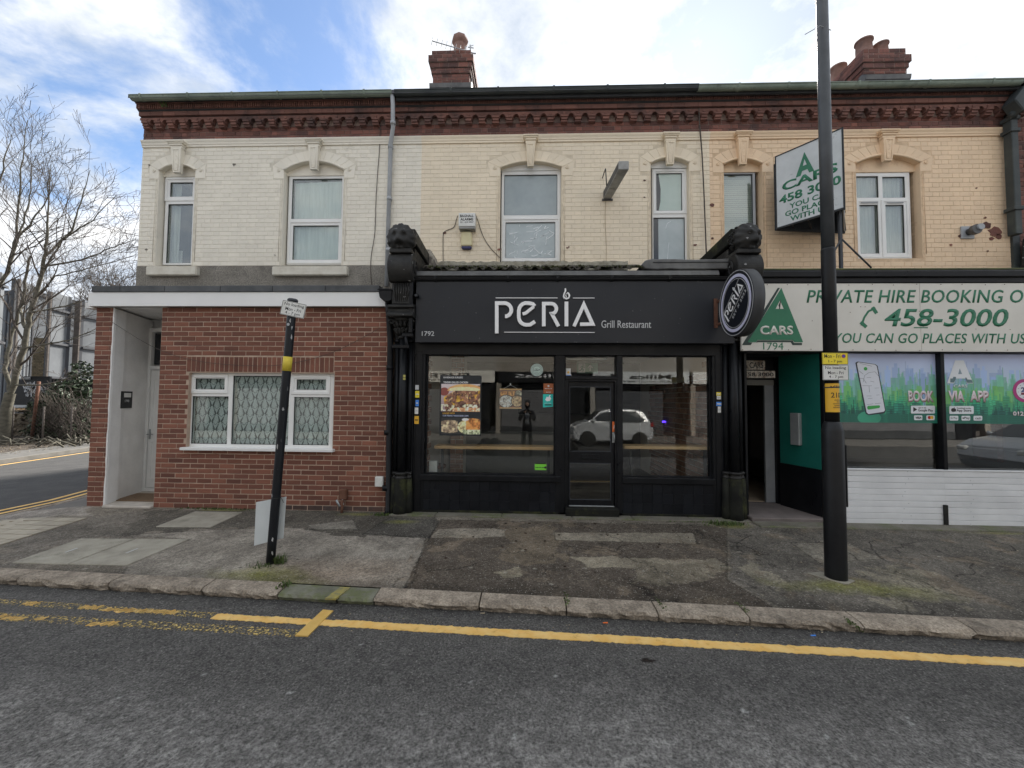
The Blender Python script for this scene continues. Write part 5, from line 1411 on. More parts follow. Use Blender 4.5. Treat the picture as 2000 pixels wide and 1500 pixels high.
MB().box(hx-.02, hx+.02, DY-.012, DY, zz6(865, 1200), zz6(845, 1200)).tube([(hx, DY-.01, zz6(860, 1200)), (hx, DY-.05, zz6(860, 1200)), (hx, DY-.05, zz6(850, 1200)), (hx, DY-.01, zz6(848, 1200))], .009, 8).build('door_handle', m_shaft, door)
MB().box(xo(1104), xo(1206), 6.10, 6.40, -.02, zd0+.0).build('door_step', m_blackmoss, f, .01)
MB().box(xo(1112), xo(1200), 6.23, 6.30, zd0, zd0+.012).build('threshold', m_shaft, f, .002)
# transom light over the door, grey fixing strip on top
MB().box(xo(1103), xo(1207), 6.300, 6.306, zz6(735, 1150), zz6(695, 1150)).build('transom_pane', m_glassdk, f)
mb = MB(); ring(mb, xo(1103), xo(1207), zz6(736, 1150), zz6(694, 1150), .018, 6.25, 6.30); mb.build('glazing_bead', m_black, f, .003, merge=True)
box('blind_box', m_metalgrey, xo(1104), xo(1190), 6.36, 6.42, zz6(701, 1150), zz6(697, 1150), f)
# dirt flecks of chipped paint
# ---------------------------------------------------------------- shop interior
ib = thing('restaurant_interior', 'dim restaurant room with brown brick side walls seen through the shop windows', 'room', (0.6, 8, 0))
ixl, ixr = -1.62, 2.96
MB().box(ixl-.1, ixr+.1, 6.43, 10.6, -.05, .02).build('floor', pm('shop_floor', (0.08, 0.072, 0.062), (0.11, 0.10, 0.085), 3, .7), ib)
MB().box(ixl-.1, ixr+.1, 6.43, 10.6, 2.75, 2.85).build('ceiling', m_pwall, ib)
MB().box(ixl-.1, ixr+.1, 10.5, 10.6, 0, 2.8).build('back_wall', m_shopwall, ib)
MB().box(ixl-.1, ixl-.01, 6.43, 10.5, 0, 2.8).build('side_wall', m_intmort, ib)
MB().box(ixr+.01, ixr+.1, 6.43, 10.5, 0, 2.8).build('side_wall', m_intmort, ib)
ub, uv_, uf_ = unit_brick('brick', m_intbrick)
cnt = 0; vs = []; fs = []
for side in (1, -1):
    for r_ in range(27):
        y = 6.43+(0.12 if r_ % 2 else 0)-.2; z = .03+r_*.1
        while y < 10.4:
            ln = .225*random.uniform(.85, 1.05); hh = .088*random.uniform(.92, 1.03); yc_ = y+ln/2
            if yc_ > 6.5:
                xx = (ixr+.006) if side > 0 else (ixl-.006)
                if side > 0 and y < 9.6:
                    o = bpy.data.objects.new('brick', ub); COL.objects.link(o); o.location = (xx-.012+random.uniform(-.004, .004), yc_, z+.045)
                    o.scale = (ln, .03, hh); o.rotation_euler = (random.uniform(-.02, .02)*0, 0, math.pi/2*(-1)); finish(o, ib); cnt += 1
                elif y < 8.6:
                    o = bpy.data.objects.new('brick', ub); COL.objects.link(o); o.location = (xx+.012, yc_, z+.045)
                    o.scale = (ln, .03, hh); o.rotation_euler = (0, 0, math.pi/2); finish(o, ib); cnt += 1
                if cnt > 296: break
            y += ln+.014
# a brick pier standing behind the left window
MB().box(PX(880, 850, 8.3), PX(905, 850, 8.3)+.0, 8.3, 8.7, 0, 2.75).build('brick_pier', m_intmort, ib)
pz0, pz1 = PX(880, 850, 8.3), PX(905, 850, 8.3); mb = MB()
for r_ in range(27):
    sh = .11 if r_ % 2 else 0
    for x in (pz0-.11+sh, pz0+.11+sh, pz0+.33+sh):
        a, b_ = max(x, pz0), min(x+.21, pz1)
        if b_-a > .02: mb.box(a, b_, 8.285, 8.31, .03+r_*.1, .03+r_*.1+.086)
mb.build('pier_brickwork', m_intbrick, ib, kind='stuff')
# pale low counter and dark furniture in the depth
box('counter_front', pm('grey_green_counter', (0.17, 0.175, 0.16), None, 1, .6), -1.5, .9, 9.6, 9.7, .02, 1.0, ib)
box('menu_board', m_black, -.2, 1.6, 10.4, 10.45, 1.4, 2.2, ib)
# window counters
for i, (a, b_, lab) in enumerate(((848, 1083, 'long pale wood counter shelf behind the left shop window'), (1220, 1392, 'shorter pale wood counter shelf behind the right shop window'))):
    Yc = 6.46
    ct = thing('window_counter', lab, 'counter', (PX((a+b_)/2, 875, Yc), Yc, 0), 'window counters')
    x0_, x1_ = PX(a, 875, Yc), PX(b_, 875, Yc); z0_, z1_ = PZ((a+b_)/2, 878, Yc), PZ((a+b_)/2, 872, Yc)
    MB().box(x0_, x1_, Yc, Yc+.32, z0_, z1_).build('counter_top', m_wood, ct, .004)
    for lx in (x0_+.12, x1_-.09): MB().box(lx-.02, lx+.02, Yc+.05, Yc+.09, .02, z0_).box(lx-.02, lx+.02, Yc+.05, Yc+.30, z0_-.03, z0_).build('leg', m_ink, ct)
# stool and white bin behind the left window
stl = thing('stool', 'dark round stool in the bottom left corner of the shop window', 'stool', (PX(852, 900, 6.7), 6.7, .02))
MB().lathe([(.15, .60), (.17, .62), (.17, .65), (.14, .66)], PX(852, 900, 6.72), 6.72, 20).build('seat', m_rust, stl)
for a in range(3):
    an = a*2.09+.4; MB().tube([(PX(852, 900, 6.72)+.1*math.cos(an), 6.72+.1*math.sin(an), .6), (PX(852, 900, 6.72)+.16*math.cos(an), 6.72+.16*math.sin(an), .02)], .012, 6).build('leg', m_ink, stl)
MB().prism([(PX(837, 928, 6.5), PZ(837, 929, 6.5)-.1), (PX(853, 928, 6.5), PZ(853, 929, 6.5)-.1), (PX(853.5, 901, 6.5), PZ(853, 901, 6.5)), (PX(838.5, 901, 6.5), PZ(838, 901, 6.5))], 6.5, 6.62).build('waste_bin', m_wplate, None, .004, label='small pale bin standing low behind the left shop window', cat='bin')
# exit sign
Yx = 6.75; ex = thing('exit_sign', 'white and green hanging exit sign with running figure behind the glass over the door', 'exit sign', (PX(1145, 715, Yx), Yx, PZ(1145, 715, Yx)))
q = (PX(1127, 715, Yx), PX(1168, 715, Yx), PZ(1148, 729, Yx), PZ(1148, 708.5, Yx))
MB().box(q[0], q[1], Yx, Yx+.02, q[2], q[3]).build('sign_panel', pm('exit_green', (0.16, 0.30, 0.22), None, 1, .5), ex)
MB().box(q[0]-.005, q[1]+.005, Yx-.01, Yx+.03, q[3], q[3]+.035).build('housing', m_wplate, ex)
cx_ = q[0]+.085; cz_ = (q[2]+q[3])/2; mb = MB(); m_exw = m_lightlet
MB().box(cx_-.06, cx_+.05, Yx-.004, Yx, q[2]+.01, q[3]-.01).build('door_symbol', m_exw, ex)
mb = MB(); mb.lathe([(.012, Yx-.009), (.012, Yx-.004)], cx_+.015, 0, 10, 'y', cz=cz_+.05)
mb.ribbon([(cx_+.01, cz_+.03), (cx_-.005, cz_-.01), (cx_+.02, cz_-.03), (cx_+.01, cz_-.06)], .014, Yx-.008, Yx-.004)
mb.ribbon([(cx_-.005, cz_-.01), (cx_-.02, cz_-.035), (cx_-.05, cz_-.045)], .013, Yx-.008, Yx-.004); mb.ribbon([(cx_-.035, cz_+.005), (cx_-.01, cz_+.025), (cx_+.02, cz_+.02), (cx_+.04, cz_+.0)], .009, Yx-.008, Yx-.004)
mb.build('running_figure', m_green, ex)
ax = q[0]+.22; mb = MB(); mb.ribbon([(ax, cz_-.05), (ax, cz_+.04)], .016, Yx-.005, Yx-.001); mb.ribbon([(ax-.04, cz_), (ax, cz_+.045), (ax+.04, cz_)], .016, Yx-.006, Yx-.001); mb.build('arrow', m_exw, ex)
sx, sz = PX(1323, 825, 8.6), PZ(1310, 824, 8.6)
tl = thing('blue_led_strip', 'small glowing blue strip light deep behind the right shop window', 'light', (sx, 8.6, sz))
mbl = bpy.data.materials.new('blue_glow'); mbl.use_nodes = True; bb = mbl.node_tree.nodes['Principled BSDF']; bb.inputs['Base Color'].default_value = (.05, .02, .6, 1); bb.inputs['Emission Color'].default_value = (.08, .03, 1, 1); bb.inputs['Emission Strength'].default_value = 1.6
MB().box(PX(1294, 825, 8.6), PX(1308, 825, 8.6), 8.6, 8.62, sz-.015, sz+.02).build('lamp', mbl, tl)

# ---------------------------------------------------------------- fascia sign
SG = thing('restaurant_sign', 'long anthracite fascia sign with raised white lettering above the black shopfront', 'shop sign', (0.6, 6.05, 2.6))
Ys = 6.03
sx0, sx1 = PX(812, 600, Ys), PX(1434, 600, Ys); sz0, sz1 = PZ(1100, 669.5, Ys), PZ(1100, 548.5, Ys)
MB().box(sx0, sx1, Ys, Ys+.08, sz0, sz1).build('sign_panel', m_signgrey, SG, .003)
def logo(mw, mb_out=None):
    """PERIA word mark in units: x 0..1095 (photo crop px), z up 0..-; returns MB strokes in crop pixels"""
    S = []
    k = 40
    S.append(([(168, 562), (168, 234), (205, 234)], 40))                       # P stem+top
    arc = [(195, 235), (235, 235)]+[(250+76*math.cos(a), 308-74*math.sin(a)) for a in np.linspace(math.pi/2, -math.pi*0.38, 12)]+[(258, 377)]
    S.append((arc, 40))
    e_ = [(449, 352), (482, 342), (570, 272)]
    S.append((e_, 34))
    c_ = [(580, 268), (560, 245), (520, 235), (490, 234)]+[(490+83*math.cos(a), 317-84*math.sin(a)) for a in np.linspace(math.pi*.55, math.pi, 5)]+[(407, 385)]+[(490+83*math.cos(a), 386-84*math.sin(a)) for a in np.linspace(math.pi*1.02, math.pi*1.5, 6)]+[(530, 468), (582, 434)]
    S.append((c_, 40))
    S.append(([(678, 485), (678, 240), (715, 240)], 40))
    S.append(([(700, 240), (750, 240)]+[(758+57*math.cos(a), 295-55*math.sin(a)) for a in np.linspace(math.pi*.45, -math.pi*.42, 9)]+[(765, 349), (838, 485)], 38))
    S.append(([(924, 485), (924, 218)], 40))
    S.append(([(1006, 485), (1112, 250), (1208, 462), (1072, 464)], 38))
    S.append(([(155, 173), (829, 173)], 7)); S.append(([(996, 175), (1231, 175)], 7)); S.append(([(248, 546), (1232, 549)], 7))
    fl = [(912, 75), (914, 100), (900, 128), (893, 155), (900, 178), (926, 186), (950, 176), (957, 150), (945, 128), (930, 122)]
    S.append((fl, 15)); S.append(([(926, 122), (918, 145), (926, 165)], 9))
    return S
S = logo(None); kx = 5.5556
for i, (pts, wdt) in enumerate(S):
    Q = [P(940+a/kx, 550+b_/kx, Ys-.03) for a, b_ in pts]
    wm = wdt/kx/FPX*(Ys-.03)*0.98
    thk = .04 if wdt > 10 else .012
    dpt = Ys-thk
    mb = MB(); Q2 = [(x*1.0, z) for x, z in Q]; mb.ribbon(Q2, wm, Ys-thk-.004 if i % 2 else Ys-thk, Ys+.001); mb.build('letter' if wdt > 20 else ('flame_mark' if wdt < 16 and wdt > 8 else 'rule_line'), m_whitelet, SG)
def fit(s, px0, px1, py0, py1, Y, m, parent, **k):
    cx_ = (px0+px1)/2; cz_ = (py0+py1)/2
    return text(s, m, PX(px0, cz_, Y), PX(px1, cz_, Y), PZ(cx_, py1, Y), PZ(cx_, py0, Y), Y, parent, **k)
fit('Grill Restaurant', 1174.5, 1271.5, 626, 640.5, Ys-.001, m_lightlet, SG, th=.008, name='small_lettering')
fit('1792', 824, 848, 647, 656, Ys-.001, m_lightlet, SG, th=.004, name='number')
# sensor ball on the fascia, left end
cx_, cz_ = P(814, 578, 5.97)
sn = thing('ball_camera', 'small black ball camera at the left end of the restaurant sign', 'camera', (cx_, 5.97, cz_))
MB().lathe([(.02, 5.93), (.034, 5.95), (.038, 5.97), (.034, 5.995), (.02, 6.01), (.018, 6.03)], cx_, 0, 16, 'y', cz=cz_).build('ball', m_black, sn)
MB().lathe([(.018, 5.927), (.018, 5.932)], cx_, 0, 16, 'y', cz=cz_).build('lens', m_carglass, sn)

# ---------------------------------------------------------------- consoles (cluster columns, volute, lion head)
def lion_head(Y=6.02):
    """modelled round the origin facing -y, ~0.42 wide, 0.40 tall"""
    bm = bmesh.new()
    bmesh.ops.create_uvsphere(bm, u_segments=48, v_segments=32, radius=1)
    r = random.Random(3)
    def bump(v, c, rr, am, ax=Vector((0, -1, 0))):
        d = (v-Vector(c)).length/rr
        return v+ax*am*1.35*math.exp(-d*d*2.2) if d < 2 else v
    for vt in bm.verts:
        v = vt.co.copy()
        n_ = v.normalized()
        x, y, z = n_
        # mane at the rim, face flatter
        v = Vector((x*.195, y*.15, z*.20))
        rim = math.hypot(x, z)
        if rim > .62 and y < .6:
            an = math.atan2(z, x)
            v += n_*(0.007*math.sin(an*13)+0.004*math.sin(an*29+rim*9))*min(1, (rim-.62)*5)
        if y < 0:
            f = Vector((v.x, v.y, v.z))
            f = bump(f, (0, -.15, -.01), .055, .050)          # muzzle root / nose
            f = bump(f, (0, -.16, -.055), .065, .050)
            f = bump(f, (.045, -.14, -.055), .04, .026); f = bump(f, (-.045, -.14, -.055), .04, .026)
            f = bump(f, (0, -.15, .05), .04, .024)            # nose bridge
            f = bump(f, (.06, -.13, .075), .042, .030); f = bump(f, (-.06, -.13, .075), .042, .030)   # brows
            f = bump(f, (.058, -.14, .035), .028, -.034); f = bump(f, (-.058, -.14, .035), .028, -.034)  # eyes
            f = bump(f, (.10, -.11, -.03), .04, .014); f = bump(f, (-.10, -.11, -.03), .04, .014)   # cheeks
            f = bump(f, (0, -.15, -.095), .040, -.040); f = bump(f, (.03, -.15, -.09), .025, -.022); f = bump(f, (-.03, -.15, -.09), .025, -.022)
            f = bump(f, (0, -.12, -.14), .05, .030)            # chin
            v = f
        vt.co = v
    return bm
bmh = lion_head(); meL = bpy.data.meshes.new('lion_head'); bmh.to_mesh(meL); bmh.free()
meL.polygons.foreach_set('use_smooth', [True]*len(meL.polygons)); meL.materials.append(m_blackworn)
def console(cxpx, label, mirror=1, turn=0.0, neck=True, loc_y=6.2, cx=None, parent=None, base=True, zhead=None, hoff=0):
    cx = PX(cxpx, 600, 6.1) if cx is None else cx
    c = thing('console_column', label, 'column', (cx, 6.2, 0))
    zh = PZ(cxpx, 466, 5.95) if zhead is None else zhead
    o = bpy.data.objects.new('lion_head', meL); COL.objects.link(o); o.location = (cx-.02*mirror+hoff, 5.98, zh); o.rotation_euler = (rad(8), 0, turn); o.scale = (1.12, 1.1, 1.15); finish(o, c)
    for i in range(26):
        pass
    # neck band, barrel volute
    z = zh-.20
    MB().box(cx+hoff-.17, cx+hoff+.17, 5.86, 6.25, z-.05, z+.02).build('neck_band', m_blackworn, c, .012)
    mb = MB(); pr = []
    zb_ = z-.05; H_ = .42
    for t in np.linspace(0, 1, 14):
        a = math.pi*t; pr.append((5.93-.10*math.sin(a)**.8-.02*(1-t), zb_-H_*t))
    pr += [(6.25, zb_-H_), (6.25, zb_)]
    mb.profile_x(pr, cx+hoff-.185, cx+hoff+.185).build('volute', m_blackworn, c, .01)
    mb = MB()
    for sx in (-1, 1):
        pts = [(cx+hoff+sx*.19, 6.03+.08*math.cos(a)*(1-a/14), zb_-H_*.45+.13*math.sin(a)*(1-a/12)) for a in np.linspace(0, 9, 26)]
        mb.tube(pts, .014, 6)
    mb.build('scroll', m_blackworn, c)
    # narrower block with drapery and moulded cap below it
    z2 = zb_-H_; z3 = z2-.34
    MB().box(cx-.155, cx+.155, 5.97, 6.25, z3, z2).build('frieze_block', m_blackworn, c, .014)
    mb = MB()
    for k in range(7):
        xx = cx-.11+.036*k; mb.tube([(xx, 5.975, z2-.02), (xx+.008*(k-3)*.3, 5.955, z2-.12), (xx-.01*(k-3), 5.975, z3+.03)], [.012, .016, .006], 6)
    mb.build('drapery_relief', m_blackworn, c)
    pr = [(6.25, z3), (5.96, z3), (5.93, z3-.02), (5.93, z3-.05), (5.97, z3-.07), (5.97, z3-.11), (5.93, z3-.13), (5.90, z3-.16), (5.90, z3-.19), (5.95, z3-.21), (6.25, z3-.21)]
    MB().profile_x(pr, cx-.20, cx+.20).build('moulded_cap', m_blackworn, c, .004)
    z4 = z3-.21
    # foliate capital
    mb = MB().lathe([(.07, z4-.30), (.095, z4-.28), (.072, z4-.26), (.08, z4-.15), (.13, z4-.03), (.17, z4), (.02, z4)], cx, 6.12, 18)
    r = random.Random(int(cxpx))
    for ring_, (zz_, rr_, n_) in enumerate(((z4-.20, .085, 7), (z4-.10, .11, 7))):
        for i in range(n_):
            a = -math.pi*(i+.5*(ring_ % 2))/n_-.05
            p = lambda rad_, z: (cx+rad_*math.cos(a), 6.12+rad_*math.sin(a), z)
            mb.tube([p(rr_-.01, zz_-.05), p(rr_+.02, zz_), p(rr_+.05, zz_+.05), p(rr_+.07, zz_+.045), p(rr_+.065, zz_+.02)], [.016, .028, .024, .016, .008], 6)
    for sx in (-1, 1):
        mb.tube([(cx+sx*(.15+.045*math.cos(a)*(1-a/9)), 5.99, z4-.06+.045*math.sin(a)*(1-a/9)) for a in np.linspace(0, 7, 16)], .014, 6)
    mb.build('capital', m_blackworn, c)
    z5 = z4-.30; zbs = PZ(cxpx, 926, 6.1)
    MB().lathe([(.062, zbs), (.062, z5)], cx, 6.12, 18).build('main_shaft', m_black, c)
    for sx in (-1, 1):
        MB().lathe([(.034, zbs), (.034, z5-.02)], cx+sx*.105, 6.16, 14).build('side_shaft', m_black, c)
        MB().lathe([(.050, z5-.05), (.052, z5-.03), (.04, z5-.01), (.034, z5)], cx+sx*.105, 6.16, 14).build('side_capital', m_black, c)
    MB().box(cx-.155, cx+.155, 6.175, 6.4, 0, z4).build('backing_pilaster', m_black, c, .004)
    def torus(r_, z0_, xx, yy): return MB().lathe([(r_*.9, z0_-.10), (r_*1.25, z0_-.085), (r_*1.25, z0_-.065), (r_, z0_-.055), (r_*1.02, z0_-.03), (r_*1.3, z0_-.018), (r_*1.3, z0_+.002), (r_, z0_+.012)], xx, yy, 18)
    torus(.075, zbs+.02, cx, 6.12).build('shaft_base', m_blackworn, c)
    for sx in (-1, 1): torus(.045, zbs+.02, cx+sx*.105, 6.16).build('shaft_base', m_blackworn, c)
    # tall bell base
    MB().lathe([(.105, -.04), (.105, .10), (.098, .25), (.085, zbs-.08), (.08, zbs-.06)], cx, 6.11, 16).build('plinth_block', m_blackmoss, c)
    for sx in (-1, 1): MB().lathe([(.065, -.04), (.065, .12), (.06, .25), (.05, zbs-.07)], cx+sx*.115, 6.15, 12).build('plinth_block', m_blackmoss, c)
    return c, zh, cx
cl, zh1, cxl = console(789, 'ornate black console column with lion head left of the restaurant sign', 1, rad(3))
cr, zh2, cxr = console(1432, 'ornate black console column with lion head behind the round sign, right of the restaurant', -1, rad(12), hoff=.125)
# lion head hair clumps and stone copings running back to the wall
for c, cx_, zh, sg in ((cl, cxl, zh1, 1), (cr, cxr+.12, zh2, -1)):
    mb = MB()
    x0_, x1_ = cx_-.17, cx_+.17
    vs = [(x0_, 6.05, zh+.20), (x1_, 6.05, zh+.20), (x1_, 7.47, zh+.10), (x0_, 7.47, zh+.10), (x0_, 6.05, zh-.02), (x1_, 6.05, zh-.02), (x1_, 7.47, zh-.10), (x0_, 7.47, zh-.10)]
    mb.add(vs, [(0, 1, 2, 3), (4, 7, 6, 5), (0, 4, 5, 1), (1, 5, 6, 2), (2, 6, 7, 3), (3, 7, 4, 0)]).build('coping', m_blackmoss if sg < 0 else m_blackworn, c, .015)
    MB().box(cx_-.13, cx_+.13, 6.2, 7.47, zh-.62, zh-.06).build('coping_wall', m_blackworn, c)
    mb = MB(); r = random.Random(int(cx_*100))
    for i in range(70):
        a = rad(-50)+rad(280)*i/69; rr_ = .180+r.uniform(-.022, .018)
        p = Vector((cx_-.02+rr_*math.cos(a)*1.02, 5.99+r.uniform(-.05, .03), zh+rr_*math.sin(a)*1.02))
        mb.tube([p, p+Vector((r.uniform(-.01, .01), -.012, r.uniform(-.015, .01)))], [.022, .015], 7)
    mb.build('mane', m_blackworn, c)
# white scroll end visible beside left console
mb = MB(); pts = [P(q[0], q[1], 6.3) for q in ((800, 508), (803, 517), (810, 522), (817, 521), (812, 515), (806, 512))]
mb.tube([(x, 6.3, z) for x, z in pts], .018, 6).build('flaking_scroll', pm('flaking_pale_paint', (.4, .37, .32), (.1, .1, .09), 14, .9), cl)
# rainwater: shop downpipe at the left with its hopper (belongs to corner house) and the box section pipe of the restaurant
dp = thing('rainwater_pipe', 'black rectangular rainwater pipe with elbow left of the restaurant sign', 'drainpipe', (PX(803, 600, 6.0), 6.0, 2.5))
a0, a1 = PX(798.5, 600, 5.97), PX(806, 600, 5.97)
MB().box(a0, a1, 5.96, 6.02, PZ(803, 650, 5.97), PZ(803, 546, 5.97)).build('pipe', m_black, dp, .008)
MB().box(PX(785, 654, 5.97), a1+.01, 5.955, 6.025, PZ(800, 658, 5.97), PZ(800, 651, 5.97)).build('elbow', m_black, dp, .008)
MB().tube([(PX(792, 658, 5.97), 5.98, PZ(792, 656, 5.97)), (PX(794, 672, 5.97), 5.98, PZ(794, 672, 5.97)), (PX(796, 676, 5.97), 6.0, PZ(796, 678, 5.97))], .025, 8).build('spout', m_black, dp)
MB().box(PX(766, 676, 5.97), PX(799, 676, 5.97), 5.955, 6.02, PZ(780, 680.5, 5.97), PZ(780, 673.5, 5.97)).build('cross_pipe', m_black, dp, .008)
hp = thing('hopper_downpipe', 'black downpipe with a hopper head at the right end of the white fascia', 'drainpipe', (PX(757, 800, 6.1), 6.1, 0))
hx0, hx1 = PX(741, 580, 6.02), PX(769, 580, 6.02); hz1, hz0 = PZ(755, 568, 6.02), PZ(755, 591, 6.02)
MB().prism([(hx0, hz1), (hx1, hz1), (hx1-.02, hz0+.02), (hx1-.06, hz0), (hx0+.10, hz0), (hx0+.02, hz0+.07)], 5.96, 6.12).build('hopper', m_black, hp, .012)
MB().box(hx0-.01, hx1+.01, 5.95, 6.13, hz1-.004, hz1+.018).build('hopper_rim', m_black, hp, .005)
MB().prism([(hx0+.02, hz1), (hx0+.05, hz1), (hx0+.035, hz1+.07)], 6.03, 6.06).build('slate_chip', m_slab, hp)
xt, xm, xb2 = PX(758.5, 600, 6.1), PX(761.5, 670, 6.1), PX(757.5, 1000, 6.1)
MB().tube([(xt, 6.07, hz0+.02), (xt+.005, 6.10, hz0-.12), (xm, 6.12, PZ(761, 665, 6.1)), (xm, 6.12, PZ(761, 700, 6.1)), (xb2, 6.12, .06), (xb2-.01, 6.08, .0)], .044, 10).build('pipe', m_black, hp)
for zz_ in (2.2, 1.2, .35):
    MB().lathe([(.054, zz_), (.054, zz_+.07)], xm-(2.3-zz_)*.012, 6.12, 12).build('collar', m_black, hp)
MB().tube([(xm+.12, 6.17, 1.85), (xm+.10, 6.17, .0)], .028, 8).build('rusty_service_pipe', m_rust, hp)

# ---------------------------------------------------------------- round projecting sign
RS = thing('round_sign', 'round black projecting sign with white rings and diagonal lettering beside the restaurant fascia', 'sign', (2.80, 5.41, PZ(1432, 592, 5.4)))
RS.rotation_euler = (0, 0, rad(-90)); LOCAL.add(RS.name)
# local frame: x -> towards the street(-y world)... local +x maps to world -y ; face looks along local -y = world -x
Rd = .445
MB().lathe([(Rd, 0.0), (Rd, .135), (Rd-.01, .14)], 0, 0, 64, 'y').build('drum', pm('sign_drum_grey', (0.045, 0.047, 0.05), (0.06, 0.062, 0.065), 3, .5), RS)
MB().lathe([(Rd-.002, -.004), (Rd-.002, .002)], 0, 0, 64, 'y').build('face', pm('sign_face_black', (0.008, 0.010, 0.016), None, 1, .3), RS)
def ringd(r0, r1, m, nm, y=-.008):
    mb = MB(); n = 72; vs = []
    for i in range(n):
        a = 2*math.pi*i/n
        vs += [(r0*math.cos(a), y, r0*math.sin(a)), (r1*math.cos(a), y, r1*math.sin(a)), (r1*math.cos(a), y+.005, r1*math.sin(a)), (r0*math.cos(a), y+.005, r0*math.sin(a))]
    fs = []
    for i in range(n):
        j = (i+1) % n
        for k in range(4): k2 = (k+1) % 4; fs.append((4*i+k, 4*i+k2, 4*j+k2, 4*j+k))
    mb.add(vs, fs).build(nm, m, RS, merge=False)
ringd(.345, .385, pm('lilac_white', (.62, .62, .78), None, 1, .4), 'wide_ring'); ringd(.425, .432, m_lightlet, 'thin_ring'); ringd(.322, .327, m_lightlet, 'thin_ring')
grp = bpy.data.objects.new('word_mark', None); COL.objects.link(grp); grp.parent = RS; grp.rotation_euler = (0, rad(-42), 0); grp.location = (0, -.004, 0); LOCAL.add(grp.name)
sc_ = .55/1080
for i, (pts, wdt) in enumerate(S):
    Q = [((a-690)*sc_*1.0, (380-b_)*sc_*1.0+.045) for a, b_ in pts]
    MB().ribbon(Q, max(wdt, 9)*sc_*.95, -.008, -.001).build('letter' if wdt > 20 else 'line', m_whitelet if wdt > 10 else m_lightlet, grp)
text('EST X 2022', m_lightlet, -.17, .27, -.115, -.075, -.001, grp, .003, name='small_lettering', space=1.2)
# bracket
MB().box(5.41-6.03, 5.41-6.01, 0, .05, -.22, .22).build('wall_plate', m_rust, RS)
for zz_ in (-.17, .17): MB().box(5.41-6.02, -.35, .04, .07, zz_-.015, zz_+.015).build('bracket_arm', m_rust, RS)

# ---------------------------------------------------------------- posters and stickers
def poster_food(kind):
    def f(U, V):
        H_, W_ = V.max(), U.max(); u = U/W_; v = V/H_
        n1_ = np.clip((vnoise(U, V, 22, 3, 3)-.5)*1.9+.5, 0, 1); n2_ = np.clip((vnoise(U, V, 44, 8, 2)-.5)*1.9+.5, 0, 1); n3_ = vnoise(U, V, 14, 12, 3)
        c = np.zeros(U.shape+(3,))
        if kind == 'burger':
            c[:] = (.34, .26, .27); c += (v*.3-.1)[..., None]
            red = np.hypot((u-.08)/.12, (v-.72)/.15) < 1; c[red] = (.22, .06, .05)
            meat = v < .88-np.clip(.45-u, 0, 1)*1.2+.1*n3_
            meat &= (u > .12*(1-v)) 
            mc = np.stack([.05+.38*np.clip(n1_-.35, 0, 1)+.16*n2_, .025+.20*np.clip(n1_-.4, 0, 1)+.08*n2_, .02+.10*np.clip(n1_-.45, 0, 1)+.05*n2_], -1)
            c[meat] = mc[meat]
            ch = meat & (n3_ > .63) & (v > .2) & (v < .75); c[ch] = (np.array((.62, .34, .05))*(0.6+.7*n2_[..., None]))[ch]
            on = meat & (n3_ < .31) & (v > .3); c[on] = (np.array((.55, .38, .2))*(0.5+.9*n2_[..., None]))[on]
            bun = (np.hypot((u-.62)/.46, (v-.76)/.24) < 1) & (v > .74+.03*n3_)
            bc = np.array((.62, .32, .12))*(0.75+.5*n1_[..., None]); rimb = np.hypot((u-.6)/.4, (v-.80)/.10) < 1; c[bun] = bc[bun]
            c[bun & rimb] = (np.array((.76, .58, .34))*(0.9+.2*n2_[..., None]))[bun & rimb]
            base = v < .13-.05*np.abs(u-.6)+.06*n3_; c[base & (u > .3)] = (np.array((.6, .30, .15))*(0.7+.7*n2_[..., None]))[base & (u > .3)]
            lett = (v < .26) & (n1_ > .55) & (v > .02); c[lett] = (np.array((.72, .70, .50))*(0.6+.6*n2_[..., None]))[lett]
        elif kind == 'plate':
            c[:] = (.03, .03, .03)
            L_ = u < .42; 
            d1 = np.hypot((u-.22)/.26, (v-.66)/.20); d2 = np.hypot((u-.22)/.30, (v-.32)/.24)
            mm = L_ & ((d1 < 1) | (d2 < 1)); cc = np.stack([.10+.75*np.clip(n1_-.3, 0, 1)+.2*n2_, .07+.62*np.clip(n1_-.3, 0, 1)+.15*n2_, .05+.38*np.clip(n1_-.3, 0, 1)+.1*n2_], -1); c[mm] = cc[mm]
            R_ = np.hypot((u-.80)/.38, (v-.45)/.52) < 1
            rice = R_ & (u < .64); c[rice] = (np.array((.80, .66, .34))*(0.35+1.0*n2_[..., None]))[rice]
            chx = R_ & (u >= .64); c[chx] = (np.array((.62, .24, .07))*(0.3+1.3*n1_[..., None]))[chx]
            gr = R_ & (v < .28) & (u > .55); c[gr] = (np.array((.55, .60, .36))*(0.3+1.1*n2_[..., None]))[gr]
            sa = np.hypot((u-.62)/.09, (v-.90)/.08) < 1; c[sa] = (.7, .74, .8)
        else:
            c[:] = (.24, .11, .07); c *= (.8+.4*n3_)[..., None]
            for (a, b_, ru, rv, col) in ((.22, .74, .2, .15, (.6, .25, .08)), (.55, .76, .2, .14, (.55, .26, .09)), (.86, .74, .15, .17, (.45, .40, .3)), (.3, .36, .32, .30, (.66, .60, .55)), (.8, .38, .25, .28, (.5, .34, .2))):
                d = np.hypot((u-a)/ru, (v-b_)/rv); mk = d < 1; c[mk] = (np.array(col)*(0.35+1.15*n2_[..., None]))[mk]; rim = (d > 1) & (d < 1.12); c[rim] = (.05, .04, .04)
            top = (v > .93) | (v < .06); c[top] = (.62, .38, .18)
        return np.clip(c*1.45, 0, .9)
    return f
Yp = 6.296
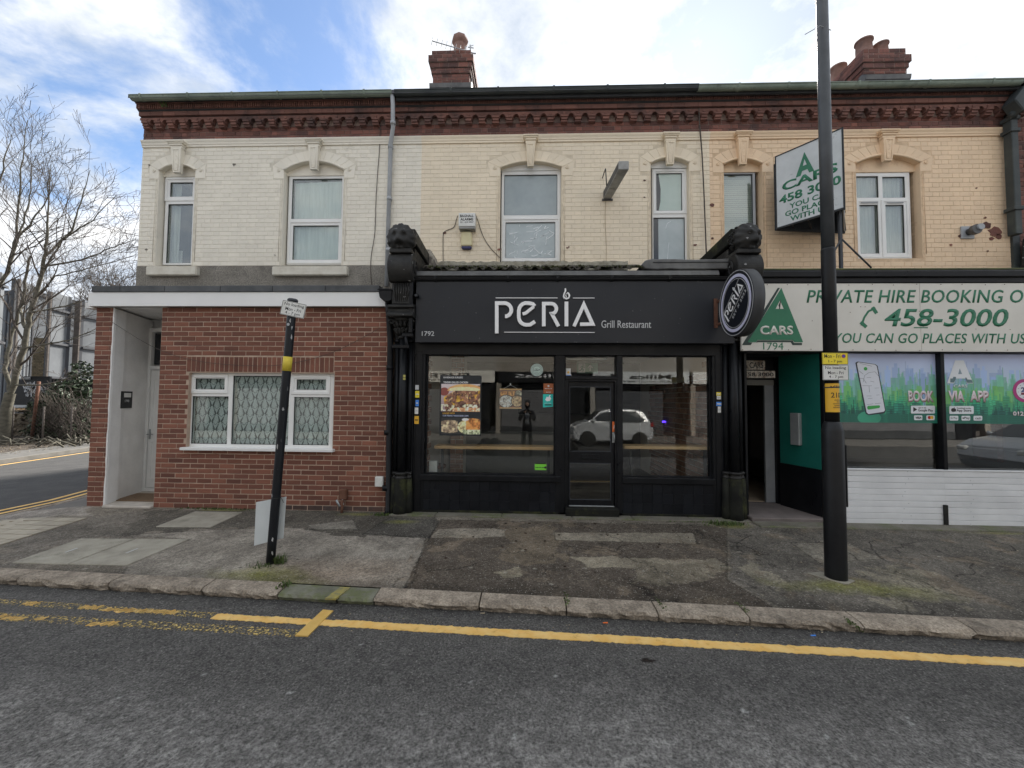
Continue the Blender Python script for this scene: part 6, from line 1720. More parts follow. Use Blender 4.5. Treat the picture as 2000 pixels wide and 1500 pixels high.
def prn(name, px0, px1, py0, py1, kind, parent, n=150, Y=Yp, func=None):
    cx_ = (px0+px1)/2; cz_ = (py0+py1)/2
    x0_, x1_ = PX(px0, cz_, Y), PX(px1, cz_, Y); z0_, z1_ = PZ(cx_, py1, Y), PZ(cx_, py0, Y)
    return grid_paint(name, m_print, x0_, x1_, z0_, z1_, Y, n, max(4, int(n*(z1_-z0_)/(x1_-x0_))), func or poster_food(kind), parent)
po = thing('food_poster', 'tall poster with a loaded burger and two dishes on the left shop window', 'poster', (PX(900, 790, Yp), Yp, PZ(900, 790, Yp)))
MB().box(PX(859, 790, 6.299), PX(940, 790, 6.299), 6.2975, 6.299, PZ(900, 851, 6.299), PZ(900, 733, 6.299)).build('dark_backing', m_soffit, po)
prn('burger_print', 861.5, 937.5, 750, 804, 'burger', po)
prn('dishes_print', 862, 937.5, 816, 848, 'plate', po)
m_bluel = pm('pale_blue_ink', (.5, .56, .75), None, 1, .5); m_yell = pm('orange_ink', (.75, .42, .06), None, 1, .5)
for s_, a, b_, c, d, m_ in (('HANDMADE BURGERS', 866, 904, 735.5, 739, m_whitelet), ('TENDER GRILLED CHICKEN', 866, 914, 745, 748.8, m_whitelet), ('LOADED WITH', 864.5, 888, 805.5, 809, m_yell), ('OUR FRESHLY MADE SIDES | DIPS', 864.5, 915, 810.5, 814.5, m_bluel)):
    fit(s_, a, b_, c, d, Yp, m_, po, th=.001, bold=.03, name='poster_text')
p2_ = thing('hanging_food_print', 'small food picture hung by a cord in the left shop window', 'poster', (PX(997, 778, 6.36), 6.36, PZ(997, 778, 6.36)))
prn('food_print', 976, 1018.5, 759, 798, 'tray', p2_, 110, 6.36)
cx_ = PX(997, 750, 6.36); MB().tube([(PX(984, 760, 6.36), 6.355, PZ(984, 759, 6.36)), (cx_, 6.35, PZ(997, 752, 6.36)), (PX(1010, 760, 6.36), 6.355, PZ(1010, 759, 6.36))], .003, 5).tube([(cx_, 6.35, PZ(997, 753, 6.36)), (cx_, 6.35, PZ(997, 749, 6.36))], .012, 6).build('cord', m_whitelet, p2_)
# halal roundel
hr = thing('halal_sticker', 'round pale green halal sticker high on the left shop window', 'sticker', (PX(1048, 722, Yp), Yp, PZ(1048, 722, Yp)))
hx, hz = P(1048.5, 722.5, Yp); m_pg = pm('pale_mint', (.50, .62, .56), None, 1, .5)
MB().lathe([(.098, Yp-.001), (.098, Yp+.002)], hx, 0, 40, 'y', cz=hz).build('disc', m_pg, hr)
mb = MB()
for i in range(26):
    a = 2*math.pi*i/26; r0, r1 = .074, .090
    mb.ribbon([(hx+r0*math.cos(a), hz+r0*math.sin(a)), (hx+r1*math.cos(a), hz+r1*math.sin(a))], .006, Yp-.003, Yp-.001)
mb.ribbon([(hx+.062*math.cos(a), hz+.062*math.sin(a)) for a in np.linspace(0, 6.28, 33)], .004, Yp-.003, Yp-.001)
# arabic word in strokes: lam alef lam haa
mb.ribbon([(hx-.045, hz+.02), (hx-.045, hz-.012), (hx-.03, hz-.018), (hx-.016, hz-.012), (hx-.016, hz+.024)], .006, Yp-.003, Yp-.001)
mb.ribbon([(hx-.016, hz-.012), (hx-.0, hz-.014), (hx+.006, hz+.022)], .006, Yp-.003, Yp-.001); mb.ribbon([(hx-.006, hz+.02), (hx+.012, hz-.014), (hx+.03, hz-.012)], .006, Yp-.003, Yp-.001)
mb.ribbon([(hx+.02, hz+.008), (hx+.034, hz+.012), (hx+.046, hz+.004), (hx+.03, hz-.012)], .006, Yp-.003, Yp-.001)
mb.build('inscription', m_dgreen, hr)
text('HALAL', m_dgreen, hx-.025, hx+.025, hz-.045, hz-.033, Yp-.001, hr, .001, name='small_lettering')
def sticker(name, label, px0, px1, py0, py1, m, Y=Yp, cat='sticker', group=None, skew=0):
    cx_ = (px0+px1)/2; cz_ = (py0+py1)/2
    x0_, x1_ = PX(px0, cz_, Y), PX(px1, cz_, Y); z0_, z1_ = PZ(cx_, py1, Y), PZ(cx_, py0, Y)
    t = thing(name, label, cat, ((x0_+x1_)/2, Y, (z0_+z1_)/2), group)
    MB().prism([(x0_, z0_-skew), (x1_, z0_+skew), (x1_, z1_), (x0_, z1_)], Y-.002, Y+.001).build('backing', m, t)
    return t, (x0_, x1_, z0_, z1_)
t, q = sticker('rating_sticker', 'orange brown award sticker above the turquoise one on the shop window', 1061.5, 1081, 749, 768.5, pm('brown_orange', (.36, .10, .03), None, 1, .4))
text('*****', m_whitelet, q[0]+.02, q[1]-.02, (q[2]+q[3])/2-.008, (q[2]+q[3])/2+.006, Yp-.003, t, .001, bold=.02); MB().lathe([(.016, Yp-.004), (.016, Yp-.002)], (q[0]+q[1])/2, 0, 14, 'y', cz=q[3]-.04).build('emblem', m_lightlet, t); text('2023', m_whitelet, q[0]+.04, q[1]-.04, q[2]+.014, q[2]+.028, Yp-.003, t, .001)
t, q = sticker('delivery_sticker', 'turquoise delivery sticker with a white animal head on the shop window', 1060.5, 1080, 770, 795, m_turq, skew=.006)
cx_, cz_ = (q[0]+q[1])/2, (q[2]+q[3])/2+.035
MB().prism([(cx_-.045, cz_-.02), (cx_-.02, cz_-.045), (cx_+.03, cz_-.04), (cx_+.05, cz_-.0), (cx_+.03, cz_+.03), (cx_+.045, cz_+.055), (cx_+.02, cz_+.05), (cx_+.005, cz_+.015), (cx_-.02, cz_+.03), (cx_-.03, cz_+.0)], Yp-.004, Yp-.002).build('emblem', m_whitelet, t)
text('order now', m_whitelet, q[0]+.02, q[1]-.03, q[2]+.055, q[2]+.068, Yp-.003, t, .001); MB().box(q[0]+.03, q[1]-.02, Yp-.004, Yp-.002, q[2]+.025, q[2]+.042).build('bar', m_ink, t)
t, q = sticker('hygiene_sticker', 'bright green food hygiene rating sticker low on the left shop window', 1044.5, 1067, 906.5, 918, m_limeg)
MB().box(q[0]+.01, q[1]-.01, Yp-.004, Yp-.002, q[3]+.002, q[3]+.014).build('header', m_ink, t)
for i in range(6): MB().lathe([(.0085, Yp-.004), (.0085, Yp-.002)], q[0]+.02+i*.024, 0, 12, 'y', cz=(q[2]+q[3])/2-.005).build('rating_dot', m_dgreen, t)
MB().lathe([(.018, Yp-.005), (.018, Yp-.0025)], q[1]-.015, 0, 14, 'y', cz=(q[2]+q[3])/2-.005).build('score_disc', m_ink, t)
t, q = sticker('transom_sticker', 'small white sticker with a yellow sun above the shop door', 1105.5, 1114.5, 719.5, 735, m_wplate, 6.294)
MB().lathe([(.018, 6.289), (.018, 6.292)], (q[0]+q[1])/2, 0, 14, 'y', cz=(q[2]+q[3])/2).build('emblem', m_yell, t)
MB().box(q[0], q[1], 6.289, 6.292, q[2], q[2]+.02).build('band', m_blue, t)
t, q = sticker('door_sticker', 'orange and white sticker beside the shop door handle', 1196, 1203, 823.5, 843.5, m_orange, 6.255)
text('A', m_whitelet, q[0]+.012, q[1]-.012, q[2]+.04, q[3]-.05, 6.252, t, .001)
YS = 6.183
for nm, lab, a, b_, c, d, m_ in (
 ('post_sticker', 'torn pale round sticker, topmost on the left shopfront post', 811, 818, 752, 761, m_lightlet),
 ('post_sticker', 'yellow and white sticker second from top on the left shopfront post', 811, 819, 763.5, 776.5, m_yplate),
 ('post_sticker', 'blue sticker on the left shopfront post', 811.5, 818, 781, 793.5, m_blue),
 ('post_sticker', 'white sticker under the blue one on the left shopfront post', 810, 817, 796, 808.5, m_wplate),
 ('post_sticker', 'torn orange sticker, lowest on the left shopfront post', 809.5, 818, 812.5, 828, m_oplate),
 ('post_sticker', 'yellow sticker, topmost on the right shopfront post', 1399, 1408, 766, 772.5, m_yplate),
 ('post_sticker', 'cream sticker below the yellow one on the right shopfront post', 1400, 1408, 773, 780, m_cream),
 ('post_sticker', 'blue and white sticker on the right shopfront post', 1399, 1410, 785, 793, m_blue),
 ('post_sticker', 'small white and orange sticker, lowest on the right shopfront post', 1402, 1408, 794, 806, m_wplate)):
    t, q = sticker(nm, lab, a, b_, c, d, m_, YS, group='stickers on the shopfront posts')
    MB().box(q[0]+.008, q[1]-.01, YS-.004, YS-.002, (q[2]+q[3])/2-.008, (q[2]+q[3])/2+.008).build('print', m_wplate if m_ in (m_blue, m_yplate) else m_ink if m_ in (m_oplate,) else m_lightlet, t)
t, q = sticker('yellow_tag', 'tiny yellow tag on the left console column shaft', 787, 792, 732, 742, pm('old_yellow', (.40, .36, .10), None, 1, .6), 6.05)
MB().box(q[0], q[1], 6.045, 6.049, (q[2]+q[3])/2-.003, (q[2]+q[3])/2+.003).build('print', m_ink, t)

# ---------------------------------------------------------------- things on the cream wall
ab = thing('alarm_box', 'white square burglar alarm box with black lettering on the cream wall', 'alarm box', (PX(912, 430, 7.4), 7.45, PZ(912, 430, 7.4)))
Ya = 7.33
a0, a1, z0_, z1_ = PX(895.5, 430, Ya), PX(928, 430, Ya), PZ(912, 442, Ya), PZ(912, 415.5, Ya)
MB().box(a0, a1, Ya, 7.50, z0_, z1_).build('case', m_wplate, ab, .008)
MB().box(a0+.005, a1-.005, Ya+.01, 7.49, z0_-.04, z0_).build('lower_edge', pm('grey_alarm_edge', (.3, .3, .29), None, 1, .5), ab, .006)
text('BAGNALL', m_ink, a0+.03, a1-.025, z1_-.085, z1_-.035, Ya, ab, .001, bold=.03)
text('ALARMS', m_ink, a0+.035, a1-.035, z1_-.15, z1_-.10, Ya, ab, .001, bold=.03)
text('021 459 0907', m_ink, a0+.03, a1-.03, z1_-.195, z1_-.165, Ya, ab, .001, bold=.01)
sd_ = thing('alarm_sounder', 'cream alarm sounder with a dark blue bottom on the wall below the alarm box', 'alarm sounder', (PX(910, 470, 7.4), 7.45, PZ(910, 470, 7.4)))
a0, a1, z0_, z1_ = PX(900, 470, 7.4), PX(921, 470, 7.4), PZ(910, 479, 7.4), PZ(910, 451, 7.4)
MB().prism([(a0, z0_), (a1, z0_), (a1+.005, z0_+.1), (a1-.01, z1_), (a0+.01, z1_), (a0-.005, z0_+.1)], 7.42, 7.50).build('case', m_lamplens, sd_, .015, seg=2)
MB().prism([(a0+.005, z0_), (a1-.005, z0_), (a1-.012, z0_-.055), (a0+.012, z0_-.055)], 7.425, 7.50).build('strobe', m_navy, sd_, .012, seg=2)
def cable(name, label, pts, r=.006, m=m_ink, Y=7.49, n=8):
    P3 = [Vector(q) if len(q) == 3 else Vector((PX(q[0], q[1], Y), Y, PZ(q[0], q[1], Y))) for q in pts]
    out = []
    for i in range(len(P3)-1):
        p0_, p1_, p2_, p3_ = P3[max(i-1, 0)], P3[i], P3[i+1], P3[min(i+2, len(P3)-1)]
        for t in np.linspace(0, 1, n, endpoint=False):
            out.append(0.5*((2*p1_)+(-p0_+p2_)*t+(2*p0_-5*p1_+4*p2_-p3_)*t*t+(-p0_+3*p1_-3*p2_+p3_)*t**3))
    out.append(P3[-1])
    return MB().tube(out, r, 6).build(name, m, None, label=label, cat='cable')
m_cable = pm('brown_cable', (0.07, 0.055, 0.045), None, 1, .7)
cable('alarm_cable', 'thin cable looping down left from the alarm box', [(894, 421), (891, 430), (886, 444), (869, 452), (865.5, 462), (865.5, 512)], .006, m_cable)
cable('alarm_cable', 'thin cable running down right from the alarm box to the big window', [(928, 417), (933, 430), (943, 460), (957, 483), (976, 503)], .006, m_cable)
cable('wall_cable', 'thin dark cable hanging down the white wall left of the grey downpipe', [(743, 190), (742, 275), (737, 345), (734, 400), (732, 455), (725, 500), (724, 530), (726, 556)], .006, m_cable, 7.485)
cable('wall_cable', 'dark cables down the party line between the cream and peach walls', [(1364, 170), (1366, 235), (1371, 300), (1375, 380), (1377, 430), (1380, 505)], .012, m_cable, 7.42)
cable('slack_cable', 'slack wire sagging across the red brick extension from porch to downpipe', [(214, 626), (300, 678), (380, 704), (480, 714), (560, 711), (650, 688), (742, 641)], .0035, m_cable, 6.17, 10)
cable('stain_cable', 'thin cable dropping below the wall light', [(1183, 392), (1182, 430), (1184, 480), (1184, 512)], .004, pm('painted_over_cable', (.42, .33, .2), None, 1, .9), 7.492)
# wall light box projecting to the street
wl_ = thing('sign_light', 'long grimy rectangular light box projecting from the cream wall', 'wall light', (1.55, 7.49, PZ(1187, 380, 7.45)))
xw, xn = PX(1187, 388, 7.45), PX(1217, 325, 6.5); zt_, zbm = PZ(1187, 380, 7.45)+.06, 0
zz1 = PZ(1216, 314, 6.45); zz0 = PZ(1216, 331, 6.45)
A_ = [(xw-.075, 7.50), (xw+.075, 7.50), (xn+.085, 6.45), (xn-.085, 6.45)]
za = PZ(1187, 388.5, 7.48)
vs = [(A_[0][0], 7.50, za+.16), (A_[1][0], 7.50, za+.16), (A_[2][0], 6.45, zz1), (A_[3][0], 6.45, zz1), (A_[0][0], 7.50, za), (A_[1][0], 7.50, za), (A_[2][0], 6.45, zz0), (A_[3][0], 6.45, zz0)]
MB().add(vs, [(0, 1, 2, 3)[::-1], (4, 5, 6, 7), (0, 4, 7, 3), (1, 2, 6, 5), (2, 3, 7, 6), (0, 1, 5, 4)]).build('housing', m_fluo, wl_, .01)
MB().tube([(xw-.09, 7.5, za+.42), (xw-.09, 7.2, za+.42), (xw-.07, 7.2, za+.1)], .010, 6).build('stay', m_ink, wl_)
MB().box(xw-.1, xw+.1, 7.47, 7.50, za-.03, za+.0).build('bracket', m_fluodk, wl_)
vs2 = [(A_[0][0]-.002, 7.48, za+.02), (A_[3][0]-.002, 6.47, zz0+.02), (A_[3][0]-.002, 6.47, zz1-.02), (A_[0][0]-.002, 7.48, za+.14)]
MB().add(vs2, [(0, 1, 2, 3)]).build('side_panel', m_fluodk, wl_)
# ================================================================== TAXI OFFICE BUILDING (1794)
A_W = [
 dict(l=(1413, 318), r=(1488.6, 322), c=(1452, 309.6), zb=4.18, kt=(1452, 254), kb=(1451, 316), kw=17, frame_top=PZ(1445, 337, 7.62)),
 dict(l=(1670.6, 317), r=(1797, 319), c=(1735, 302.6), zb=PZ(1725, 509, 7.62), kt=(1736, 250.6), kb=(1734, 309), kw=19, frame_top=PZ(1725, 337, 7.62)),
]
AH = upper_house('taxi_office_building', 'right hand terrace building with peach painted upper floor above the taxi office', 3.44, 8.83, 4.0, 4.1, m_ppeach, m_jpeach, A_W, 3, (6, 8, 0))
e = AH.e
w5, r5, p5 = make_window(e, (1410, 1476.5, 337, 522), [(1413, 1471.5, 340, 520)], [m_glass], frame_m=m_metalgrey)
nb = 46; z0_, z1_ = r5[2], r5[3]; sm = MB().box(0, 1, 7.70, 7.706, 0, (z1_-z0_)/nb*.86).build('blind_slat', pm('cream_blind', (.50, .50, .46), None, 1, .6), w5)
sm.scale = (r5[1]-r5[0]-.02, 1, 1); sm.location = (r5[0]+.01, 0, z0_)
for i in range(1, nb):
    o = bpy.data.objects.new('blind_slat', sm.data); COL.objects.link(o); finish(o, w5); o.scale = sm.scale; o.location = (r5[0]+.01, random.uniform(-.002, .002), z0_+(z1_-z0_)*i/nb); o.rotation_euler = (rad(0), 0, 0)
w6, r6, p6 = make_window(e, (1671, 1779, 337, 508), [(1673, 1716, 344, 386), (1724, 1768, 345, 386), (1680, 1716.5, 400, 495), (1731, 1767, 400, 494)], [m_glass]*4, sashes=[(1673, 1720, 390, 503), (1722, 1776, 390, 503)])
MB().box(r6[0], r6[1]+.04, 7.56, 7.68, r6[2]-.03, r6[2]).build('window_sill', m_upvc, w6, .004)
for k, q in enumerate(p6): 
    if k > 1: MB().box(q[0]+.02, q[1]-.02, 7.60, 7.612, q[3]+.03, q[3]+.045).build('trickle_vent', m_metalgrey, w6)
xm6 = (r6[0]+r6[1])/2
curtain(w6, r6[0]+.05, xm6-.02, r6[2], r6[3]-.05, 7.72, m_curtd, .02, 26, 2); curtain(w6, xm6+.06, r6[1]-.1, r6[2], r6[3]-.05, 7.72, m_curtd, .02, 24, 4)
# right hand visible reveals are part of the jambs; brick jamb edging
gutter(e, 3.1, 8.75, m_gutter, zc=7.46, joints=[PX(q, 158, 7.12) for q in (1445, 1542, 1680, 1818, 1943)])
MB().box(3.3, 8.83, 7.24, 7.28, 7.40, 7.55).build('gutter_board', m_soffit, e)
roofpiece(e, 3.44, 8.9)
MB().box(3.44, 8.83, 13.8, 14, -.3, 7.5).build('rear_wall', m_brick_old, e)
MB().box(8.78, 8.9, 7.8, 14, -.3, 7.45).build('party_wall', m_brick_old, e)
x0_, x1_ = PX(1687, 100, 9.75), PX(1764, 100, 9.75)
chimney(e, x0_, x1_, 9.75, 11.1, [(x0_+.2, 9.98, .18, .42, 'r'), (x0_+.62, 10.0, .16, .34, 'r'), (x0_+.2, 10.8, .18, .46, 'r')], 10.66, -.24)
# gutter end tangle, party line, flue
fl = thing('boiler_flue', 'grey round flue on a square plate on the peach wall near the drainpipe', 'flue', (PX(1895, 452, 7.45), 7.48, PZ(1895, 452, 7.45)))
fx, fz = P(1893, 452, 7.45)
MB().box(fx-.11, fx+.12, 7.475, 7.50, fz-.12, fz+.11).build('plate', m_metalgrey, fl, .004)
MB().lathe([(.085, 7.33), (.088, 7.34), (.088, 7.40), (.06, 7.41), (.06, 7.48)], fx+.02, 0, 24, 'y', cz=fz).build('duct', pm('flue_dark', (.09, .09, .09), (.14, .14, .14), 5, .6), fl)
MB().lathe([(.055, 7.30), (.06, 7.34), (.03, 7.345)], fx+.06, 0, 16, 'y', cz=fz+.03).build('cap', m_metalgrey, fl)
# flaked paint patches showing brick
r = random.Random(31); k = 0
for (px, py, s_) in ((1928, 440, .11), (1945, 452, .14), (1952, 462, .07), (1937, 466, .05), (1877, 461, .05), (1391, 400, .05), (1392, 465, .03), (1925, 425, .03), (1858, 478, .03), (1908, 367, .02), (1930, 490, .02)):
    x, z = P(px, py, 7.488); pts = [(x+s_*(.6+.5*r.random())*math.cos(a), z+s_*(.4+.35*r.random())*math.sin(a)) for a in np.linspace(0, 5.7, 11)]
    MB().prism(pts, 7.4895, 7.4975).build('bare_brick_patch', m_brick_old, e)
for (px, py, s_) in ((975, 487, .04), (1108, 484, .03), (1111, 482, .025), (1259, 352, .03), (1259, 385, .025), (1358, 478, .04), (868, 455, .05)):
    x, z = P(px, py, 7.488); pts = [(x+s_*(.5+.5*r.random())*math.cos(a), z+s_*(.25+.35*r.random())*math.sin(a)) for a in np.linspace(0, 5.7, 9)]
    MB().prism(pts, 7.4895, 7.4975).build('bare_brick_patch', m_brick_old, PH.e)
for (px, py, s_) in ((457, 321, .045), (536, 498, .02), (285, 487, .035), (291, 322, .03)):
    x, z = P(px, py, 7.488); pts = [(x+s_*(.5+.5*r.random())*math.cos(a), z+s_*(.25+.35*r.random())*math.sin(a)) for a in np.linspace(0, 5.7, 9)]
    MB().prism(pts, 7.4895, 7.4975).build('worn_patch', m_render, CH.e)

# ---------------------------------------------------------------- taxi shop: flat roof, gutter, sign
Ya_ = 6.05
rz = PZ(1700, 530, 6.0)
MB().box(3.25, 9.3, 6.02, 7.50, rz-.10, rz+.02).build('flat_roof', m_soffit, e)
MB().box(3.28, 9.3, 6.0, 6.10, rz+.02, rz+.05).build('roof_edge', pm('mossy_felt', (.06, .07, .04), (.12, .13, .05), 4, .95, bump=.6, bscale=40), e, .01)
MB().box(3.25, 9.3, 5.99, 6.06, PZ(1700, 553, 5.99)+.005, rz+.02).build('shop_gutter_board', m_black, e, .008)
MB().box(3.25, 9.3, 5.955, 5.99, PZ(1700, 541, 5.96), rz+.0).build('shop_gutter', m_black, e, .012)
MB().prism([(PX(1478, 527, 6.9), rz+.03), (PX(1478, 515, 6.9), rz+.16), (PX(1490, 512, 6.9), rz+.20), (PX(1515, 513, 6.9), rz+.18), (PX(1516, 527, 6.9), rz+.03)], 6.85, 7.4).build('lichened_block', pm('lichened_stone', (.34, .32, .2), (.13, .12, .08), 9, .95, bump=.8, bscale=25, contrast=(.45, .55)), e, .01)
TS = thing('taxi_sign', 'long off white fascia sign with green taxi firm lettering on the right', 'shop sign', (5.6, 6.03, 2.5))
sxa, sxb = PX(1447.5, 620, 6.0), 9.25; sza, szb = PZ(1700, 686, 6.0), PZ(1700, 553.5, 6.0)
xmid = PX(1798, 620, 6.0)
MB().box(sxa, xmid-.002, 6.0, 6.04, sza, szb).build('sign_panel', m_cream, TS, .003)
MB().box(xmid+.002, sxb, 6.0, 6.04, sza, szb).build('sign_panel', m_cream, TS, .003)
r = random.Random(2); mb = MB()
for i in range(20):
    for (zz_, jz) in ((szb-.02, .006), (sza+.02, .006)): mb.lathe([(.007, 5.994), (.005, 5.992), (.002, 5.991)][::-1], sxa+.05+i*.31+r.uniform(-.04, .04), 0, 8, 'y', cz=zz_+r.uniform(-jz, jz))
for i in range(12): mb.lathe([(.006, 5.994), (.004, 5.992)][::-1], r.uniform(sxa+.9, 8), 0, 8, 'y', cz=r.uniform(sza+.3, szb-.3))
mb.build('screws', m_rust, TS)
Yt_ = 5.999
fit('PRIVATE HIRE BOOKING OFFICE', 1575, 2088, 566, 591.5, Yt_, m_green, TS, th=.002, bold=.012, shear=.22, name='sign_lettering', space=1.05)
fit('458-3000', 1727, 1970, 603, 638, Yt_, m_green, TS, th=.002, bold=.018, shear=.22, name='sign_lettering')
fit('YOU CAN GO PLACES WITH US', 1630, 2004, 651, 670.5, Yt_, m_green, TS, th=.002, bold=.010, shear=.22, name='sign_lettering', space=1.05)
MB().box(PX(1785, 640, Yt_), PX(1812, 640, Yt_), 5.997, 5.9995, PZ(1798, 641, Yt_), PZ(1798, 639, Yt_)).build('under_line', m_green, TS)
# handset symbol
hs = [P(q[0], q[1], Yt_) for q in ((1710, 602), (1696, 608), (1688, 620), (1683, 634), (1690, 637))]
mb = MB().ribbon(hs, .028, 5.997, 5.9995); 
for a, b_ in (((1704, 600), (1712, 612)), ((1681, 629), (1692, 639))): mb.ribbon([P(*a, Yt_), P(*b_, Yt_)], .05, 5.996, 5.9995)
mb.build('handset_symbol', m_green, TS)
q = lambda a, b_: P(1420+a/2.831, 520+b_/2.831, Yt_)
MB().prism([q(280, 120), q(292, 120), q(118, 420), q(140, 422), q(130, 436), q(82, 436)], 5.9968, 5.9995).build('logo_shadow', m_dgreen, TS)
MB().prism([q(300, 120), q(420, 420), q(372, 420), q(362, 408), q(168, 408), q(160, 420), q(113, 420)], 5.9962, 5.9990).build('logo_triangle', m_green, TS)
MB().prism([q(292, 190), q(312, 236), q(268, 236)], 5.9950, 5.9962).build('logo_hole', m_cream, TS)
MB().prism([q(293, 188), q(297, 188), q(283, 216), q(292, 236), q(286, 236), q(268, 236)][:5], 5.9945, 5.9950).build('logo_hole_shadow', m_dgreen, TS)
MB().prism([q(160, 422), q(168, 410), q(362, 410), q(370, 424), q(414, 424), q(414, 436), q(362, 436), q(352, 420), q(175, 420)], 5.9968, 5.9995).build('logo_shadow', m_dgreen, TS)
fit('CARS', 1484.5, 1549, 636, 654, 5.996, m_cream, TS, th=.002, bold=.03, name='logo_lettering')
fit('1794', 1490.5, 1530, 669, 683, Yt_, m_green, TS, th=.002, bold=.0, name='sign_number')

# ---------------------------------------------------------------- taxi shopfront
T = thing('taxi_shopfront', 'taxi office shopfront with printed window, white boarded base and recessed dark entrance', 'shopfront', (5.6, 6.1, 0))
Yv = 6.12
zt_ = PZ(1750, 690, Yv); xw0 = PX(1612, 800, Yv)
box('head_rail', m_black, 3.2, 9.3, 6.06, 6.3, zt_, PZ(1700, 685, 6.0)+.06, T)
zv = PZ(1750, 826, Yv); zg = PZ(1750, 917, Yv)
xm0, xm1 = PX(1838, 800, 6.09), PX(1845.5, 800, 6.09)
box('mullion', m_black, xm0, xm1, 6.07, 6.2, zg, zt_, T, .004)
box('corner_post', m_black, xw0-.05, xw0+.03, 6.08, 6.2, 0, zt_, T, .004)
for a, b_ in ((xw0+.03, xm0), (xm1, 7.6), (7.65, 9.2)):
    MB().box(a, b_, Yv+.03, Yv+.038, zg-.01, zt_+.01).build('window_pane', m_glassdk, T)
box('mullion', m_black, 7.6, 7.65, 6.07, 6.2, zg, zt_, T, .004)
def skyline(U, V, hd=1):
    H_ = V.max(); u = U; v = V/H_
    top = np.array((.42, .48, .72)); mid = np.array((.40, .52, .56)); 
    c = top*(v**.7)[..., None]+np.array((.30, .52, .30))*(1-v**.7)[..., None]
    n_ = vnoise(U, V, 2.2, 44, 4); c = c*(0.85+.3*n_)[..., None]
    r = np.random.default_rng(77)
    for layer, (n, hmax, hmin, colr, wv) in enumerate(((60, .80, .50, (.22, .33, .56), .10), (70, .72, .38, (.13, .40, .26), .09), (55, .56, .28, (.12, .38, .10), .08), (60, .42, .18, (.02, .25, .13), .10), (50, .30, .10, (.008, .13, .09), .11), (40, .20, .06, (.004, .055, .05), .09))):
        for i in range(n):
            x = r.uniform(0, U.max()); w_ = r.uniform(.3, 1)*wv*1.3; h = r.uniform(hmin, hmax)
            mk = (np.abs(U-x) < w_/2) & (v < h)
            if r.random() < .35: mk |= (np.abs(U-x) < w_/5) & (v < h+.06)
            if r.random() < .25: mk |= (np.abs(U-x) < .006) & (v < h+.14)
            al = (.55+.4*r.random())*(.75 if layer < 2 else .92)
            cc = np.array(colr)*(.75+.6*r.random())
            if layer > 2 and r.random() < .5:
                wn_ = ((np.sin(V*r.uniform(160, 240)) > .3)); mk2 = mk & wn_; c[mk2] = c[mk2]*(1-al)+cc*1.7*al; mk = mk & ~wn_
            c[mk] = c[mk]*(1-al)+cc*al
    bot = v < .13; c[bot] = c[bot]*.3+np.array((.008, .13, .085))*.7
    hand = (np.hypot((U-.62-(.45-V)*-.0)/.17, (V-.07)/.10) < 1) & (v < .17*hd); c[hand] = (np.array((.03, .28, .17))*(0.7+.7*n_[..., None]))[hand]
    g = c.mean(-1, keepdims=True); return (g+(c-g)*.95)*1.2+.01
Yvn = Yv+.028
a0 = xw0+.035
grid_paint('window_print', m_print, a0, xm0, zv, zt_-.005, Yvn, 240, 200, skyline, T)
def sky2(U, V): return skyline(U+1.7, V)[:, :, :]
grid_paint('window_print', m_print, xm1, 7.6, zv, zt_-.005, Yvn, 240, 200, lambda U, V: skyline(U+0.0, V, 0)[:, ::-1], T)
grid_paint('window_print', m_print, 7.65, 9.2, zv, zt_-.005, Yvn, 240, 160, skyline, T)
Yd = Yvn-.001
def vq(a, b_): return P(1660+a/5.882, 690+b_/5.882, Yd)
def vpoly(pts, m, nm, lift=0.001, par=T): return MB().prism([vq(*p) for p in pts], Yd-lift-.001, Yd-lift).build(nm, m, par)
m_ph = pm('screen_white', (.72, .74, .80), (.66, .70, .76), 3, .4); m_pht = pm('phone_edge', (.03, .035, .05), None, 1, .4)
m_mapl = pm('map_line', (.22, .24, .28), None, 1, .5); m_gbtn = pm('button_green', (.05, .38, .08), None, 1, .5)
vpoly([(62, 110), (85, 95), (290, 125), (318, 145), (412, 660), (395, 690), (215, 712), (180, 690)], m_pht, 'phone_outline', .001)
vpoly([(78, 118), (95, 103), (285, 130), (306, 150), (400, 655), (385, 672), (212, 698), (190, 680)], m_ph, 'phone_screen', .003)
mb = MB()
for pts in ([(150, 330), (165, 255), (215, 222), (285, 212), (325, 262)], [(110, 290), (150, 290), (185, 345)], [(140, 372), (250, 374)], [(215, 376), (222, 448)], [(100, 200), (150, 240)], [(190, 278), (240, 278)], [(230, 320), (275, 330)], [(280, 400), (330, 398)], [(190, 490), (245, 490)], [(205, 520), (255, 516)], [(190, 590), (265, 580)], [(285, 578), (355, 572)], [(350, 515), (375, 512)], [(300, 480), (335, 478)], [(110, 115), (250, 150)]):
    mb.ribbon([vq(*p) for p in pts], .0045, Yd-.006, Yd-.005)
mb.build('map_lines', m_mapl, T)
x, z = vq(176, 178); MB().lathe([(.026, Yd-.006), (.026, Yd-.005)], x, 0, 16, 'y', cz=z).build('map_pin', m_gbtn, T)
vpoly([(195, 615), (205, 605), (335, 597), (343, 610), (335, 628), (210, 648), (198, 640)], m_gbtn, 'phone_button', .005)
m_pinkw = pm('white_with_pink', (.74, .66, .68), None, 1, .4); m_pinke = pm('pink_edge', (.42, .12, .16), None, 1, .4)
def vtext(s_, a, b_, c, d, m, lift=.002, **k): 
    (xa_, za_), (xb_, zb__) = vq(a, d), vq(b_, c)
    return text(s_, m, xa_, xb_, za_, zb__, Yd-lift, T, .001, name='print_lettering', **k)
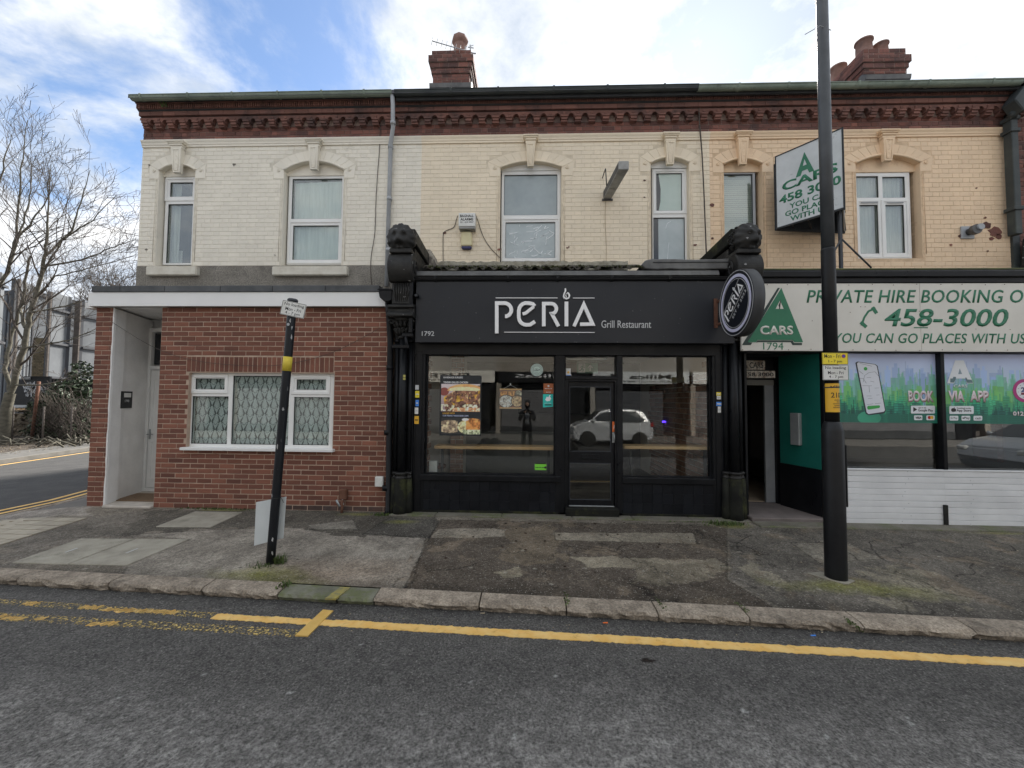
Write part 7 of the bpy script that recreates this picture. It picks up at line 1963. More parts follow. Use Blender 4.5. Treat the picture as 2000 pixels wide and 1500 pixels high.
for s_, a, b_ in (('BOOK', 670, 955), ('VIA', 1130, 1308), ('APP', 1378, 1585)):
    vtext(s_, a+3, b_+8, 434, 562, m_pinke, .002, bold=.045); vtext(s_, a, b_, 430, 555, m_pinkw, .004, bold=.035)
m_wp = pm('print_white', (.74, .77, .80), None, 1, .4)
def rrect(a, b_, c, d, m, nm, lift=.002): return vpoly([(a+8, c), (b_-8, c), (b_, c+8), (b_, d-8), (b_-8, d), (a+8, d), (a, d-8), (a, c+8)], m, nm, lift)
rrect(699, 975, 602, 692, m_wp, 'badge'); rrect(1140, 1420, 606, 697, m_wp, 'badge')
vtext('GET IT ON', 785, 870, 620, 634, m_ink, .004); vtext('Google Play', 783, 950, 640, 676, m_ink, .004, bold=.01)
vtext('Download on the', 1226, 1385, 622, 638, m_ink, .004); vtext('App Store', 1223, 1390, 643, 678, m_ink, .004, bold=.01)
vpoly([(725, 618), (770, 645), (725, 672)], m_ink, 'play_symbol', .004)
mb = MB(); x, z = vq(1188, 652); mb.lathe([(.028, Yd-.005), (.028, Yd-.004)], x-.008, 0, 14, 'y', cz=z).lathe([(.026, Yd-.0052), (.026, Yd-.0042)], x+.010, 0, 14, 'y', cz=z); mb.ribbon([vq(1190, 632), vq(1198, 622)], .008, Yd-.005, Yd-.004); mb.build('fruit_symbol', m_ink, T)
for a, b_ in ((735, 830), (876, 972)): rrect(a, b_, 713, 768, m_wp, 'badge')
for a, b_ in ((1143, 1243), (1280, 1380), (1418, 1518)): rrect(a, b_, 718, 773, m_wp, 'badge')
vtext('VISA', 752, 818, 727, 753, m_ink, .004, shear=.2, bold=.03); 
for xx, m_ in ((910, m_redl), (937, m_oplate)):
    x, z = vq(xx, 738); MB().lathe([(.024, Yd-.005-(xx-910)*1e-5), (.024, Yd-.004)], x, 0, 18, 'y', cz=z).build('card_disc', m_, T)
vtext('G Pay', 1155, 1232, 732, 758, m_ink, .004); vtext('Pay', 1312, 1372, 730, 760, m_ink, .004, bold=.01); vtext('cash', 1437, 1502, 732, 758, m_ink, .004)
x, z = vq(1298, 745); MB().lathe([(.011, Yd-.005), (.011, Yd-.004)], x, 0, 12, 'y', cz=z).build('fruit_symbol', m_ink, T)
# big white A
vpoly([(1205, 82), (1305, 82), (1415, 345), (1340, 345), (1330, 290), (1215, 290), (1195, 345), (1115, 345)], m_wp, 'logo_letter', .002)
vpoly([(1258, 175), (1285, 240), (1240, 240)], pm('grey_blue', (.26, .34, .40), None, 1, .4), 'logo_gap', .004)
vpoly([(1150, 290), (1180, 288), (1185, 270), (1215, 272), (1212, 300), (1190, 338), (1150, 335)], pm('print_slate', (.12, .20, .22), None, 1, .4), 'skyline_in_letter', .004)
vpoly([(1320, 280), (1335, 280), (1345, 300), (1395, 305), (1410, 340), (1345, 340)], pm('print_slate2', (.12, .20, .22), None, 1, .4), 'skyline_in_letter', .004)
vtext('CARS', 1190, 1345, 360, 393, m_wp, .004, bold=.02)
# round 24h emblem cut by the frame edge
cx_, cz_ = vq(2010, 430); m_mag = pm('magenta_ring', (.42, .035, .20), None, 1, .4)
MB().lathe([(.172, Yd-.003), (.172, Yd-.002)], cx_, 0, 40, 'y', cz=cz_).build('emblem_ring', m_mag, T); MB().lathe([(.125, Yd-.005), (.125, Yd-.003)], cx_, 0, 40, 'y', cz=cz_).build('emblem_face', m_wp, T)
text('24', pm('navy_ink', (.02, .03, .18), None, 1, .4), cx_-.062, cx_+.06, cz_-.02, cz_+.05, Yd-.006, T, .001, bold=.03); MB().box(cx_-.062, cx_+.062, Yd-.007, Yd-.0055, cz_-.062, cz_-.028).build('emblem_bar', pm('navy_bar', (.2, .02, .06), None, 1, .4), T)
for i in range(12):
    a = i*math.pi/6+.2; MB().ribbon([(cx_+.095*math.cos(a), cz_+.095*math.sin(a)), (cx_+.11*math.cos(a), cz_+.11*math.sin(a))], .005, Yd-.0065, Yd-.0055).build('emblem_tick', m_ink, T)
vtext('01214583000', 1870, 2320, 672, 718, m_pinkw, .004, bold=.04)
# dark interior behind the clear glass
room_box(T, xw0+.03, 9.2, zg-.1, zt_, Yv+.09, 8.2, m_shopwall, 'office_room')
MB().box(xw0+.03, 9.2, Yv+.032, Yv+.036, zv-.002, zv+.01).build('print_edge', m_ink, T) if 0 else None
# white boards below
zb0, zb1 = -.01, zg; nsl = 9; hsl = (zb1-zb0)/nsl
for i in range(nsl):
    for (a, b_) in ((xw0-.0, PX(1846, 970, 6.05)), (PX(1846.3, 970, 6.05), 9.2)):
        MB().profile_x([(6.10, zb0+hsl*i+.0), (6.052, zb0+hsl*i+.002), (6.050, zb0+hsl*(i+1)-.012), (6.058, zb0+hsl*(i+1)-.006), (6.072, zb0+hsl*(i+1)-.0025), (6.10, zb0+hsl*(i+1)-.0025)], a, b_).build('board', m_slat, T)
MB().box(xw0, 9.2, 6.085, 6.2, zb0, zb1-.002).build('board_backing', m_soffit, T)
box('board_cap', m_slat, xw0-.01, 9.2, 6.04, 6.11, zb1-.001, zb1+.014, T, .003)
MB().box(PX(1843, 1000, 6.04), PX(1850, 1000, 6.04), 6.02, 6.05, -.03, PZ(1846, 986, 6.04)).build('floor_bolt', m_blackworn, T, .003)
r = random.Random(3); mb = MB()
for i in range(nsl):
    for k in range(4): mb.lathe([(.006, 6.047), (.005, 6.050)], xw0+.12+k*.9+r.uniform(-.1, .1), 0, 6, 'y', cz=zb0+hsl*(i+.6)+r.uniform(-.02, .02))
mb.build('nail_heads', m_metalgrey, T)
# recessed entrance
xe0 = PX(1452, 850, 6.3)
yb2 = 6.95
MB().flat([(xe0-.02, 6.06), (xw0-.06, 6.06), (xw0-.0, yb2+.1), (xe0-.02, yb2+.1)], -.1, .055).build('entrance_floor', pm('worn_red_grey_floor', (.20, .17, .16), (.14, .12, .11), 4, .85, bump=.4, bscale=60), T, .01)
MB().flat([(xe0-.2, 6.3), (9.0, 6.3), (9.0, 7.4), (xe0-.2, 7.4)], PZ(1550, 692, 6.3)+.03, PZ(1550, 692, 6.3)+.08).build('entrance_ceiling', m_soffit, T)
# splayed teal side wall
xg0 = PX(1524, 900, yb2-.1)
zr_ = .055
ztl = PZ(1560, 910, 6.5)
MB().flat([(xg0, yb2-.1), (xw0-.05, 6.15), (xw0+.0, 6.2), (xg0+.08, yb2)], ztl, 2.6).build('side_wall_upper', m_teal, T)
MB().flat([(xg0-.01, yb2-.1), (xw0-.06, 6.14), (xw0+.0, 6.2), (xg0+.08, yb2)], 0.0, ztl).build('side_wall_base', m_black, T)
# door frame and open doorway
Ye = 6.95
zdt = PZ(1475, 742, Ye)
a0, a1 = PX(1455, 850, Ye), PX(1496, 850, Ye); b1 = PX(1514, 850, Ye); c1 = PX(1524, 850, Ye)
box('lintel_panel', m_black, 3.1, c1+.1, Ye, Ye+.1, zdt, 2.7, T, 0)
box('door_post', m_black, b1, c1+.03, Ye-.03, Ye+.08, 0.05, 2.6, T, .004)
MB().box(a1, b1, Ye+.02, Ye+.07, .06, zdt).build('door_leaf', pm('grey_door_edge', (.20, .21, .22), (.26, .27, .28), 3, .6), T, .004)
MB().box(a0-.3, b1, Ye+.01, Ye+.06, zdt-.09, zdt).build('door_head', pm('dusty_head', (.22, .21, .19), None, 1, .7), T, .004)
rb = MB(); room_box(T, a0-.5, a1+1.2, .05, 2.6, Ye+.1, 10.5, m_shopwall, 'hall')
MB().box(a0-.5, a1+1.2, Ye+.1, 10.5, .045, .062).build('hall_floor', m_floor, T)
box('hall_counter', m_ink, a0+.1, a1+.1, 8.6, 9.0, .06, 1.05, T)
for k in range(4): box('hall_shelf', m_floor, a0+.15, a1-.02, 9.0+.01*k, 9.3, 1.25+.17*k, 1.27+.17*k, T)
# stainless box on the teal wall
bx = thing('wall_box', 'tall narrow steel box fixed on the teal wall beside the entrance', 'wall box', (4.5, 6.6, 1.0))
d0, d1 = Vector((xg0, yb2-.1)), Vector((xw0-.05, 6.15)); dd = (d1-d0)
def on_teal(px, py):
    d = RM @ Vector(((px-1000)/FPX, (750-py)/FPX, -1.0)); nn = Vector((-dd.y, dd.x)); t = nn.dot(d0)/(nn.x*d.x+nn.y*d.y); return Vector((d.x*t, d.y*t, CAM_H+d.z*t))
qa, qb = on_teal(1549.5, 868), on_teal(1566, 807); nrm = Vector((dd.y, -dd.x)).normalized(); nrm = -nrm if nrm.x > 0 else nrm
MB().flat([(qa.x, qa.y), (qb.x, qb.y), (qb.x+nrm.x*.06, qb.y+nrm.y*.06), (qa.x+nrm.x*.06, qa.y+nrm.y*.06)], qa.z, qb.z).build('case', m_shaft, bx, .008)
# two number plates of letter tiles over the entrance
for (s_, a, b_, c, d, nm) in (('A CARS', 1450, 1494, 704, 722, 'upper sign of letter tiles over the taxi entrance'), ('458 3000', 1450, 1514, 724, 738, 'lower sign of number tiles over the taxi entrance')):
    Yn = 6.40; t = thing('tile_sign', nm, 'sign', (PX(1470, c, Yn), Yn, PZ(1470, c, Yn)))
    MB().box(PX(a-4, c, Yn), PX(b_, c, Yn), Yn, Yn+.02, PZ(1470, d, Yn), PZ(1470, c, Yn)).build('backing', pm('rusty_enamel', (.34, .31, .26), (.15, .11, .08), 14, .7, contrast=(.5, .62)), t, .003)
    fit(s_, a+2, b_-3, c+3.5, d-3.0, Yn-.001, m_ink, t, th=.001, bold=.02)
    for k in range(1, 8):
        xx = a+(b_-a)*k/8
        MB().box(PX(xx, c, Yn)-.0015, PX(xx, c, Yn)+.0015, Yn-.002, Yn, PZ(1470, d, Yn), PZ(1470, c, Yn)).build('tile_joint', m_soffit, t)
# corner strip between console and entrance
box('end_pilaster', m_black, PX(1452, 850, 6.25), PX(1457, 850, 6.25), 6.2, 7.0, 0, 2.6, T)

# ---------------------------------------------------------------- V shaped roof sign
VS = thing('roof_sign', 'mildewed white V shaped taxi sign with green lettering mounted on the flat shop roof', 'sign', (5.1, 6.9, 3.1))
pl_, pr_ = P(1514.6, 308, 7.2), P(1644.5, 249, 6.45); pbl, pbr = P(1514.6, 446.5, 7.2), P(1644.5, 403, 6.45)
ztp = (pl_[1]+pr_[1])/2; zbt = (pbl[1]+pbr[1])/2
A2_, B2_, C2_ = Vector((pl_[0], 7.2)), Vector((pr_[0], 6.45)), Vector((PX(1651, 454, 7.38)+.0, 7.38))
ang = math.atan2(B2_.y-A2_.y, B2_.x-A2_.x); Wd = (B2_-A2_).length; Hh_ = ztp-zbt
pan = bpy.data.objects.new('front_panel', None); COL.objects.link(pan); finish(pan, VS); pan.matrix_parent_inverse = wmat(VS).inverted(); pan.location = (A2_.x, A2_.y, zbt); pan.rotation_euler = (0, 0, ang); LOCAL.add(pan.name)
MB().box(0, Wd, 0, .02, 0, Hh_).build('sheet', m_oldsign, pan, .002)
mb = MB(); framed(mb, (-.01, Wd+.012, -.03, Hh_+.012), [(.008, Wd-.008, .0, Hh_-.008)], -.006, .03); mb.build('trim', m_soffit, pan)
def U_(px, py):   # point on the front panel in its own frame
    d = RM @ Vector(((px-1000)/FPX, (750-py)/FPX, -1.0)); nn = Vector((-(B2_-A2_).y, (B2_-A2_).x)); t = nn.dot(A2_)/(nn.x*d.x+nn.y*d.y); p = Vector((d.x*t, d.y*t)); return ((p-A2_).length, CAM_H+d.z*t-zbt)
def vt_(s_, x0f, x1f, z0f, z1f, bold): return text(s_, m_green, x0f*Wd, x1f*Wd, z0f*Hh_, z1f*Hh_, 0, pan, .002, bold=bold, name='sign_lettering')
ax_, _ = U_(1577, 300)
MB().prism([(.46*Wd, .90*Hh_), (.60*Wd, .60*Hh_), (.525*Wd, .60*Hh_), (.50*Wd, .655*Hh_), (.42*Wd, .655*Hh_), (.395*Wd, .60*Hh_), (.32*Wd, .60*Hh_)], -.003, -.0005).build('logo_triangle', m_green, pan)
MB().prism([(.46*Wd, .80*Hh_), (.49*Wd, .72*Hh_), (.435*Wd, .72*Hh_)], -.005, -.003).build('logo_hole', m_oldsign, pan)
vt_('CARS', .10, .93, .475, .60, .03); vt_('458 3000', .05, .97, .31, .425, .03); vt_('YOU CAN', .21, .85, .205, .275, .025); vt_('GO PLACES', .14, .87, .115, .185, .025); vt_('WITH US', .22, .80, .03, .10, .025)
an2 = math.atan2(C2_.y-B2_.y, C2_.x-B2_.x); W2_ = (C2_-B2_).length
pn2 = bpy.data.objects.new('side_panel', None); COL.objects.link(pn2); pn2.parent = VS; pn2.matrix_parent_inverse = wmat(VS).inverted(); pn2.location = (B2_.x, B2_.y, zbt); pn2.rotation_euler = (0, 0, an2); LOCAL.add(pn2.name)
MB().box(0, W2_, 0, .02, 0, Hh_).build('sheet', m_oldsign, pn2, .002)
MB().flat([tuple(A2_+Vector((.02, .03))), tuple(C2_), tuple(C2_+Vector((0, .03))), tuple(A2_+Vector((0, .06)))], zbt-.03, ztp-.1).build('back_frame', m_soffit, VS)
mb = MB()
for t in (.25, .5, .75, 1.0):
    a = A2_+(B2_-A2_)*t; b_ = A2_+(C2_-A2_)*t; mb.tube([(a.x, a.y+.03, zbt+.02), (b_.x, b_.y, zbt+.02)], .014, 5); mb.tube([(a.x, a.y+.03, zbt+.35), (b_.x, b_.y, zbt+.35)], .012, 5)
mb.build('frame_bars', m_soffit, VS)
mx_, my_ = B2_.x+.06, 6.62
rzt = rz+.03
mb = MB().box(mx_-.022, mx_+.022, my_-.022, my_+.022, rzt, ztp+.02); mb.build('mast', m_hoarddk, VS, .003)
mb = MB(); zj = PZ(1655, 466, 6.6)
for (px, py) in ((1625, 500), (1702, 523)):
    x2, z2 = P(px, py, 6.6); x2 = mx_+(x2-mx_)*1.0; mb.tube([(mx_, my_-.02, zj), (x2, my_-.02, max(z2, rzt))], .014, 5)
mb.tube([(PX(1583, 521, 6.6), my_, rzt+.02), (PX(1730, 521, 6.6), my_, rzt+.02)], .018, 5); mb.build('brace', m_hoarddk, VS)

# ---------------------------------------------------------------- neighbour at the right edge
NB = thing('brick_neighbour_building', 'red brick building at the right edge beyond the big dark drainpipe', 'building', (10.5, 8, 0))
MB().box(8.95, 13.5, 7.515, 7.73, 3.0, 7.45).build('wall', m_mortar_old, NB)
brick_field(NB, 'brick', 'brickwork', m_brick_old, 8.95, 13.5, 3.6, 7.05, 7.506, .0857, [.236, .112], .009, [], 120, .02)
H2 = House(); H2.e = NB; H2.x0, H2.x1 = 8.95, 13.5; cornice(H2, 9)
gutter(NB, 8.9, 13.5, m_gutterblk); roofpiece(NB, 8.9, 13.5)
MB().box(9.25, 13.5, 6.3, 7.5, -.1, 3.6).build('shopfront_block', m_black, NB)
MB().box(8.83, 8.95, 7.46, 7.73, 3.6, 7.4).build('party_strip', m_gutterblk, NB)
GD = thing('large_drainpipe', 'big dark square section drainpipe with hopper at the right edge of the terrace', 'drainpipe', (8.95, 7.4, 3.6))
Yp_ = 7.34
x0_, x1_ = PX(1973, 300, Yp_), PX(1986, 300, Yp_)
box('pipe', m_gutterblk, x0_, x1_, 7.30, 7.44, PZ(1988, 458, Yp_), PZ(1975, 235, Yp_), GD, .01)
for py in (232, 256, 408): 
    zc_ = PZ(1980, py, Yp_); box('pipe_collar', m_gutterblk, x0_-.03, x1_+.03, 7.28, 7.46, zc_-.035, zc_+.035, GD, .01)
MB().prism([P(1972, 200, 7.2), P(1996, 168, 7.2), P(2020, 172, 7.2), P(2020, 205, 7.2), P(1990, 222, 7.2)], 7.12, 7.34).build('hopper', m_gutterblk, GD, .015)
MB().tube([(PX(1990, 215, 7.2), 7.25, PZ(1990, 212, 7.2)), (PX(1978, 228, 7.3), 7.32, PZ(1978, 228, 7.3))], .07, 10).build('swan_neck', m_gutterblk, GD)
c3, zh3, cx3 = console(1999, 'dark console at the far right edge below the big drainpipe', 1, 0, cx=9.28)
MB().box(8.95, 9.5, 6.0, 7.4, 3.9, 4.05).build('console_cap', m_blackworn, c3)
mb = MB().add([(9.06, 6.2, 4.55), (9.3, 6.2, 4.55), (9.3, 7.4, 4.75), (8.9, 7.4, 4.75), (9.06, 6.2, 4.1), (9.3, 6.2, 4.1), (9.3, 7.4, 4.1), (8.82, 7.4, 4.05)], [(0, 1, 2, 3), (4, 7, 6, 5), (0, 4, 5, 1), (1, 5, 6, 2), (2, 6, 7, 3), (3, 7, 4, 0)]); mb.build('coping', m_blackworn, c3, .03)
# ================================================================== STREET FURNITURE
# leaning sign post
bx_, by_ = G(528, 1098, -.03); 
tpx = P(571.5, 590, by_)
PT = thing('leaning_sign_post', 'leaning black post with a no loading plate, in front of the red brick wall', 'sign post', (bx_, by_, -.05))
A_ = Vector((bx_, by_, -.06)); B_ = Vector((tpx[0], by_+.0, tpx[1])); dirp = (B_-A_).normalized()
MB().tube([A_+dirp*t for t in np.linspace(0, (B_-A_).length, 12)], .045, 20).build('post', m_post, PT)
MB().tube([B_, B_+dirp*.02, B_+dirp*.035], [.052, .055, .045], 16).build('cap', m_hoarddk, PT)
def onpost(py):
    t = (PZ(550, py, by_)-A_.z)/dirp.z; return A_+dirp*t
ya, yb_ = onpost(724.5), onpost(697); MB().tube([ya, yb_], .0465, 20).build('yellow_band', pm('worn_yellow_band', (.72, .57, .05), (.62, .48, .05), 12, .6, dirt=((.05, .05, .04), 14, .6, .8)), PT)
st_ = onpost(635); MB().lathe([(.016, by_-.0462), (.016, by_-.045)], st_.x, 0, 12, 'y', cz=st_.z).build('old_sticker', m_metalgrey, PT)
Yq = by_-.055
pt = [P(a, b_, Yq) for a, b_ in ((551.5, 585.5), (598, 595), (593, 622.5), (548, 613.5))]
c_ = Vector((sum(p[0] for p in pt)/4, sum(p[1] for p in pt)/4)); wv = (Vector(pt[1])-Vector(pt[0])); tilt = math.atan2(wv.y, wv.x); W_ = wv.length; H_ = (Vector(pt[0])-Vector(pt[3])).length
ps = bpy.data.objects.new('no_loading_plate', None); COL.objects.link(ps); ps.parent = PT; ps.matrix_parent_inverse = wmat(PT).inverted(); ps.location = (c_.x, Yq, c_.y); ps.rotation_euler = (0, -tilt, 0); LOCAL.add(ps.name)
MB().box(-W_/2, W_/2, 0, .004, -H_/2, H_/2).build('plate', m_wplate, ps, .001)
mb = MB(); ring(mb, -W_/2+.003, W_/2-.003, -H_/2+.003, H_/2-.003, .004, -.001, 0); mb.build('border', m_ink, ps)
for s_, a, b_, z0_, z1_ in (('No loading', -.40, .42, .14, .40), ('Mon - Fri', -.32, .33, -.14, .09), ('4 - 7 pm', -.30, .31, -.44, -.19)):
    text(s_, m_ink, a*W_, b_*W_, z0_*H_, z1_*H_, 0, ps, .0008, bold=.005)
MB().tube([(c_.x-.01, Yq+.004, c_.y), (c_.x-.01, by_+.05, c_.y)], .03, 8).build('clip', m_hoarddk, PT)
# pale board strapped behind the post
Yb1, Yb2 = by_+.10, by_+.02
b0, b1, b2, b3 = P(500, 981, Yb1), P(559, 970, Yb2+.03), P(553, 1051, Yb2+.03), P(496, 1066, Yb1)
# board hangs level, turned away from the street on its left side
BD = thing('blank_board', 'blank pale plastic board strapped low to the leaning sign post', 'board', ((b0[0]+b1[0])/2, by_+.08, b3[1]))
vs = [(b0[0], Yb1-.0, b0[1]), (b1[0], Yb2+.03, b1[1]), (b2[0], Yb2+.03, b2[1]), (b3[0], Yb1-.0, b3[1])]
vs += [(a, b_+.006, c) for a, b_, c in vs]
MB().add(vs, [(3, 2, 1, 0), (4, 5, 6, 7), (0, 1, 5, 4), (1, 2, 6, 5), (2, 3, 7, 6), (3, 0, 4, 7)]).build('sheet', m_board, BD, .001)
cp = onpost(972); MB().tube([cp+Vector((.05*math.cos(a), .05*math.sin(a)+.005, 0)) for a in np.linspace(0, 6.3, 17)], .003, 5).tube([cp+Vector((.05, 0, 0)), cp+Vector((.08, -.02, -.01)), cp+Vector((.10, -.02, -.05))], .0025, 5).build('cable_tie', m_ink, BD)
x_b = PX(546, 860, by_+.07)
bk = thing('back_plate', 'thin pale strip of a small plate fixed behind the leaning sign post', 'sign', (x_b, by_+.06, 1.3))
q0, q1 = P(541.5, 860, by_+.06), P(545, 829, by_+.06)
MB().prism([q0, (q0[0]+.05, q0[1]), (q1[0]+.05, q1[1]), q1], by_+.055, by_+.062).build('plate', m_wplate, bk)

# lamp post
lx_, ly_ = G(1633, 1128, -.03)
LP = thing('lamp_post', 'tall black street lamp post with parking plates, in front of the taxi office', 'lamp post', (lx_, ly_, -.05))
zd = PZ(1625, 842, ly_); zd2 = PZ(1625, 826, ly_); wide = .095; nar = .063
MB().lathe([(wide+.002, -.08), (wide, .0), (wide, zd), (wide-.006, zd+.02), (nar+.012, zd2), (nar, zd2+.015)], lx_, ly_, 32).build('base_column', m_lamppost, LP)
MB().lathe([(nar, zd2), (nar, 3.35), (nar-.002, 3.37)], lx_, ly_, 28).build('lower_shaft', m_lamppost, LP)
MB().lathe([(nar-.004, 3.36), (.058, 4.5), (.050, 7.9)], lx_, ly_, 28).build('upper_shaft', m_lampgrey, LP)
MB().box(lx_+.086, lx_+.104, ly_-.05, ly_+.05, PZ(1640, 988, ly_), PZ(1640, 868, ly_)).build('inspection_door', m_lamppost, LP, .004)
MB().tube([(lx_, ly_, 7.85), (lx_, ly_-.15, 8.1), (lx_, ly_-.8, 8.25)], .03, 10).build('lamp_arm', m_lampgrey, LP)
MB().box(lx_-.13, lx_+.13, ly_-1.4, ly_-.75, 8.2, 8.32).build('lantern', m_lampgrey, LP, .04)
bq = [G(a, b_, -.035) for a, b_ in ((1585, 1112), (1615, 1110), (1668, 1133), (1636, 1137))]
bq = [(lx_-.22, ly_+.10), (lx_-.06, ly_+.14), (lx_+.14, ly_-.06), (lx_+.02, ly_-.13), (lx_-.02, ly_-.13)]
MB().flat(bq, -.08, -.028).build('base_plate', m_concrete, LP, .004)
Yl_ = ly_-nar-.012
def plate(nm, px0, px1, py0, py1, m, rot=1.2):
    cx_ = (px0+px1)/2; cz_ = (py0+py1)/2
    x0_, x1_ = PX(px0, cz_, Yl_), PX(px1, cz_, Yl_); z0_, z1_ = PZ(cx_, py1, Yl_), PZ(cx_, py0, Yl_)
    o = MB().box(x0_, x1_, Yl_, Yl_+.004, z0_, z1_).build(nm, m, LP, .001)
    mb = MB(); ring(mb, x0_+.002, x1_-.002, z0_+.002, z1_-.002, .003, Yl_-.001, Yl_); mb.build('border', m_ink, o)
    return o, (x0_, x1_, z0_, z1_)
def ptxt(par, q, s_, a, b_, c, d, m=m_ink, bold=.004): text(s_, m, q[0]+(q[1]-q[0])*a, q[0]+(q[1]-q[0])*b_, q[2]+(q[3]-q[2])*c, q[2]+(q[3]-q[2])*d, Yl_, par, .0008, bold=bold)
o, q = plate('yellow_time_plate', 1606, 1656.5, 689, 712, m_yplate); ptxt(o, q, 'Mon - Fri', .08, .70, .56, .88); ptxt(o, q, '1 - 7 pm', .24, .76, .10, .40)
MB().lathe([(.020, Yl_-.002), (.020, Yl_)], q[1]-.045, 0, 18, 'y', cz=q[3]-.034).build('no_waiting_disc', pm('disc_red', (.4, .03, .05), None, 1, .4), o); MB().lathe([(.014, Yl_-.003), (.014, Yl_-.001)], q[1]-.045, 0, 16, 'y', cz=q[3]-.034).build('disc_blue', pm('disc_blue', (.04, .06, .4), None, 1, .4), o)
o, q = plate('white_time_plate', 1607, 1657.5, 713, 742.5, m_wplate); ptxt(o, q, 'No loading', .10, .90, .68, .92); ptxt(o, q, 'Mon - Fri', .20, .80, .39, .60); ptxt(o, q, '4 - 7 pm', .24, .78, .10, .31)
# orange wrap label
z0_, z1_ = PZ(1623, 805, Yl_), PZ(1623, 748.5, Yl_)
mb = MB(); n = 20; a0_, a1_ = rad(180-2), rad(360-22); vs = []
for i in range(n+1):
    a = a0_+(a1_-a0_)*i/n
    for z in (z0_, z1_): vs.append((lx_+(nar+.0015)*math.cos(a), ly_+(nar+.0015)*math.sin(a), z))
wr = mb.add(vs, [(2*i, 2*i+2, 2*i+3, 2*i+1) for i in range(n)], True).build('orange_label', m_oplate, LP)
def wraptext(s_, u0, u1, v0, v1, bold=.01):
    t_ = text(s_, m_ink, u0, u1, z0_+(z1_-z0_)*v0, z0_+(z1_-z0_)*v1, 0, LP, 0, bold=bold, name='label_lettering'); me_ = t_.data
    for vt in me_.vertices:
        a = rad(270)+vt.co.x/nar; vt.co = (lx_+(nar+.003)*math.cos(a), ly_+(nar+.003)*math.sin(a), vt.co.z)
wraptext('2105', -.045, .075, .50, .68); wraptext('Birmingham', -.005, .075, .87, .93)
for i, (a, b_) in enumerate(((-.02, .06), (0, .05), (-.03, .06), (-.02, .06), (-.03, .05))): wraptext('wwwwwwwwww'[:6+i], a, b_, .40-.065*i, .435-.065*i)
MB().tube([(lx_-.045, ly_-.05, z0_+(z1_-z0_)*.90), (lx_-.03, ly_-.057, z0_+(z1_-z0_)*.86), (lx_-.012, ly_-.062, z0_+(z1_-z0_)*.92)], .005, 5).build('label_mark', m_ink, LP)
for z in (2.05, 1.9): MB().lathe([(nar+.004, z), (nar+.004, z+.012)], lx_, ly_, 20).build('sign_clip', m_hoarddk, LP)
ww = MB().tube([(lx_-.2, ly_-.02, PZ(1553, 71, ly_)), (lx_-.06, ly_-.05, PZ(1588, 59, ly_)), (lx_+.06, ly_-.04, PZ(1610, 66, ly_))], .004, 5)
ww.build('wire_end', m_metalgrey, LP)

# ---------------------------------------------------------------- weeds
def weeds(name, label, px, py, n, rx, ry, hmax, seed, z=-.03, tuft=False):
    r = random.Random(seed); mb = MB(); gx, gy = G(px, py, z)
    for i in range(n):
        x = gx+r.gauss(0, rx); y = gy+r.gauss(0, ry); zz_ = float(zp(x, y)); h = hmax*r.uniform(.3, 1); a = r.uniform(0, 6.28); lean = r.uniform(.1, .8)*h; w_ = (.003 if tuft else .006)*r.uniform(.7, 1.4)
        dx, dy = math.cos(a), math.sin(a); px_, py_ = -dy*w_, dx*w_
        p0_ = (x-px_, y-py_, zz_-.004); p1_ = (x+px_, y+py_, zz_-.004); m0 = (x+dx*lean*.4+px_*1.2, y+dy*lean*.4+py_*1.2, zz_+h*.6); m1 = (x+dx*lean*.4-px_*1.2, y+dy*lean*.4-py_*1.2, zz_+h*.6); t_ = (x+dx*lean, y+dy*lean, zz_+h)
        mb.add([p0_, p1_, m0, m1, t_], [(0, 1, 2, 3), (3, 2, 4)])
    return mb.build(name, m_weed, None, label=label, cat='weeds', kind='stuff')
weeds('grass_tuft', 'green grass tuft at the foot of the leaning sign post', 545, 1098, 170, .035, .02, .10, 1, tuft=True)
weeds('grass_tuft', 'sparse grass around the leaning post base', 512, 1104, 60, .06, .03, .04, 2, tuft=True)
weeds('weeds', 'green weeds at the foot of the wall under the net curtained window', 425, 998, 200, .30, .02, .03, 3)
weeds('weeds', 'small weeds below the rusty pipe cover', 672, 1000, 90, .08, .025, .04, 4)
weeds('weeds', 'weeds at the foot of the left console column', 745, 1010, 90, .07, .025, .045, 5)
weeds('weeds', 'leafy weeds at the foot of the right console column', 1418, 1028, 220, .12, .035, .06, 6)
weeds('weeds', 'weeds in the gap beside the low kerb stones', 556, 1143, 70, .02, .03, .03, 7, -.05)
weeds('weeds', 'weeds along the shop threshold strip', 1370, 1024, 60, .25, .01, .02, 8)
for i, (px, py) in enumerate(((1450, 1186), (1660, 1216), (1108, 1170), (1290, 1180))):
    weeds('kerb_moss', 'moss line in the kerb joint below the %s' % ['right console column', 'lamp post', 'shop door', 'right shop window'][i], px, py, 40, .012, .05, .014, 20+i, -.05)
gp_ = MB(); r = random.Random(8)
for i in range(14):
    x, z = P(320+r.uniform(-4, 8), 205-r.uniform(0, 3), 7.30); a = r.uniform(-1.2, 1.2); h = r.uniform(.04, .16)
    gp_.add([(x-.006, 7.3, z-.05), (x+.006, 7.3, z-.05), (x+math.sin(a)*h+.012, 7.26, z+math.cos(a)*h*.5), (x+math.sin(a)*h*1.3, 7.25, z+math.cos(a)*h*.9)], [(0, 1, 2, 3)])
gp_.build('gutter_weed', m_weed, None, label='small green weed growing below the gutter near the left corner of the roof', cat='weeds')
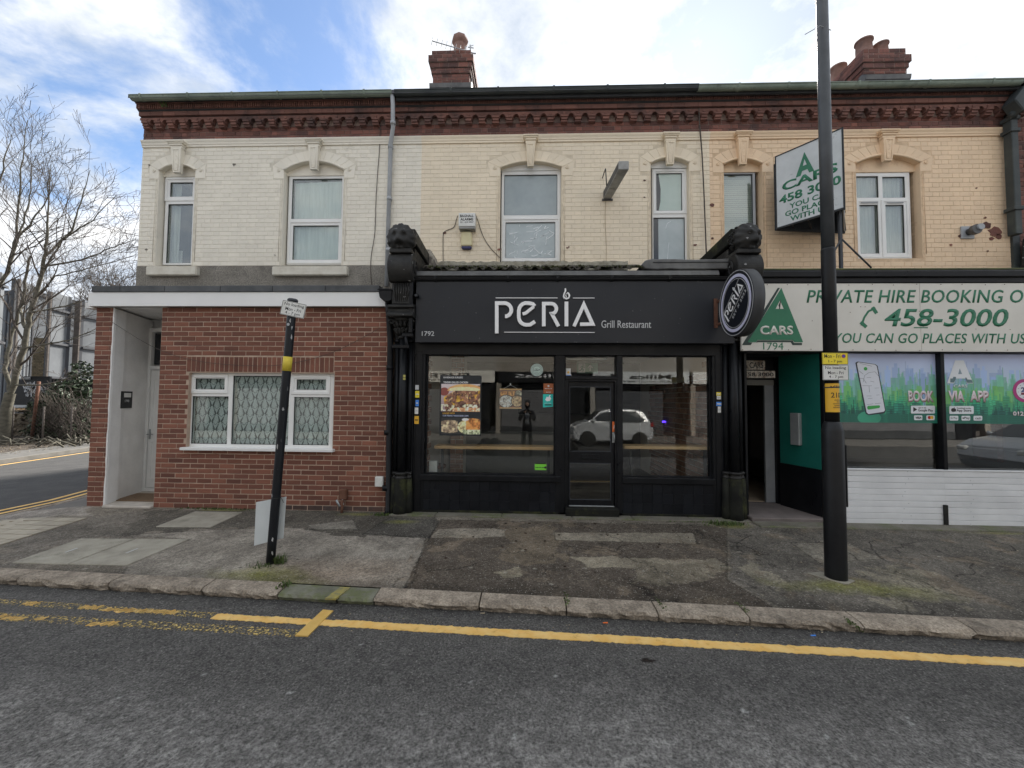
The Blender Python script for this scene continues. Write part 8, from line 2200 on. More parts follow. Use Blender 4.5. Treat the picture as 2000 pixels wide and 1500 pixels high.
# litter: leaves, droppings, stones
r = random.Random(14); mb = MB(); 
def bits(name, label, n, xr, yr, zf, smin, smax, m, seed, flat_=.3):
    r = random.Random(seed); mb = MB()
    for i in range(n):
        x = r.uniform(*xr); y = r.uniform(*yr)
        if callable(yr): pass
        s_ = r.uniform(smin, smax); z = float(zf(x, y)); k = r.randint(4, 6); a0 = r.uniform(0, 6)
        pts = [(x+s_*r.uniform(.6, 1.1)*math.cos(a0+6.283*j/k), y+s_*r.uniform(.4, .9)*math.sin(a0+6.283*j/k)) for j in range(k)]
        b0 = [(a, b_, z+.001) for a, b_ in pts]; t0 = [(x+(a-x)*.7, y+(b_-y)*.7, z+.001+s_*flat_) for a, b_ in pts]
        mb.add(b0+t0, [tuple(range(k, 2*k))]+[(j, (j+1) % k, (j+1) % k+k, j+k) for j in range(k)])
    return mb.build(name, m, None, label=label, cat='litter', kind='stuff')
m_leafd = pm('dead_leaf', (.035, .022, .014), (.06, .04, .025), 20, .9, rnd=.4); m_peb = pm('pebble', (.34, .32, .29), (.2, .19, .17), 30, .9, rnd=.4); m_palel = pm('pale_leaf', (.38, .33, .24), (.28, .22, .14), 30, .9, rnd=.3)
bits('dead_leaves', 'scattered dark dead leaves on the pavement before the restaurant', 46, (-1.0, 2.3), (4.1, 5.9), zp, .008, .026, m_leafd, 1, .5)
bits('grit', 'pale grit scattered along the pavement', 330, (-2.6, 7), (3.85, 5.75), zp, .003, .008, m_peb, 2, .5)
bits('pale_leaves', 'small pale leaf scraps on the pavement near the lamp post', 60, (2.6, 7.0), (4.0, 5.6), zp, .006, .015, m_palel, 3, .2)
bits('gutter_grit', 'grit and leaf scraps in the road channel beside the kerb', 160, (-4.6, 5), (3.22, 3.52), zr, .003, .009, m_palel, 4, .4)
bits('road_grit', 'loose stones and droppings on the road surface', 90, (-3.2, 3.6), (1.2, 3.2), zr, .003, .007, m_peb, 5, .4)
sc = G(1430, 1242, -.12)
for (px, py, m_, lb) in ((1588, 1243, m_blue, 'tiny blue sweet wrapper in the road channel near the lamp post'), (1182, 1218, m_orange, 'tiny orange scrap in the road channel below the right shop window'), (942, 1199, m_palel, 'short straw at the kerb below the left shop window')):
    x, y = G(px, py, -.12); MB().add([(x-.02, y-.005, float(zr(x, y))+.006), (x+.02, y-.008, float(zr(x, y))+.008), (x+.022, y+.006, float(zr(x, y))+.012), (x-.018, y+.007, float(zr(x, y))+.007)], [(0, 1, 2, 3)]).build('wrapper', m_, None, label=lb, cat='litter')
# ================================================================== BACKGROUND LEFT
def Yb(px): return 16+5.5*px/190.0
# sheet steel panels standing on the far side of the side road
def panel(px0, px1, label, zt_=None, zb_=2.3, rails=(), ribs=()):
    Y0, Y1 = Yb(px0), Yb(px1)
    x0_, x1_ = PX(px0, 640, Y0), PX(px1, 640, Y1)
    t = thing('steel_hoarding', label, 'hoarding', ((x0_+x1_)/2, (Y0+Y1)/2, zb_), 'grey steel hoarding panels beyond the side road')
    d = Vector((x1_-x0_, Y1-Y0)).normalized(); n_ = Vector((d.y, -d.x))
    zt_ = zt_ or 6.9
    MB().flat([(x0_, Y0), (x1_, Y1), (x1_-n_.x*.08, Y1-n_.y*.08), (x0_-n_.x*.08, Y0-n_.y*.08)], zb_, zt_).build('sheet', m_hoard, t)
    for z in rails:
        MB().flat([(x0_, Y0), (x1_, Y1), (x1_+n_.x*.12, Y1+n_.y*.12), (x0_+n_.x*.12, Y0+n_.y*.12)], z-.05, z+.05).build('rail', m_hoarddk, t)
    for f in ribs:
        a = Vector((x0_, Y0)).lerp(Vector((x1_, Y1)), f)
        MB().box(a.x-.04, a.x+.04, a.y-.16, a.y, zb_-.1, zt_).build('rib', m_hoarddk, t)
    return t
for args in ((-60, 4, 'grey steel hoarding panel at the very left edge behind the tree'), (28, 62, 'grey steel hoarding panel seen between the tree stems'), (97, 138, 'grey steel hoarding panel with dark rails right of the tree'), (160, 200, 'grey steel hoarding panel nearest the red brick corner')):
    panel(args[0], args[1], args[2], 6.95, PZ(100, 742, 18.5), rails=(6.1, 4.4, 2.7) if args[0] > 50 else (6.4, 4.0), ribs=(0.04, .93) if args[0] > 50 else (.85,))
def hpost(px, wpx, y0, y1, m, label, dY=-.2, zb_=None):
    Y = Yb(px)+dY; x = PX(px, 650, Y); w_ = wpx/FPX*Y
    t = thing('hoarding_post', label, 'post', (x, Y, 0), 'posts of the steel hoarding')
    MB().box(x-w_/2, x+w_/2, Y-.04, Y+.04, -.05 if zb_ is None else zb_, PZ(px, y0, Y)).build('post', m, t, .01)
    return t
hpost(150, 12, 588, 870, m_post2, 'thick brown timber post between two grey hoarding panels')
hpost(22, 8, 545, 870, m_hoarddk, 'dark steel post by the left tree stem')
hpost(31, 5, 545, 870, m_post2, 'slim timber post by the left tree stem')
hpost(95, 4, 570, 740, m_post2, 'slim pale post left of the third hoarding panel')
hpost(63, 3, 560, 740, m_hoarddk, 'thin dark post right of the second hoarding panel')
ix0, ix1 = PX(-90, 640, 27), PX(58, 640, 27)
IB = thing('industrial_building', 'long grey industrial building behind the hoarding panels at the left edge', 'building', ((ix0+ix1)/2, 27, 0))
MB().box(ix0, ix1, 27, 33, -.1, PZ(30, 575, 27)).build('wall', m_hoard, IB)
for k in range(14): MB().box(ix0+(ix1-ix0)*k/13-.04, ix0+(ix1-ix0)*k/13+.04, 26.94, 27, 0, PZ(30, 575, 27)).build('cladding_rib', m_hoarddk, IB)
MB().box(ix0-.1, ix1+.1, 26.9, 33.1, PZ(30, 575, 27), PZ(30, 568, 27)).build('roof_edge', m_hoarddk, IB)
# brick pillar with dark hoarding below
x0_, x1_ = PX(62, 700, 21), PX(90, 700, 21)
bpz = thing('brick_pillar', 'mossy brown brick pillar between the hoarding panels', 'pillar', ((x0_+x1_)/2, 21, 0))
MB().box(x0_, x1_, 21, 21.15, 0, PZ(75, 660, 21)).build('pillar', pm('mossy_brick', (.08, .07, .04), (.13, .10, .06), 8, .95, bump=.8, bscale=12), bpz)
mb = MB(); r = random.Random(4)
for j in range(46):
    z = j*.09
    for i in range(4):
        a = x0_+(x1_-x0_)*(i+(.5 if j % 2 else 0))/4; b_ = a+(x1_-x0_)/4-.02
        if b_ < x1_+.05 and z < PZ(75, 662, 21): mb.box(a, min(b_, x1_), 20.97, 21.02, z, z+.07)
mb.build('brickwork', pm('moss_brick_face', (.09, .075, .045), (.14, .11, .07), 8, .95, rnd=.3), bpz, kind='stuff')
Yh = 17.5
hx0, hx1 = PX(18, 760, Yh), PX(96, 760, Yh)
hb = thing('black_hoarding', 'low black hoarding with pale graffiti behind the tree', 'hoarding', ((hx0+hx1)/2, Yh, .8))
MB().box(hx0, hx1, Yh, Yh+.08, PZ(60, 799, Yh), PZ(60, 735, Yh)).build('board', m_black, hb)
MB().box(hx0+.3, PX(60, 738, Yh), Yh-.06, Yh, PZ(40, 741, Yh), PZ(40, 736, Yh)).build('rail', m_metalgrey, hb)
MB().box(hx0+.1, PX(57, 795, Yh), Yh-.06, Yh, PZ(40, 796, Yh), PZ(40, 791, Yh)).build('rail', m_metalgrey, hb)
MB().box(hx0, hx1+.1, Yh-.08, Yh+.1, PZ(60, 801.5, Yh), PZ(60, 798, Yh)).build('plank', m_wood, hb)
r = random.Random(21); mb = MB()
def scrib(x0f, x1f, y0f, y1f, n):
    for i in range(n):
        a = r.uniform(x0f, x1f); b_ = r.uniform(y0f, y1f); pts = []
        for k in range(6): pts.append(P(a+(x1f-x0f)*.22*math.sin(k*1.3+i)+k*.6, b_+(y1f-y0f)*.35*math.cos(k*1.7+i*2), Yh))
        mb.ribbon(pts, .045, Yh-.012, Yh-.002)
scrib(50, 72, 752, 772, 9); scrib(78, 86, 755, 765, 3); mb.build('graffiti', m_graf, hb)
hx2, hx3 = PX(96, 760, 18.2), PX(190, 760, 19.5)
hb2 = thing('black_hoarding', 'dark hoarding with pale graffiti partly hidden by ivy, right of the tree', 'hoarding', ((hx2+hx3)/2, 18.8, .8))
MB().flat([(hx2, 18.2), (hx3, 19.5), (hx3, 19.6), (hx2, 18.3)], PZ(120, 805, 18.6), PZ(120, 741, 18.6)).build('board', m_black, hb2)
mb = MB()
def scr2(x0f, x1f, y0f, y1f, n):
    for i in range(n):
        a = r.uniform(x0f, x1f); b_ = r.uniform(y0f, y1f); Y = 18.2+(a-96)/94*1.3-.03; pts = [P(a+3*math.sin(k*1.3+i)+k*.7, b_+8*math.cos(k*1.7+i*2), Y) for k in range(6)]; mb.ribbon(pts, .05, Y-.01, Y)
scr2(113, 122, 752, 764, 5); scr2(165, 178, 765, 790, 8); mb.build('graffiti', m_graf, hb2)
# rubble wall under the hoarding
lw = thing('rubble_wall', 'low broken brown wall and debris under the black hoarding', 'wall', (PX(50, 830, 17.2), 17.2, 0))
MB().box(PX(10, 830, 17.2), PX(100, 830, 17.2), 17.1, 17.5, 0, PZ(50, 808, 17.2)).build('wall', pm('brown_stone', (.10, .08, .055), (.17, .14, .10), 4, .95, bump=.9, bscale=8), lw)
mb = MB(); r = random.Random(6)
for i in range(70):
    x = r.uniform(PX(10, 830, 17), PX(100, 830, 17)); z = r.uniform(.0, 1.1); s_ = r.uniform(.08, .2); mb.box(x-s_, x+s_, 17.02, 17.12, z, z+.07)
mb.build('stones', pm('brown_stone_face', (.14, .11, .08), (.20, .17, .12), 4, .95, rnd=.35), lw, kind='stuff')
rp = thing('rusty_stake', 'thin rusty leaning stake in front of the black hoarding', 'stake', (PX(62, 857, 15.5), 15.5, 0))
MB().tube([p3d(62, 858, 15.5), p3d(76, 745, 15.5)], .055, 8).build('stake', m_rust, rp)
# chain link fence
fn = thing('chain_link_fence', 'sagging chain link fence in front of the ivy at the left', 'fence', (PX(110, 860, 14.6), 14.6, 0))
mb = MB(); Yf = 14.7
fxa, fxb = PX(14, 800, Yf), PX(172, 800, Yf+.8); zf0, zf1 = .02, 1.25; Lf = fxb-fxa; n = int(Lf/.13)
def fy(x): return Yf+.8*(x-fxa)/Lf
for i in range(-10, n):
    for sg in (1, -1):
        pts = []
        for t in (0, .25, .5, .75, 1):
            x = fxa+(i+(0 if sg > 0 else 10))*.13+sg*t*1.23; z = zf0+(zf1-zf0)*t-.07*math.sin(x*1.7)*t
            if fxa <= x <= fxb: pts.append((x, fy(x), z))
        if len(pts) > 1: mb.tube(pts, .006, 3, False)
mb.build('wire_mesh', m_twig, fn, kind='stuff')
for px in (18, 60, 100, 140, 170): x = PX(px, 860, Yf); MB().tube([(x, fy(x)+.02, -.05), (x, fy(x)+.02, 1.35)], .03, 6).build('post', m_post2, fn)
# fallen branches
mb = MB(); r = random.Random(17)
for i in range(46):
    x = r.uniform(-19.5, -15.8); y = r.uniform(13.2, 15.6); a = r.uniform(0, 6.28); ln = r.uniform(.3, 1.3); z = .0
    mb.tube([(x, y, z), (x+ln*.5*math.cos(a), y+ln*.25*math.sin(a), z+r.uniform(.02, .3)), (x+ln*math.cos(a), y+ln*.5*math.sin(a), z+r.uniform(0, .15))], [.035, .025, .012], 5)
mb.build('fallen_branches', m_bark, None, label='fallen branches and logs lying on the verge beyond the side road', cat='branches', kind='stuff')
mb = MB()
for i in range(900):
    x = r.uniform(-20, -14.9); y = 10.5+r.uniform(0, 5.5); 
    if x > -15.3-(y-10)*.18: continue
    s_ = r.uniform(.015, .05); z = -.03+r.uniform(0, .03); a = r.uniform(0, 3); mb.add([(x-s_*math.cos(a), y-s_*math.sin(a), z), (x+s_*.5, y-s_*.4, z+.02), (x+s_*math.cos(a), y+s_*math.sin(a), z+.01), (x-s_*.5, y+s_*.5, z+.02)], [(0, 1, 2, 3)])
mb.build('leaf_litter', m_palel, None, label='leaf litter on the verge beyond the side road', cat='leaf litter', kind='stuff')
# ivy thicket
r = random.Random(44); mb = MB()
def blob(cx_, cy_, cz_, rx, ry, rz_, n, s0=.05, s1=.10):
    for i in range(n):
        u = r.gauss(0, 1); v = r.gauss(0, 1); w_ = r.gauss(0, 1); l = math.sqrt(u*u+v*v+w_*w_) or 1; q = r.uniform(.55, 1.05)+.12*math.sin(5*u/l+3*w_/l)
        x, y, z = cx_+rx*u/l*q, cy_+ry*v/l*q, cz_+rz_*w_/l*q
        if z < 0: z = r.uniform(0, .15)
        s_ = r.uniform(s0, s1); a = Vector((r.gauss(0, 1), r.gauss(0, 1), r.gauss(0, 1))).normalized(); b_ = a.orthogonal().normalized(); c = a.cross(b_)
        P_ = Vector((x, y, z)); mb.add([P_-b_*s_, P_-c*s_*.6, P_+b_*s_, P_+c*s_*.6], [(0, 1, 2, 3)])
for (px, py, Y, rx, rz_, n) in ((118, 800, 16.3, .9, .85, 1300), (145, 815, 16.6, .9, .8, 1300), (168, 840, 16.6, .8, .6, 900), (100, 830, 16.0, .7, .5, 700), (128, 770, 16.8, .7, .6, 700), (180, 800, 17.2, .6, .9, 700), (150, 765, 17, .5, .5, 500), (160, 730, 17.6, .35, .6, 300), (110, 840, 16, 1.2, .5, 1200), (160, 855, 16.2, 1.1, .45, 900), (85, 800, 16.4, .5, .6, 500)):
    x, z = P(px, py, Y); blob(x, Y, z, rx, .5, rz_, n)
for i in range(500):
    pass
iv = mb.build('ivy_thicket', m_ivy, None, label='dark ivy thicket behind the chain link fence left of the corner house', cat='ivy', kind='stuff')
mb = MB()
for i in range(260):
    x, z = P(r.uniform(80, 182), r.uniform(775, 850), 15.7); a = r.uniform(-.8, .8); ln = r.uniform(.4, 1.3)
    mb.tube([(x, 15.7+r.uniform(-.3, .5), max(z-ln*.5, 0)), (x+ln*.3*a, 15.6, z), (x+ln*.8*a, 15.5, z+ln*.4)], .008, 3, False)
mb.build('bramble_stems', m_twig, None, label='tangle of bare bramble stems over the ivy at the left', cat='brambles', kind='stuff')

# ---------------------------------------------------------------- trees
def grow(mb, p, d, ln, r0, depth, rnd_, up=.25, curl=.0, tipr=.006, nmin=3):
    steps = max(3, int(ln/.35)); pts = [p]; rs = [r0]; dd = d.copy(); q = p.copy(); r1 = max(tipr, r0*.45)
    kids = []
    for i in range(steps):
        dd = (dd+Vector((rnd_.gauss(0, .09), rnd_.gauss(0, .09), rnd_.gauss(0, .06)+up*.10))).normalized()
        q = q+dd*(ln/steps); pts.append(q.copy()); rs.append(r0+(r1-r0)*(i+1)/steps)
        kids.append((q.copy(), dd.copy(), rs[-1]))
    mb.tube(pts, rs, 8 if r0 > .06 else 5 if r0 > .02 else 3, False)
    if depth <= 0: return
    n = rnd_.randint(nmin, nmin+2)+(2 if ln > 2 else 0)
    for k in range(n):
        t = rnd_.uniform(.25, 1.0) if k else 1.0
        c = kids[min(len(kids)-1, int(t*len(kids)))]
        a = rnd_.uniform(0, 6.283); perp = c[1].orthogonal().normalized(); perp.rotate(Matrix.Rotation(a, 3, c[1]))
        nd = (c[1]*rnd_.uniform(.75, 1.2)+perp*rnd_.uniform(.5, .95)).normalized()
        if nd.z < -.1: nd.z *= -.3
        grow(mb, c[0], nd.normalized(), ln*rnd_.uniform(.45, .72), c[2]*.62, depth-1, rnd_, up, curl, tipr, nmin)
def q3(px, py, Y): x, z = P(px, py, Y); return Vector((x, Y, z))
def guided(mbt, mbc, path, r0, r1, seed, kids=6, ln=2.0, depth=2, side=0):
    kids = int(kids*1.35)
    rnd_ = random.Random(seed); pts = []
    for i in range(len(path)-1):
        for t in np.linspace(0, 1, 5, endpoint=False): pts.append(path[i].lerp(path[i+1], t))
    pts.append(path[-1]); n = len(pts)
    pts = [p+Vector((rnd_.gauss(0, .012), rnd_.gauss(0, .02), 0)) if 0 < i < n-1 else p for i, p in enumerate(pts)]
    rs = [(r0+(r1-r0)*i/(n-1))*.8 for i in range(n)]
    mbt.tube(pts, rs, 10 if r0 > .05 else 6, False)
    for k in range(kids):
        i = int(n*(.15+.85*k/kids)); i = min(i, n-2); d = (pts[i+1]-pts[i]).normalized(); a = rnd_.uniform(0, 6.283)
        perp = d.orthogonal().normalized(); perp.rotate(Matrix.Rotation(a, 3, d)); perp.y *= .7
        nd = (d*.7+perp*.8+Vector((side*.3, 0, .15))).normalized()
        grow(mbc, pts[i], nd, ln*rnd_.uniform(.6, 1.1)*(1-.4*k/kids), rs[i]*.5, depth, rnd_, .5)
TA = thing('bare_tree', 'large bare tree with forked grey green trunk at the left edge', 'tree', tuple(q3(8, 868, 14.6)))
mt_, mc_ = MB(), MB(); Y = 14.6
base = q3(6, 872, Y); fork = q3(20, 768, Y)
mt_.tube([base, q3(9, 840, Y), q3(12, 800, Y), fork], [.20, .165, .155, .15], 14, False)
guided(mt_, mc_, [fork, q3(48, 680, Y), q3(56, 620, Y), q3(76, 555, Y), q3(88, 500, Y-.2), q3(91, 470, Y-.3)], .12, .05, 1, 7, 2.2, 2, 1)
guided(mt_, mc_, [q3(91, 470, Y-.3), q3(95, 420, Y-.3), q3(97, 330, Y-.4)], .055, .012, 2, 7, 1.7, 2)
guided(mt_, mc_, [q3(88, 500, Y-.2), q3(140, 450, Y), q3(158, 400, Y), q3(176, 332, Y)], .055, .012, 3, 7, 1.8, 2, 1)
guided(mt_, mc_, [q3(87, 520, Y-.2), q3(160, 508, Y-.5), q3(215, 485, Y-.6), q3(266, 468, Y-.8)], .045, .012, 4, 7, 1.8, 2, 1)
guided(mt_, mc_, [q3(76, 555, Y), q3(120, 470, Y), q3(180, 430, Y), q3(228, 380, Y)], .05, .012, 5, 8, 2.0, 2, 1)
guided(mt_, mc_, [q3(50, 640, Y), q3(38, 600, Y+.3), q3(70, 560, Y+.4)], .08, .03, 6, 4, 1.6, 2)
guided(mt_, mc_, [q3(47, 680, Y), q3(90, 672, Y-.3), q3(135, 665, Y-.5), q3(187, 642, Y-.6)], .05, .015, 7, 5, 1.5, 2, 1)
guided(mt_, mc_, [q3(53, 612, Y), q3(105, 602, Y-.3), q3(160, 590, Y-.5)], .045, .014, 27, 6, 1.5, 2, 1)
guided(mt_, mc_, [q3(30, 752, Y), q3(80, 752, Y-.4), q3(115, 745, Y-.5), q3(150, 730, Y-.6)], .045, .014, 8, 4, 1.0, 2, 1)
guided(mt_, mc_, [fork, q3(10, 720, Y), q3(22, 660, Y+.2), q3(40, 600, Y+.3), q3(50, 540, Y+.3), q3(60, 500, Y)], .09, .04, 9, 6, 1.8, 2)
guided(mt_, mc_, [q3(-30, 600, Y), q3(10, 540, Y), q3(28, 490, Y), q3(34, 420, Y), q3(42, 330, Y), q3(54, 235, Y)], .09, .012, 10, 10, 2.2, 2)
guided(mt_, mc_, [q3(28, 490, Y), q3(50, 420, Y), q3(62, 360, Y), q3(60, 310, Y)], .05, .012, 11, 6, 1.6, 2)
guided(mt_, mc_, [q3(30, 470, Y), q3(65, 430, Y), q3(95, 380, Y), q3(100, 320, Y)], .05, .012, 12, 6, 1.6, 2)
guided(mt_, mc_, [q3(-60, 520, Y), q3(-10, 400, Y), q3(5, 330, Y), q3(22, 262, Y)], .07, .012, 13, 8, 2.0, 2)
guided(mt_, mc_, [q3(60, 590, Y), q3(110, 540, Y-.4), q3(190, 520, Y-.6), q3(262, 500, Y-.8)], .04, .010, 15, 8, 1.6, 2, 1)
mt_.build('trunk', m_bark, TA); mc_.build('crown', m_twig, TA)
TB = thing('twiggy_tree', 'dense twiggy bare tree close behind the left corner of the white house', 'tree', tuple(q3(215, 800, 24)))
mt_, mc_ = MB(), MB(); rnd_ = random.Random(5)
b0 = Vector((PX(225, 700, 24), 24, 0)); mt_.tube([b0, b0+Vector((.1, 0, 3)), b0+Vector((.2, 0, 6))], [.22, .18, .13], 8, False); mt_.build('trunk', m_bark, TB)
for k in range(15):
    a = k*.9; z = 2.5+k*.33
    grow(mc_, b0+Vector((.15, 0, z)), Vector((math.cos(a)*.8, math.sin(a)*.5, .7)).normalized(), 2.6, .055, 3, rnd_, .45, tipr=.010, nmin=4)
mc_.build('crown', m_twig, TB)
TC = thing('far_tree', 'thin drooping birch like tree behind the dense twiggy one', 'tree', tuple(q3(262, 800, 34)))
mt_, mc_ = MB(), MB(); b0 = Vector((PX(285, 700, 34), 34, 0)); mt_.tube([b0, b0+Vector((0, 0, 8)), b0+Vector((.3, 0, 15))], [.25, .18, .06], 8, False); mt_.build('trunk', m_bark, TC)
for k in range(12):
    a = k*.9; z = 8+k*.7; grow(mc_, b0+Vector((.1, 0, z)), Vector((math.cos(a), math.sin(a)*.5, .4)).normalized(), 2.4, .04, 2, rnd_, -.3, tipr=.012)
mc_.build('crown', m_twig, TC)
# distant low row of bushes so the side road does not end in bare ground
mb = MB()
for i in range(16):
    blob(-24-i*1.6, 28+i*.9, 1.2, 1.6, .8, 1.6, 160, .15, .3)
mb.build('distant_hedge', m_ivy, None, label='dark distant hedge beyond the hoarding at the left', cat='hedge', kind='stuff')

# ================================================================== OPPOSITE SIDE OF THE STREET (seen in the glass)
MB().flat([(-40, -5.6), (40, -5.6), (40, -8.6), (-40, -8.6)], -.3, -.03).build('opposite_pavement', pm('opposite_pavement', (.12, .115, .105), (.16, .15, .14), 3, .9), kind='structure')
def opp_shop(x0, x1, label, mwall, shop_m, sign, sign_m, txt_m, wins, seed, sub=None):
    t = thing('opposite_shop', label, 'building', ((x0+x1)/2, -9, 0)); YF = -8.6
    mb = MB().box(x0, x1, YF-6, YF, 3.4, 7.0)
    MB().box(x0, x1, YF-.3, YF, 3.3, 6.9).build('wall', mwall, t)
    MB().box(x0, x1, YF-6, YF-5.8, 0, 6.9).build('rear_wall', mwall, t)
    MB().add([(x0, YF+.2, 6.9), (x1, YF+.2, 6.9), (x1, YF-3.2, 9.3), (x0, YF-3.2, 9.3), (x1, YF-6.2, 6.9), (x0, YF-6.2, 6.9)], [(0, 1, 2, 3), (3, 2, 4, 5)]).build('roof', m_roof, t)
    for (a, b_, c, d) in wins:
        w_ = MB().box(a-.06, b_+.06, YF, YF+.03, c-.06, d+.06).build('window', m_upvc, t)
        MB().box(a, (a+b_)/2-.03, YF+.02, YF+.04, c, d).build('pane', m_carglass, w_); MB().box((a+b_)/2+.03, b_, YF+.02, YF+.04, c, d).build('pane', m_carglass, w_)
        MB().box(a-.15, b_+.15, YF, YF+.1, c-.16, c-.06).build('window_sill', m_sill, w_)
    box('fascia', sign_m, x0+.1, x1-.1, YF-.1, YF+.12, 2.7, 3.3, t)
    box('shutter', shop_m, x0+.3, x1-1.4, YF-.2, YF-.05, .3, 2.7, t, 0)
    for k in range(18): MB().box(x0+.3, x1-1.4, YF-.05, YF-.04, .35+k*.13, .36+k*.13).build('shutter_rib', m_hoarddk, t)
    box('stall_riser', m_soffit, x0+.1, x1-1.4, YF-.2, YF-.02, 0, .4, t, 0)
    box('pilaster', mwall, x0, x0+.25, YF-.2, YF+.05, 0, 2.7, t, 0)
    box('shop_door', m_black, x1-1.3, x1-.3, YF-.2, YF-.1, 0, 2.3, t, 0)
    box('shop_head', m_black, x0+.1, x1-.1, YF-.25, YF-.05, 2.3, 2.75, t, 0)
    # lettering reads from the street side (normal +y): rotate about z by 180 degrees
    if sign:
        g_ = bpy.data.objects.new('sign_lettering', None); COL.objects.link(g_); g_.parent = t; g_.matrix_parent_inverse = wmat(t).inverted(); g_.location = ((x0+x1)/2, YF+.125, 0); g_.rotation_euler = (0, 0, math.pi); LOCAL.add(g_.name)
        text(sign, txt_m, -(x1-x0)*.30, (x1-x0)*.30, 2.95, 3.18, 0, g_, .01, bold=.02)
        if sub: text(sub, txt_m, -(x1-x0)*.36, (x1-x0)*.36, 2.78, 2.87, 0, g_, .01)
    return t
opp_shop(-8.5, -1.6, 'white signed shop across the road, reflected left in the restaurant window', m_opp2, m_shutter, 'ELITE LTD', m_cream, m_ink, [(-7.2, -5.9, 4.3, 5.7), (-4.3, -3.1, 4.3, 5.7)], 1, 'ELECTRICAL CONTRACTORS & SECURITY')
opp_shop(-1.6, 3.4, 'dark shop across the road, reflected in the restaurant door', m_opp, m_shutter, 'MilicaS', m_black, m_lightlet, [(-.8, .4, 4.3, 5.7), (1.6, 2.6, 4.3, 5.7)], 2)
opp_shop(3.4, 8.6, 'shop with script lettering across the road, reflected right in the restaurant window', m_opp2, m_hoarddk, 'Milica M', m_oldsign, m_ink, [(4.2, 5.2, 4.3, 5.6), (6.6, 7.4, 4.3, 5.6)], 3, 'HAIR AND BEAUTY')
opp_shop(8.6, 15, 'shop with a square sign across the road, reflected at the right', m_opp, m_shutter, 'TATTOO', m_wplate, m_ink, [(9.5, 10.8, 4.3, 5.6), (12.5, 13.6, 4.3, 5.6)], 4)
opp_shop(15, 23, 'plain shop at the far right across the road', m_opp2, m_shutter, '', m_black, m_ink, [(16.5, 17.8, 4.3, 5.6), (20, 21, 4.3, 5.6)], 5)
opp_shop(-24, -16, 'end shop at the far left across the road', m_opp2, m_shutter, '', m_black, m_ink, [(-22, -21, 4.3, 5.6), (-18.6, -17.6, 4.3, 5.6)], 7)
opp_shop(23, 32, 'end shop at the far right across the road', m_opp, m_shutter, '', m_black, m_ink, [(25, 26, 4.3, 5.6), (29, 30, 4.3, 5.6)], 8)
opp_shop(-16, -8.5, 'plain shop at the far left across the road', m_opp, m_shutter, '', m_black, m_ink, [(-14, -13, 4.3, 5.6), (-11, -10, 4.3, 5.6)], 6)

def car(name, label, m, x, y, flip=1, rotz=0, length=3.6):
    t = thing(name, label, 'car', (x, y, -.10)); LOCAL.add(t.name); t.rotation_euler = (0, 0, rotz)
    k = length/3.6
    side = [(-1.80, .30), (-1.82, .55), (-1.74, .80), (-1.45, .95), (-1.05, 1.02), (-.55, 1.43), (-.1, 1.53), (.7, 1.53), (1.35, 1.44), (1.62, 1.05), (1.76, .85), (1.78, .5), (1.72, .28), (1.55, .24), (-1.6, .24)]
    hw = [.62, .74, .78, .80, .78, .60, .56, .56, .56, .72, .78, .80, .76, .74, .72]
    n = len(side); vs = []
    lay = [1.0, .96, .0]
    for s_ in (-1, 1):
        vs += [(px_*k*flip, s_*h, pz) for (px_, pz), h in zip(side, hw)]
    inner = [(px_*.985*k*flip, pz) for (px_, pz) in side]
    fs = [(i, (i+1) % n, (i+1) % n+n, i+n) for i in range(n)]+[tuple(range(n-1, -1, -1)), tuple(range(n, 2*n))]
    MB().add(vs, fs).build('body', m, t, .05, seg=2)
    for s_ in (-1, 1):
        gl = [(-1.0, 1.03, .79), (-.52, 1.38, .635), (.12, 1.46, .60), (.12, 1.03, .80)]; gr = [(.2, 1.03, .80), (.2, 1.46, .60), (1.0, 1.43, .60), (1.38, 1.10, .74), (1.3, 1.03, .775)]
        for g_ in (gl, gr):
            q = [(a*k*flip, s_*(c+.012), b_) for a, b_, c in g_]; MB().add(q+[(a, b_-s_*.03, c) for a, b_, c in q], [tuple(range(len(q))), tuple(range(2*len(q)-1, len(q)-1, -1))]+[(i, (i+1) % len(q), (i+1) % len(q)+len(q), i+len(q)) for i in range(len(q))]).build('side_window', m_carglass, t)
        for wx in (-1.14, 1.16):
            w_ = MB().lathe([(.29, s_*.62), (.315, s_*.66), (.315, s_*.80), (.29, s_*.82)] if s_ > 0 else [(.29, -.82), (.315, -.80), (.315, -.66), (.29, -.62)], wx*k*flip, 0, 28, 'y', cz=.31).build('wheel', m_tyre, t)
            mb = MB().lathe([(.19, s_*.81-.005), (.19, s_*.81+.015)], wx*k*flip, 0, 20, 'y', cz=.31)
            mb.build('rim', m_rim, w_)
        MB().tube([((-.85*k)*flip, s_*.80, 1.06), (-.88*k*flip, s_*.90, 1.08)], [.05, .07], 8).build('mirror', m, t)
        MB().box(min(.05, .18)*flip*k, .18*flip*k, s_*.80, s_*.815, .86, .89).build('door_handle', m_rim, t)
        MB().box(-1.80*k*flip, -1.62*k*flip, s_*.50, s_*.74, .68, .80).build('headlight', m_wplate, t, .03)
        MB().box(1.66*k*flip, 1.78*k*flip, s_*.55, s_*.77, .80, .98).build('tail_light', m_redl, t, .02)
    MB().add([(-1.03*k*flip, -.70, 1.045), (-1.03*k*flip, .70, 1.045), (-.56*k*flip, .55, 1.44), (-.56*k*flip, -.55, 1.44)], [(0, 1, 2, 3)]).build('windscreen', m_carglass, t)
    return t
car('parked_car', 'small white hatchback parked across the road, reflected in the shop door', m_carw, 3.6, -4.75, 1, 0, 3.3)
car('parked_car', 'silver car parked off to the right, reflected in the taxi office window', m_cars, 13.4, 2.0, 1, rad(-3), 4.2)

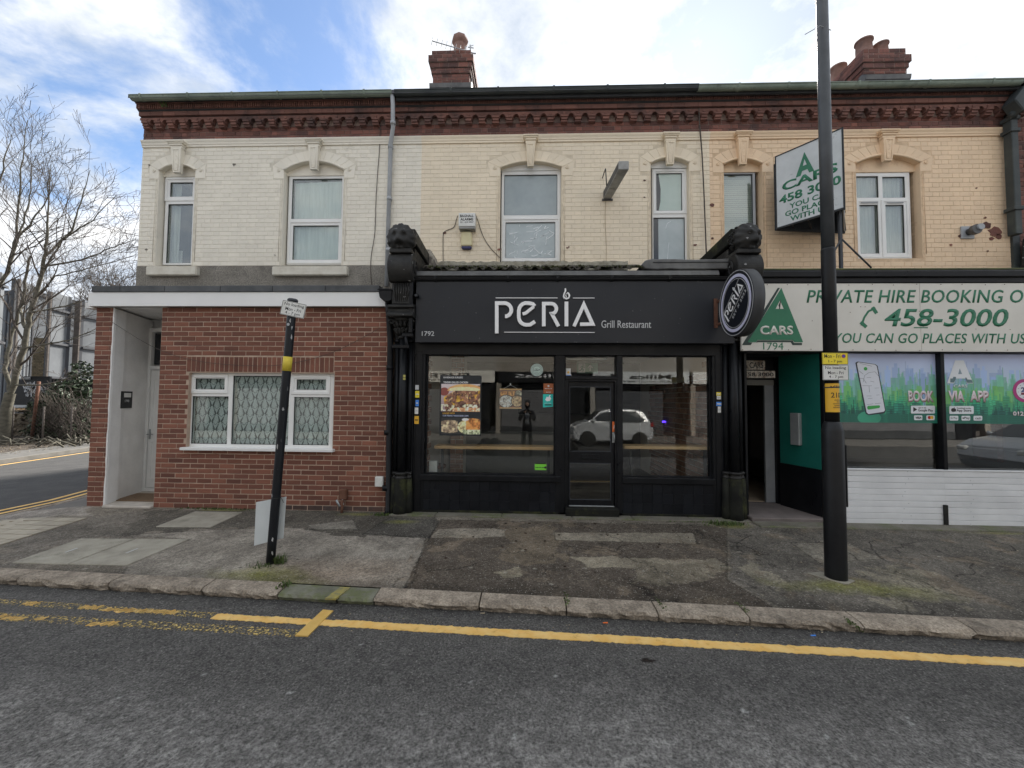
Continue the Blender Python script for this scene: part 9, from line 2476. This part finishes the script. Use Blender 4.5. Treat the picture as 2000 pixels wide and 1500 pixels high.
# photographer, seen only as a dim reflection
pr = thing('person', 'person in dark jacket holding up a phone, reflected in the left shop window', 'person', (.05, -.42, -.06))
def skin_body(name, V_, E_, R_, m, parent, sub=2):
    me = bpy.data.meshes.new(name); me.from_pydata(V_, E_, []); o = bpy.data.objects.new(name, me); COL.objects.link(o); me.materials.append(m)
    md = o.modifiers.new('skin', 'SKIN'); md.use_smooth_shade = True
    for i, rr_ in enumerate(R_): me.skin_vertices[0].data[i].radius = (rr_, rr_)if not isinstance(rr_, tuple) else rr_
    me.skin_vertices[0].data[0].use_root = True
    s_ = o.modifiers.new('sub', 'SUBSURF'); s_.levels = sub; s_.render_levels = sub
    dg = bpy.context.evaluated_depsgraph_get(); me2 = bpy.data.meshes.new_from_object(o.evaluated_get(dg)); bpy.data.objects.remove(o)
    for p in me2.polygons: p.use_smooth = True
    o2 = bpy.data.objects.new(name, me2); COL.objects.link(o2); return finish(o2, parent)
bxp, byp, bz = .05, -.45, -.06
V_ = [(0, 0, .95), (0, 0, 1.12), (0, 0, 1.30), (0, 0, 1.44), (0, .01, 1.52), (0, .01, 1.58), (0, .02, 1.68), (0, .01, 1.76),
      (.19, 0, 1.42), (.25, .10, 1.17), (.12, .27, 1.38), (.08, .31, 1.45), (-.19, 0, 1.42), (-.25, .10, 1.17), (-.12, .27, 1.38), (-.08, .31, 1.45),
      (.10, 0, .90), (.11, .02, .50), (.11, 0, .10), (.11, .12, .04), (-.10, 0, .90), (-.11, .02, .50), (-.11, 0, .10), (-.11, .12, .04)]
E_ = [(0, 1), (1, 2), (2, 3), (3, 4), (4, 5), (5, 6), (6, 7), (3, 8), (8, 9), (9, 10), (10, 11), (3, 12), (12, 13), (13, 14), (14, 15), (0, 16), (16, 17), (17, 18), (18, 19), (0, 20), (20, 21), (21, 22), (22, 23)]
R_ = [(.16, .12), (.15, .11), (.17, .12), (.13, .10), .055, .06, (.085, .10), (.07, .08), .075, .055, .042, .032, .075, .055, .042, .032, (.10, .09), .07, .05, .045, (.10, .09), .07, .05, .045]
V_ = [(a+bxp, b_+byp, c+bz) for a, b_, c in V_]
body = skin_body('body', V_, E_, R_, m_jacket, pr)
MB().lathe([(.02, 1.60+bz), (.07, 1.60+bz), (.092, 1.66+bz), (.095, 1.72+bz), (.085, 1.78+bz), (.05, 1.82+bz), (.01, 1.835+bz)], bxp, byp+.01, 16).build('hair', m_ink, pr)
MB().box(bxp-.07, bxp+.07, byp+.105, byp+.125, 1.05+bz, 1.42+bz).build('shirt_front', m_tshirt, pr, .01)
MB().lathe([(.01, byp+.09), (.06, byp+.105), (.062, byp+.115), (.03, byp+.125)], bxp, 0, 14, 'y', cz=1.69+bz).build('face', m_skin, pr)
for s_ in (-1, 1):
    mbh = MB(); hx_, hy_, hz_ = bxp+s_*.085, byp+.32, 1.46+bz
    mbh.tube([(hx_+s_*.01, hy_-.05, hz_-.03), (hx_, hy_, hz_)], [.028, .034], 8)
    for k in range(4): mbh.tube([(hx_, hy_+.0, hz_+.02-.016*k), (hx_-s_*.01, hy_+.035, hz_+.022-.016*k), (hx_-s_*.045, hy_+.04, hz_+.022-.016*k)], [.010, .009, .007], 6)
    mbh.tube([(hx_, hy_-.02, hz_+.02), (hx_-s_*.03, hy_-.015, hz_+.03)], [.011, .008], 6); mbh.build('hand', m_skin, pr)
MB().box(bxp-.075, bxp+.075, byp+.33, byp+.338, 1.44+bz, 1.52+bz).build('phone', m_ink, pr, .004)
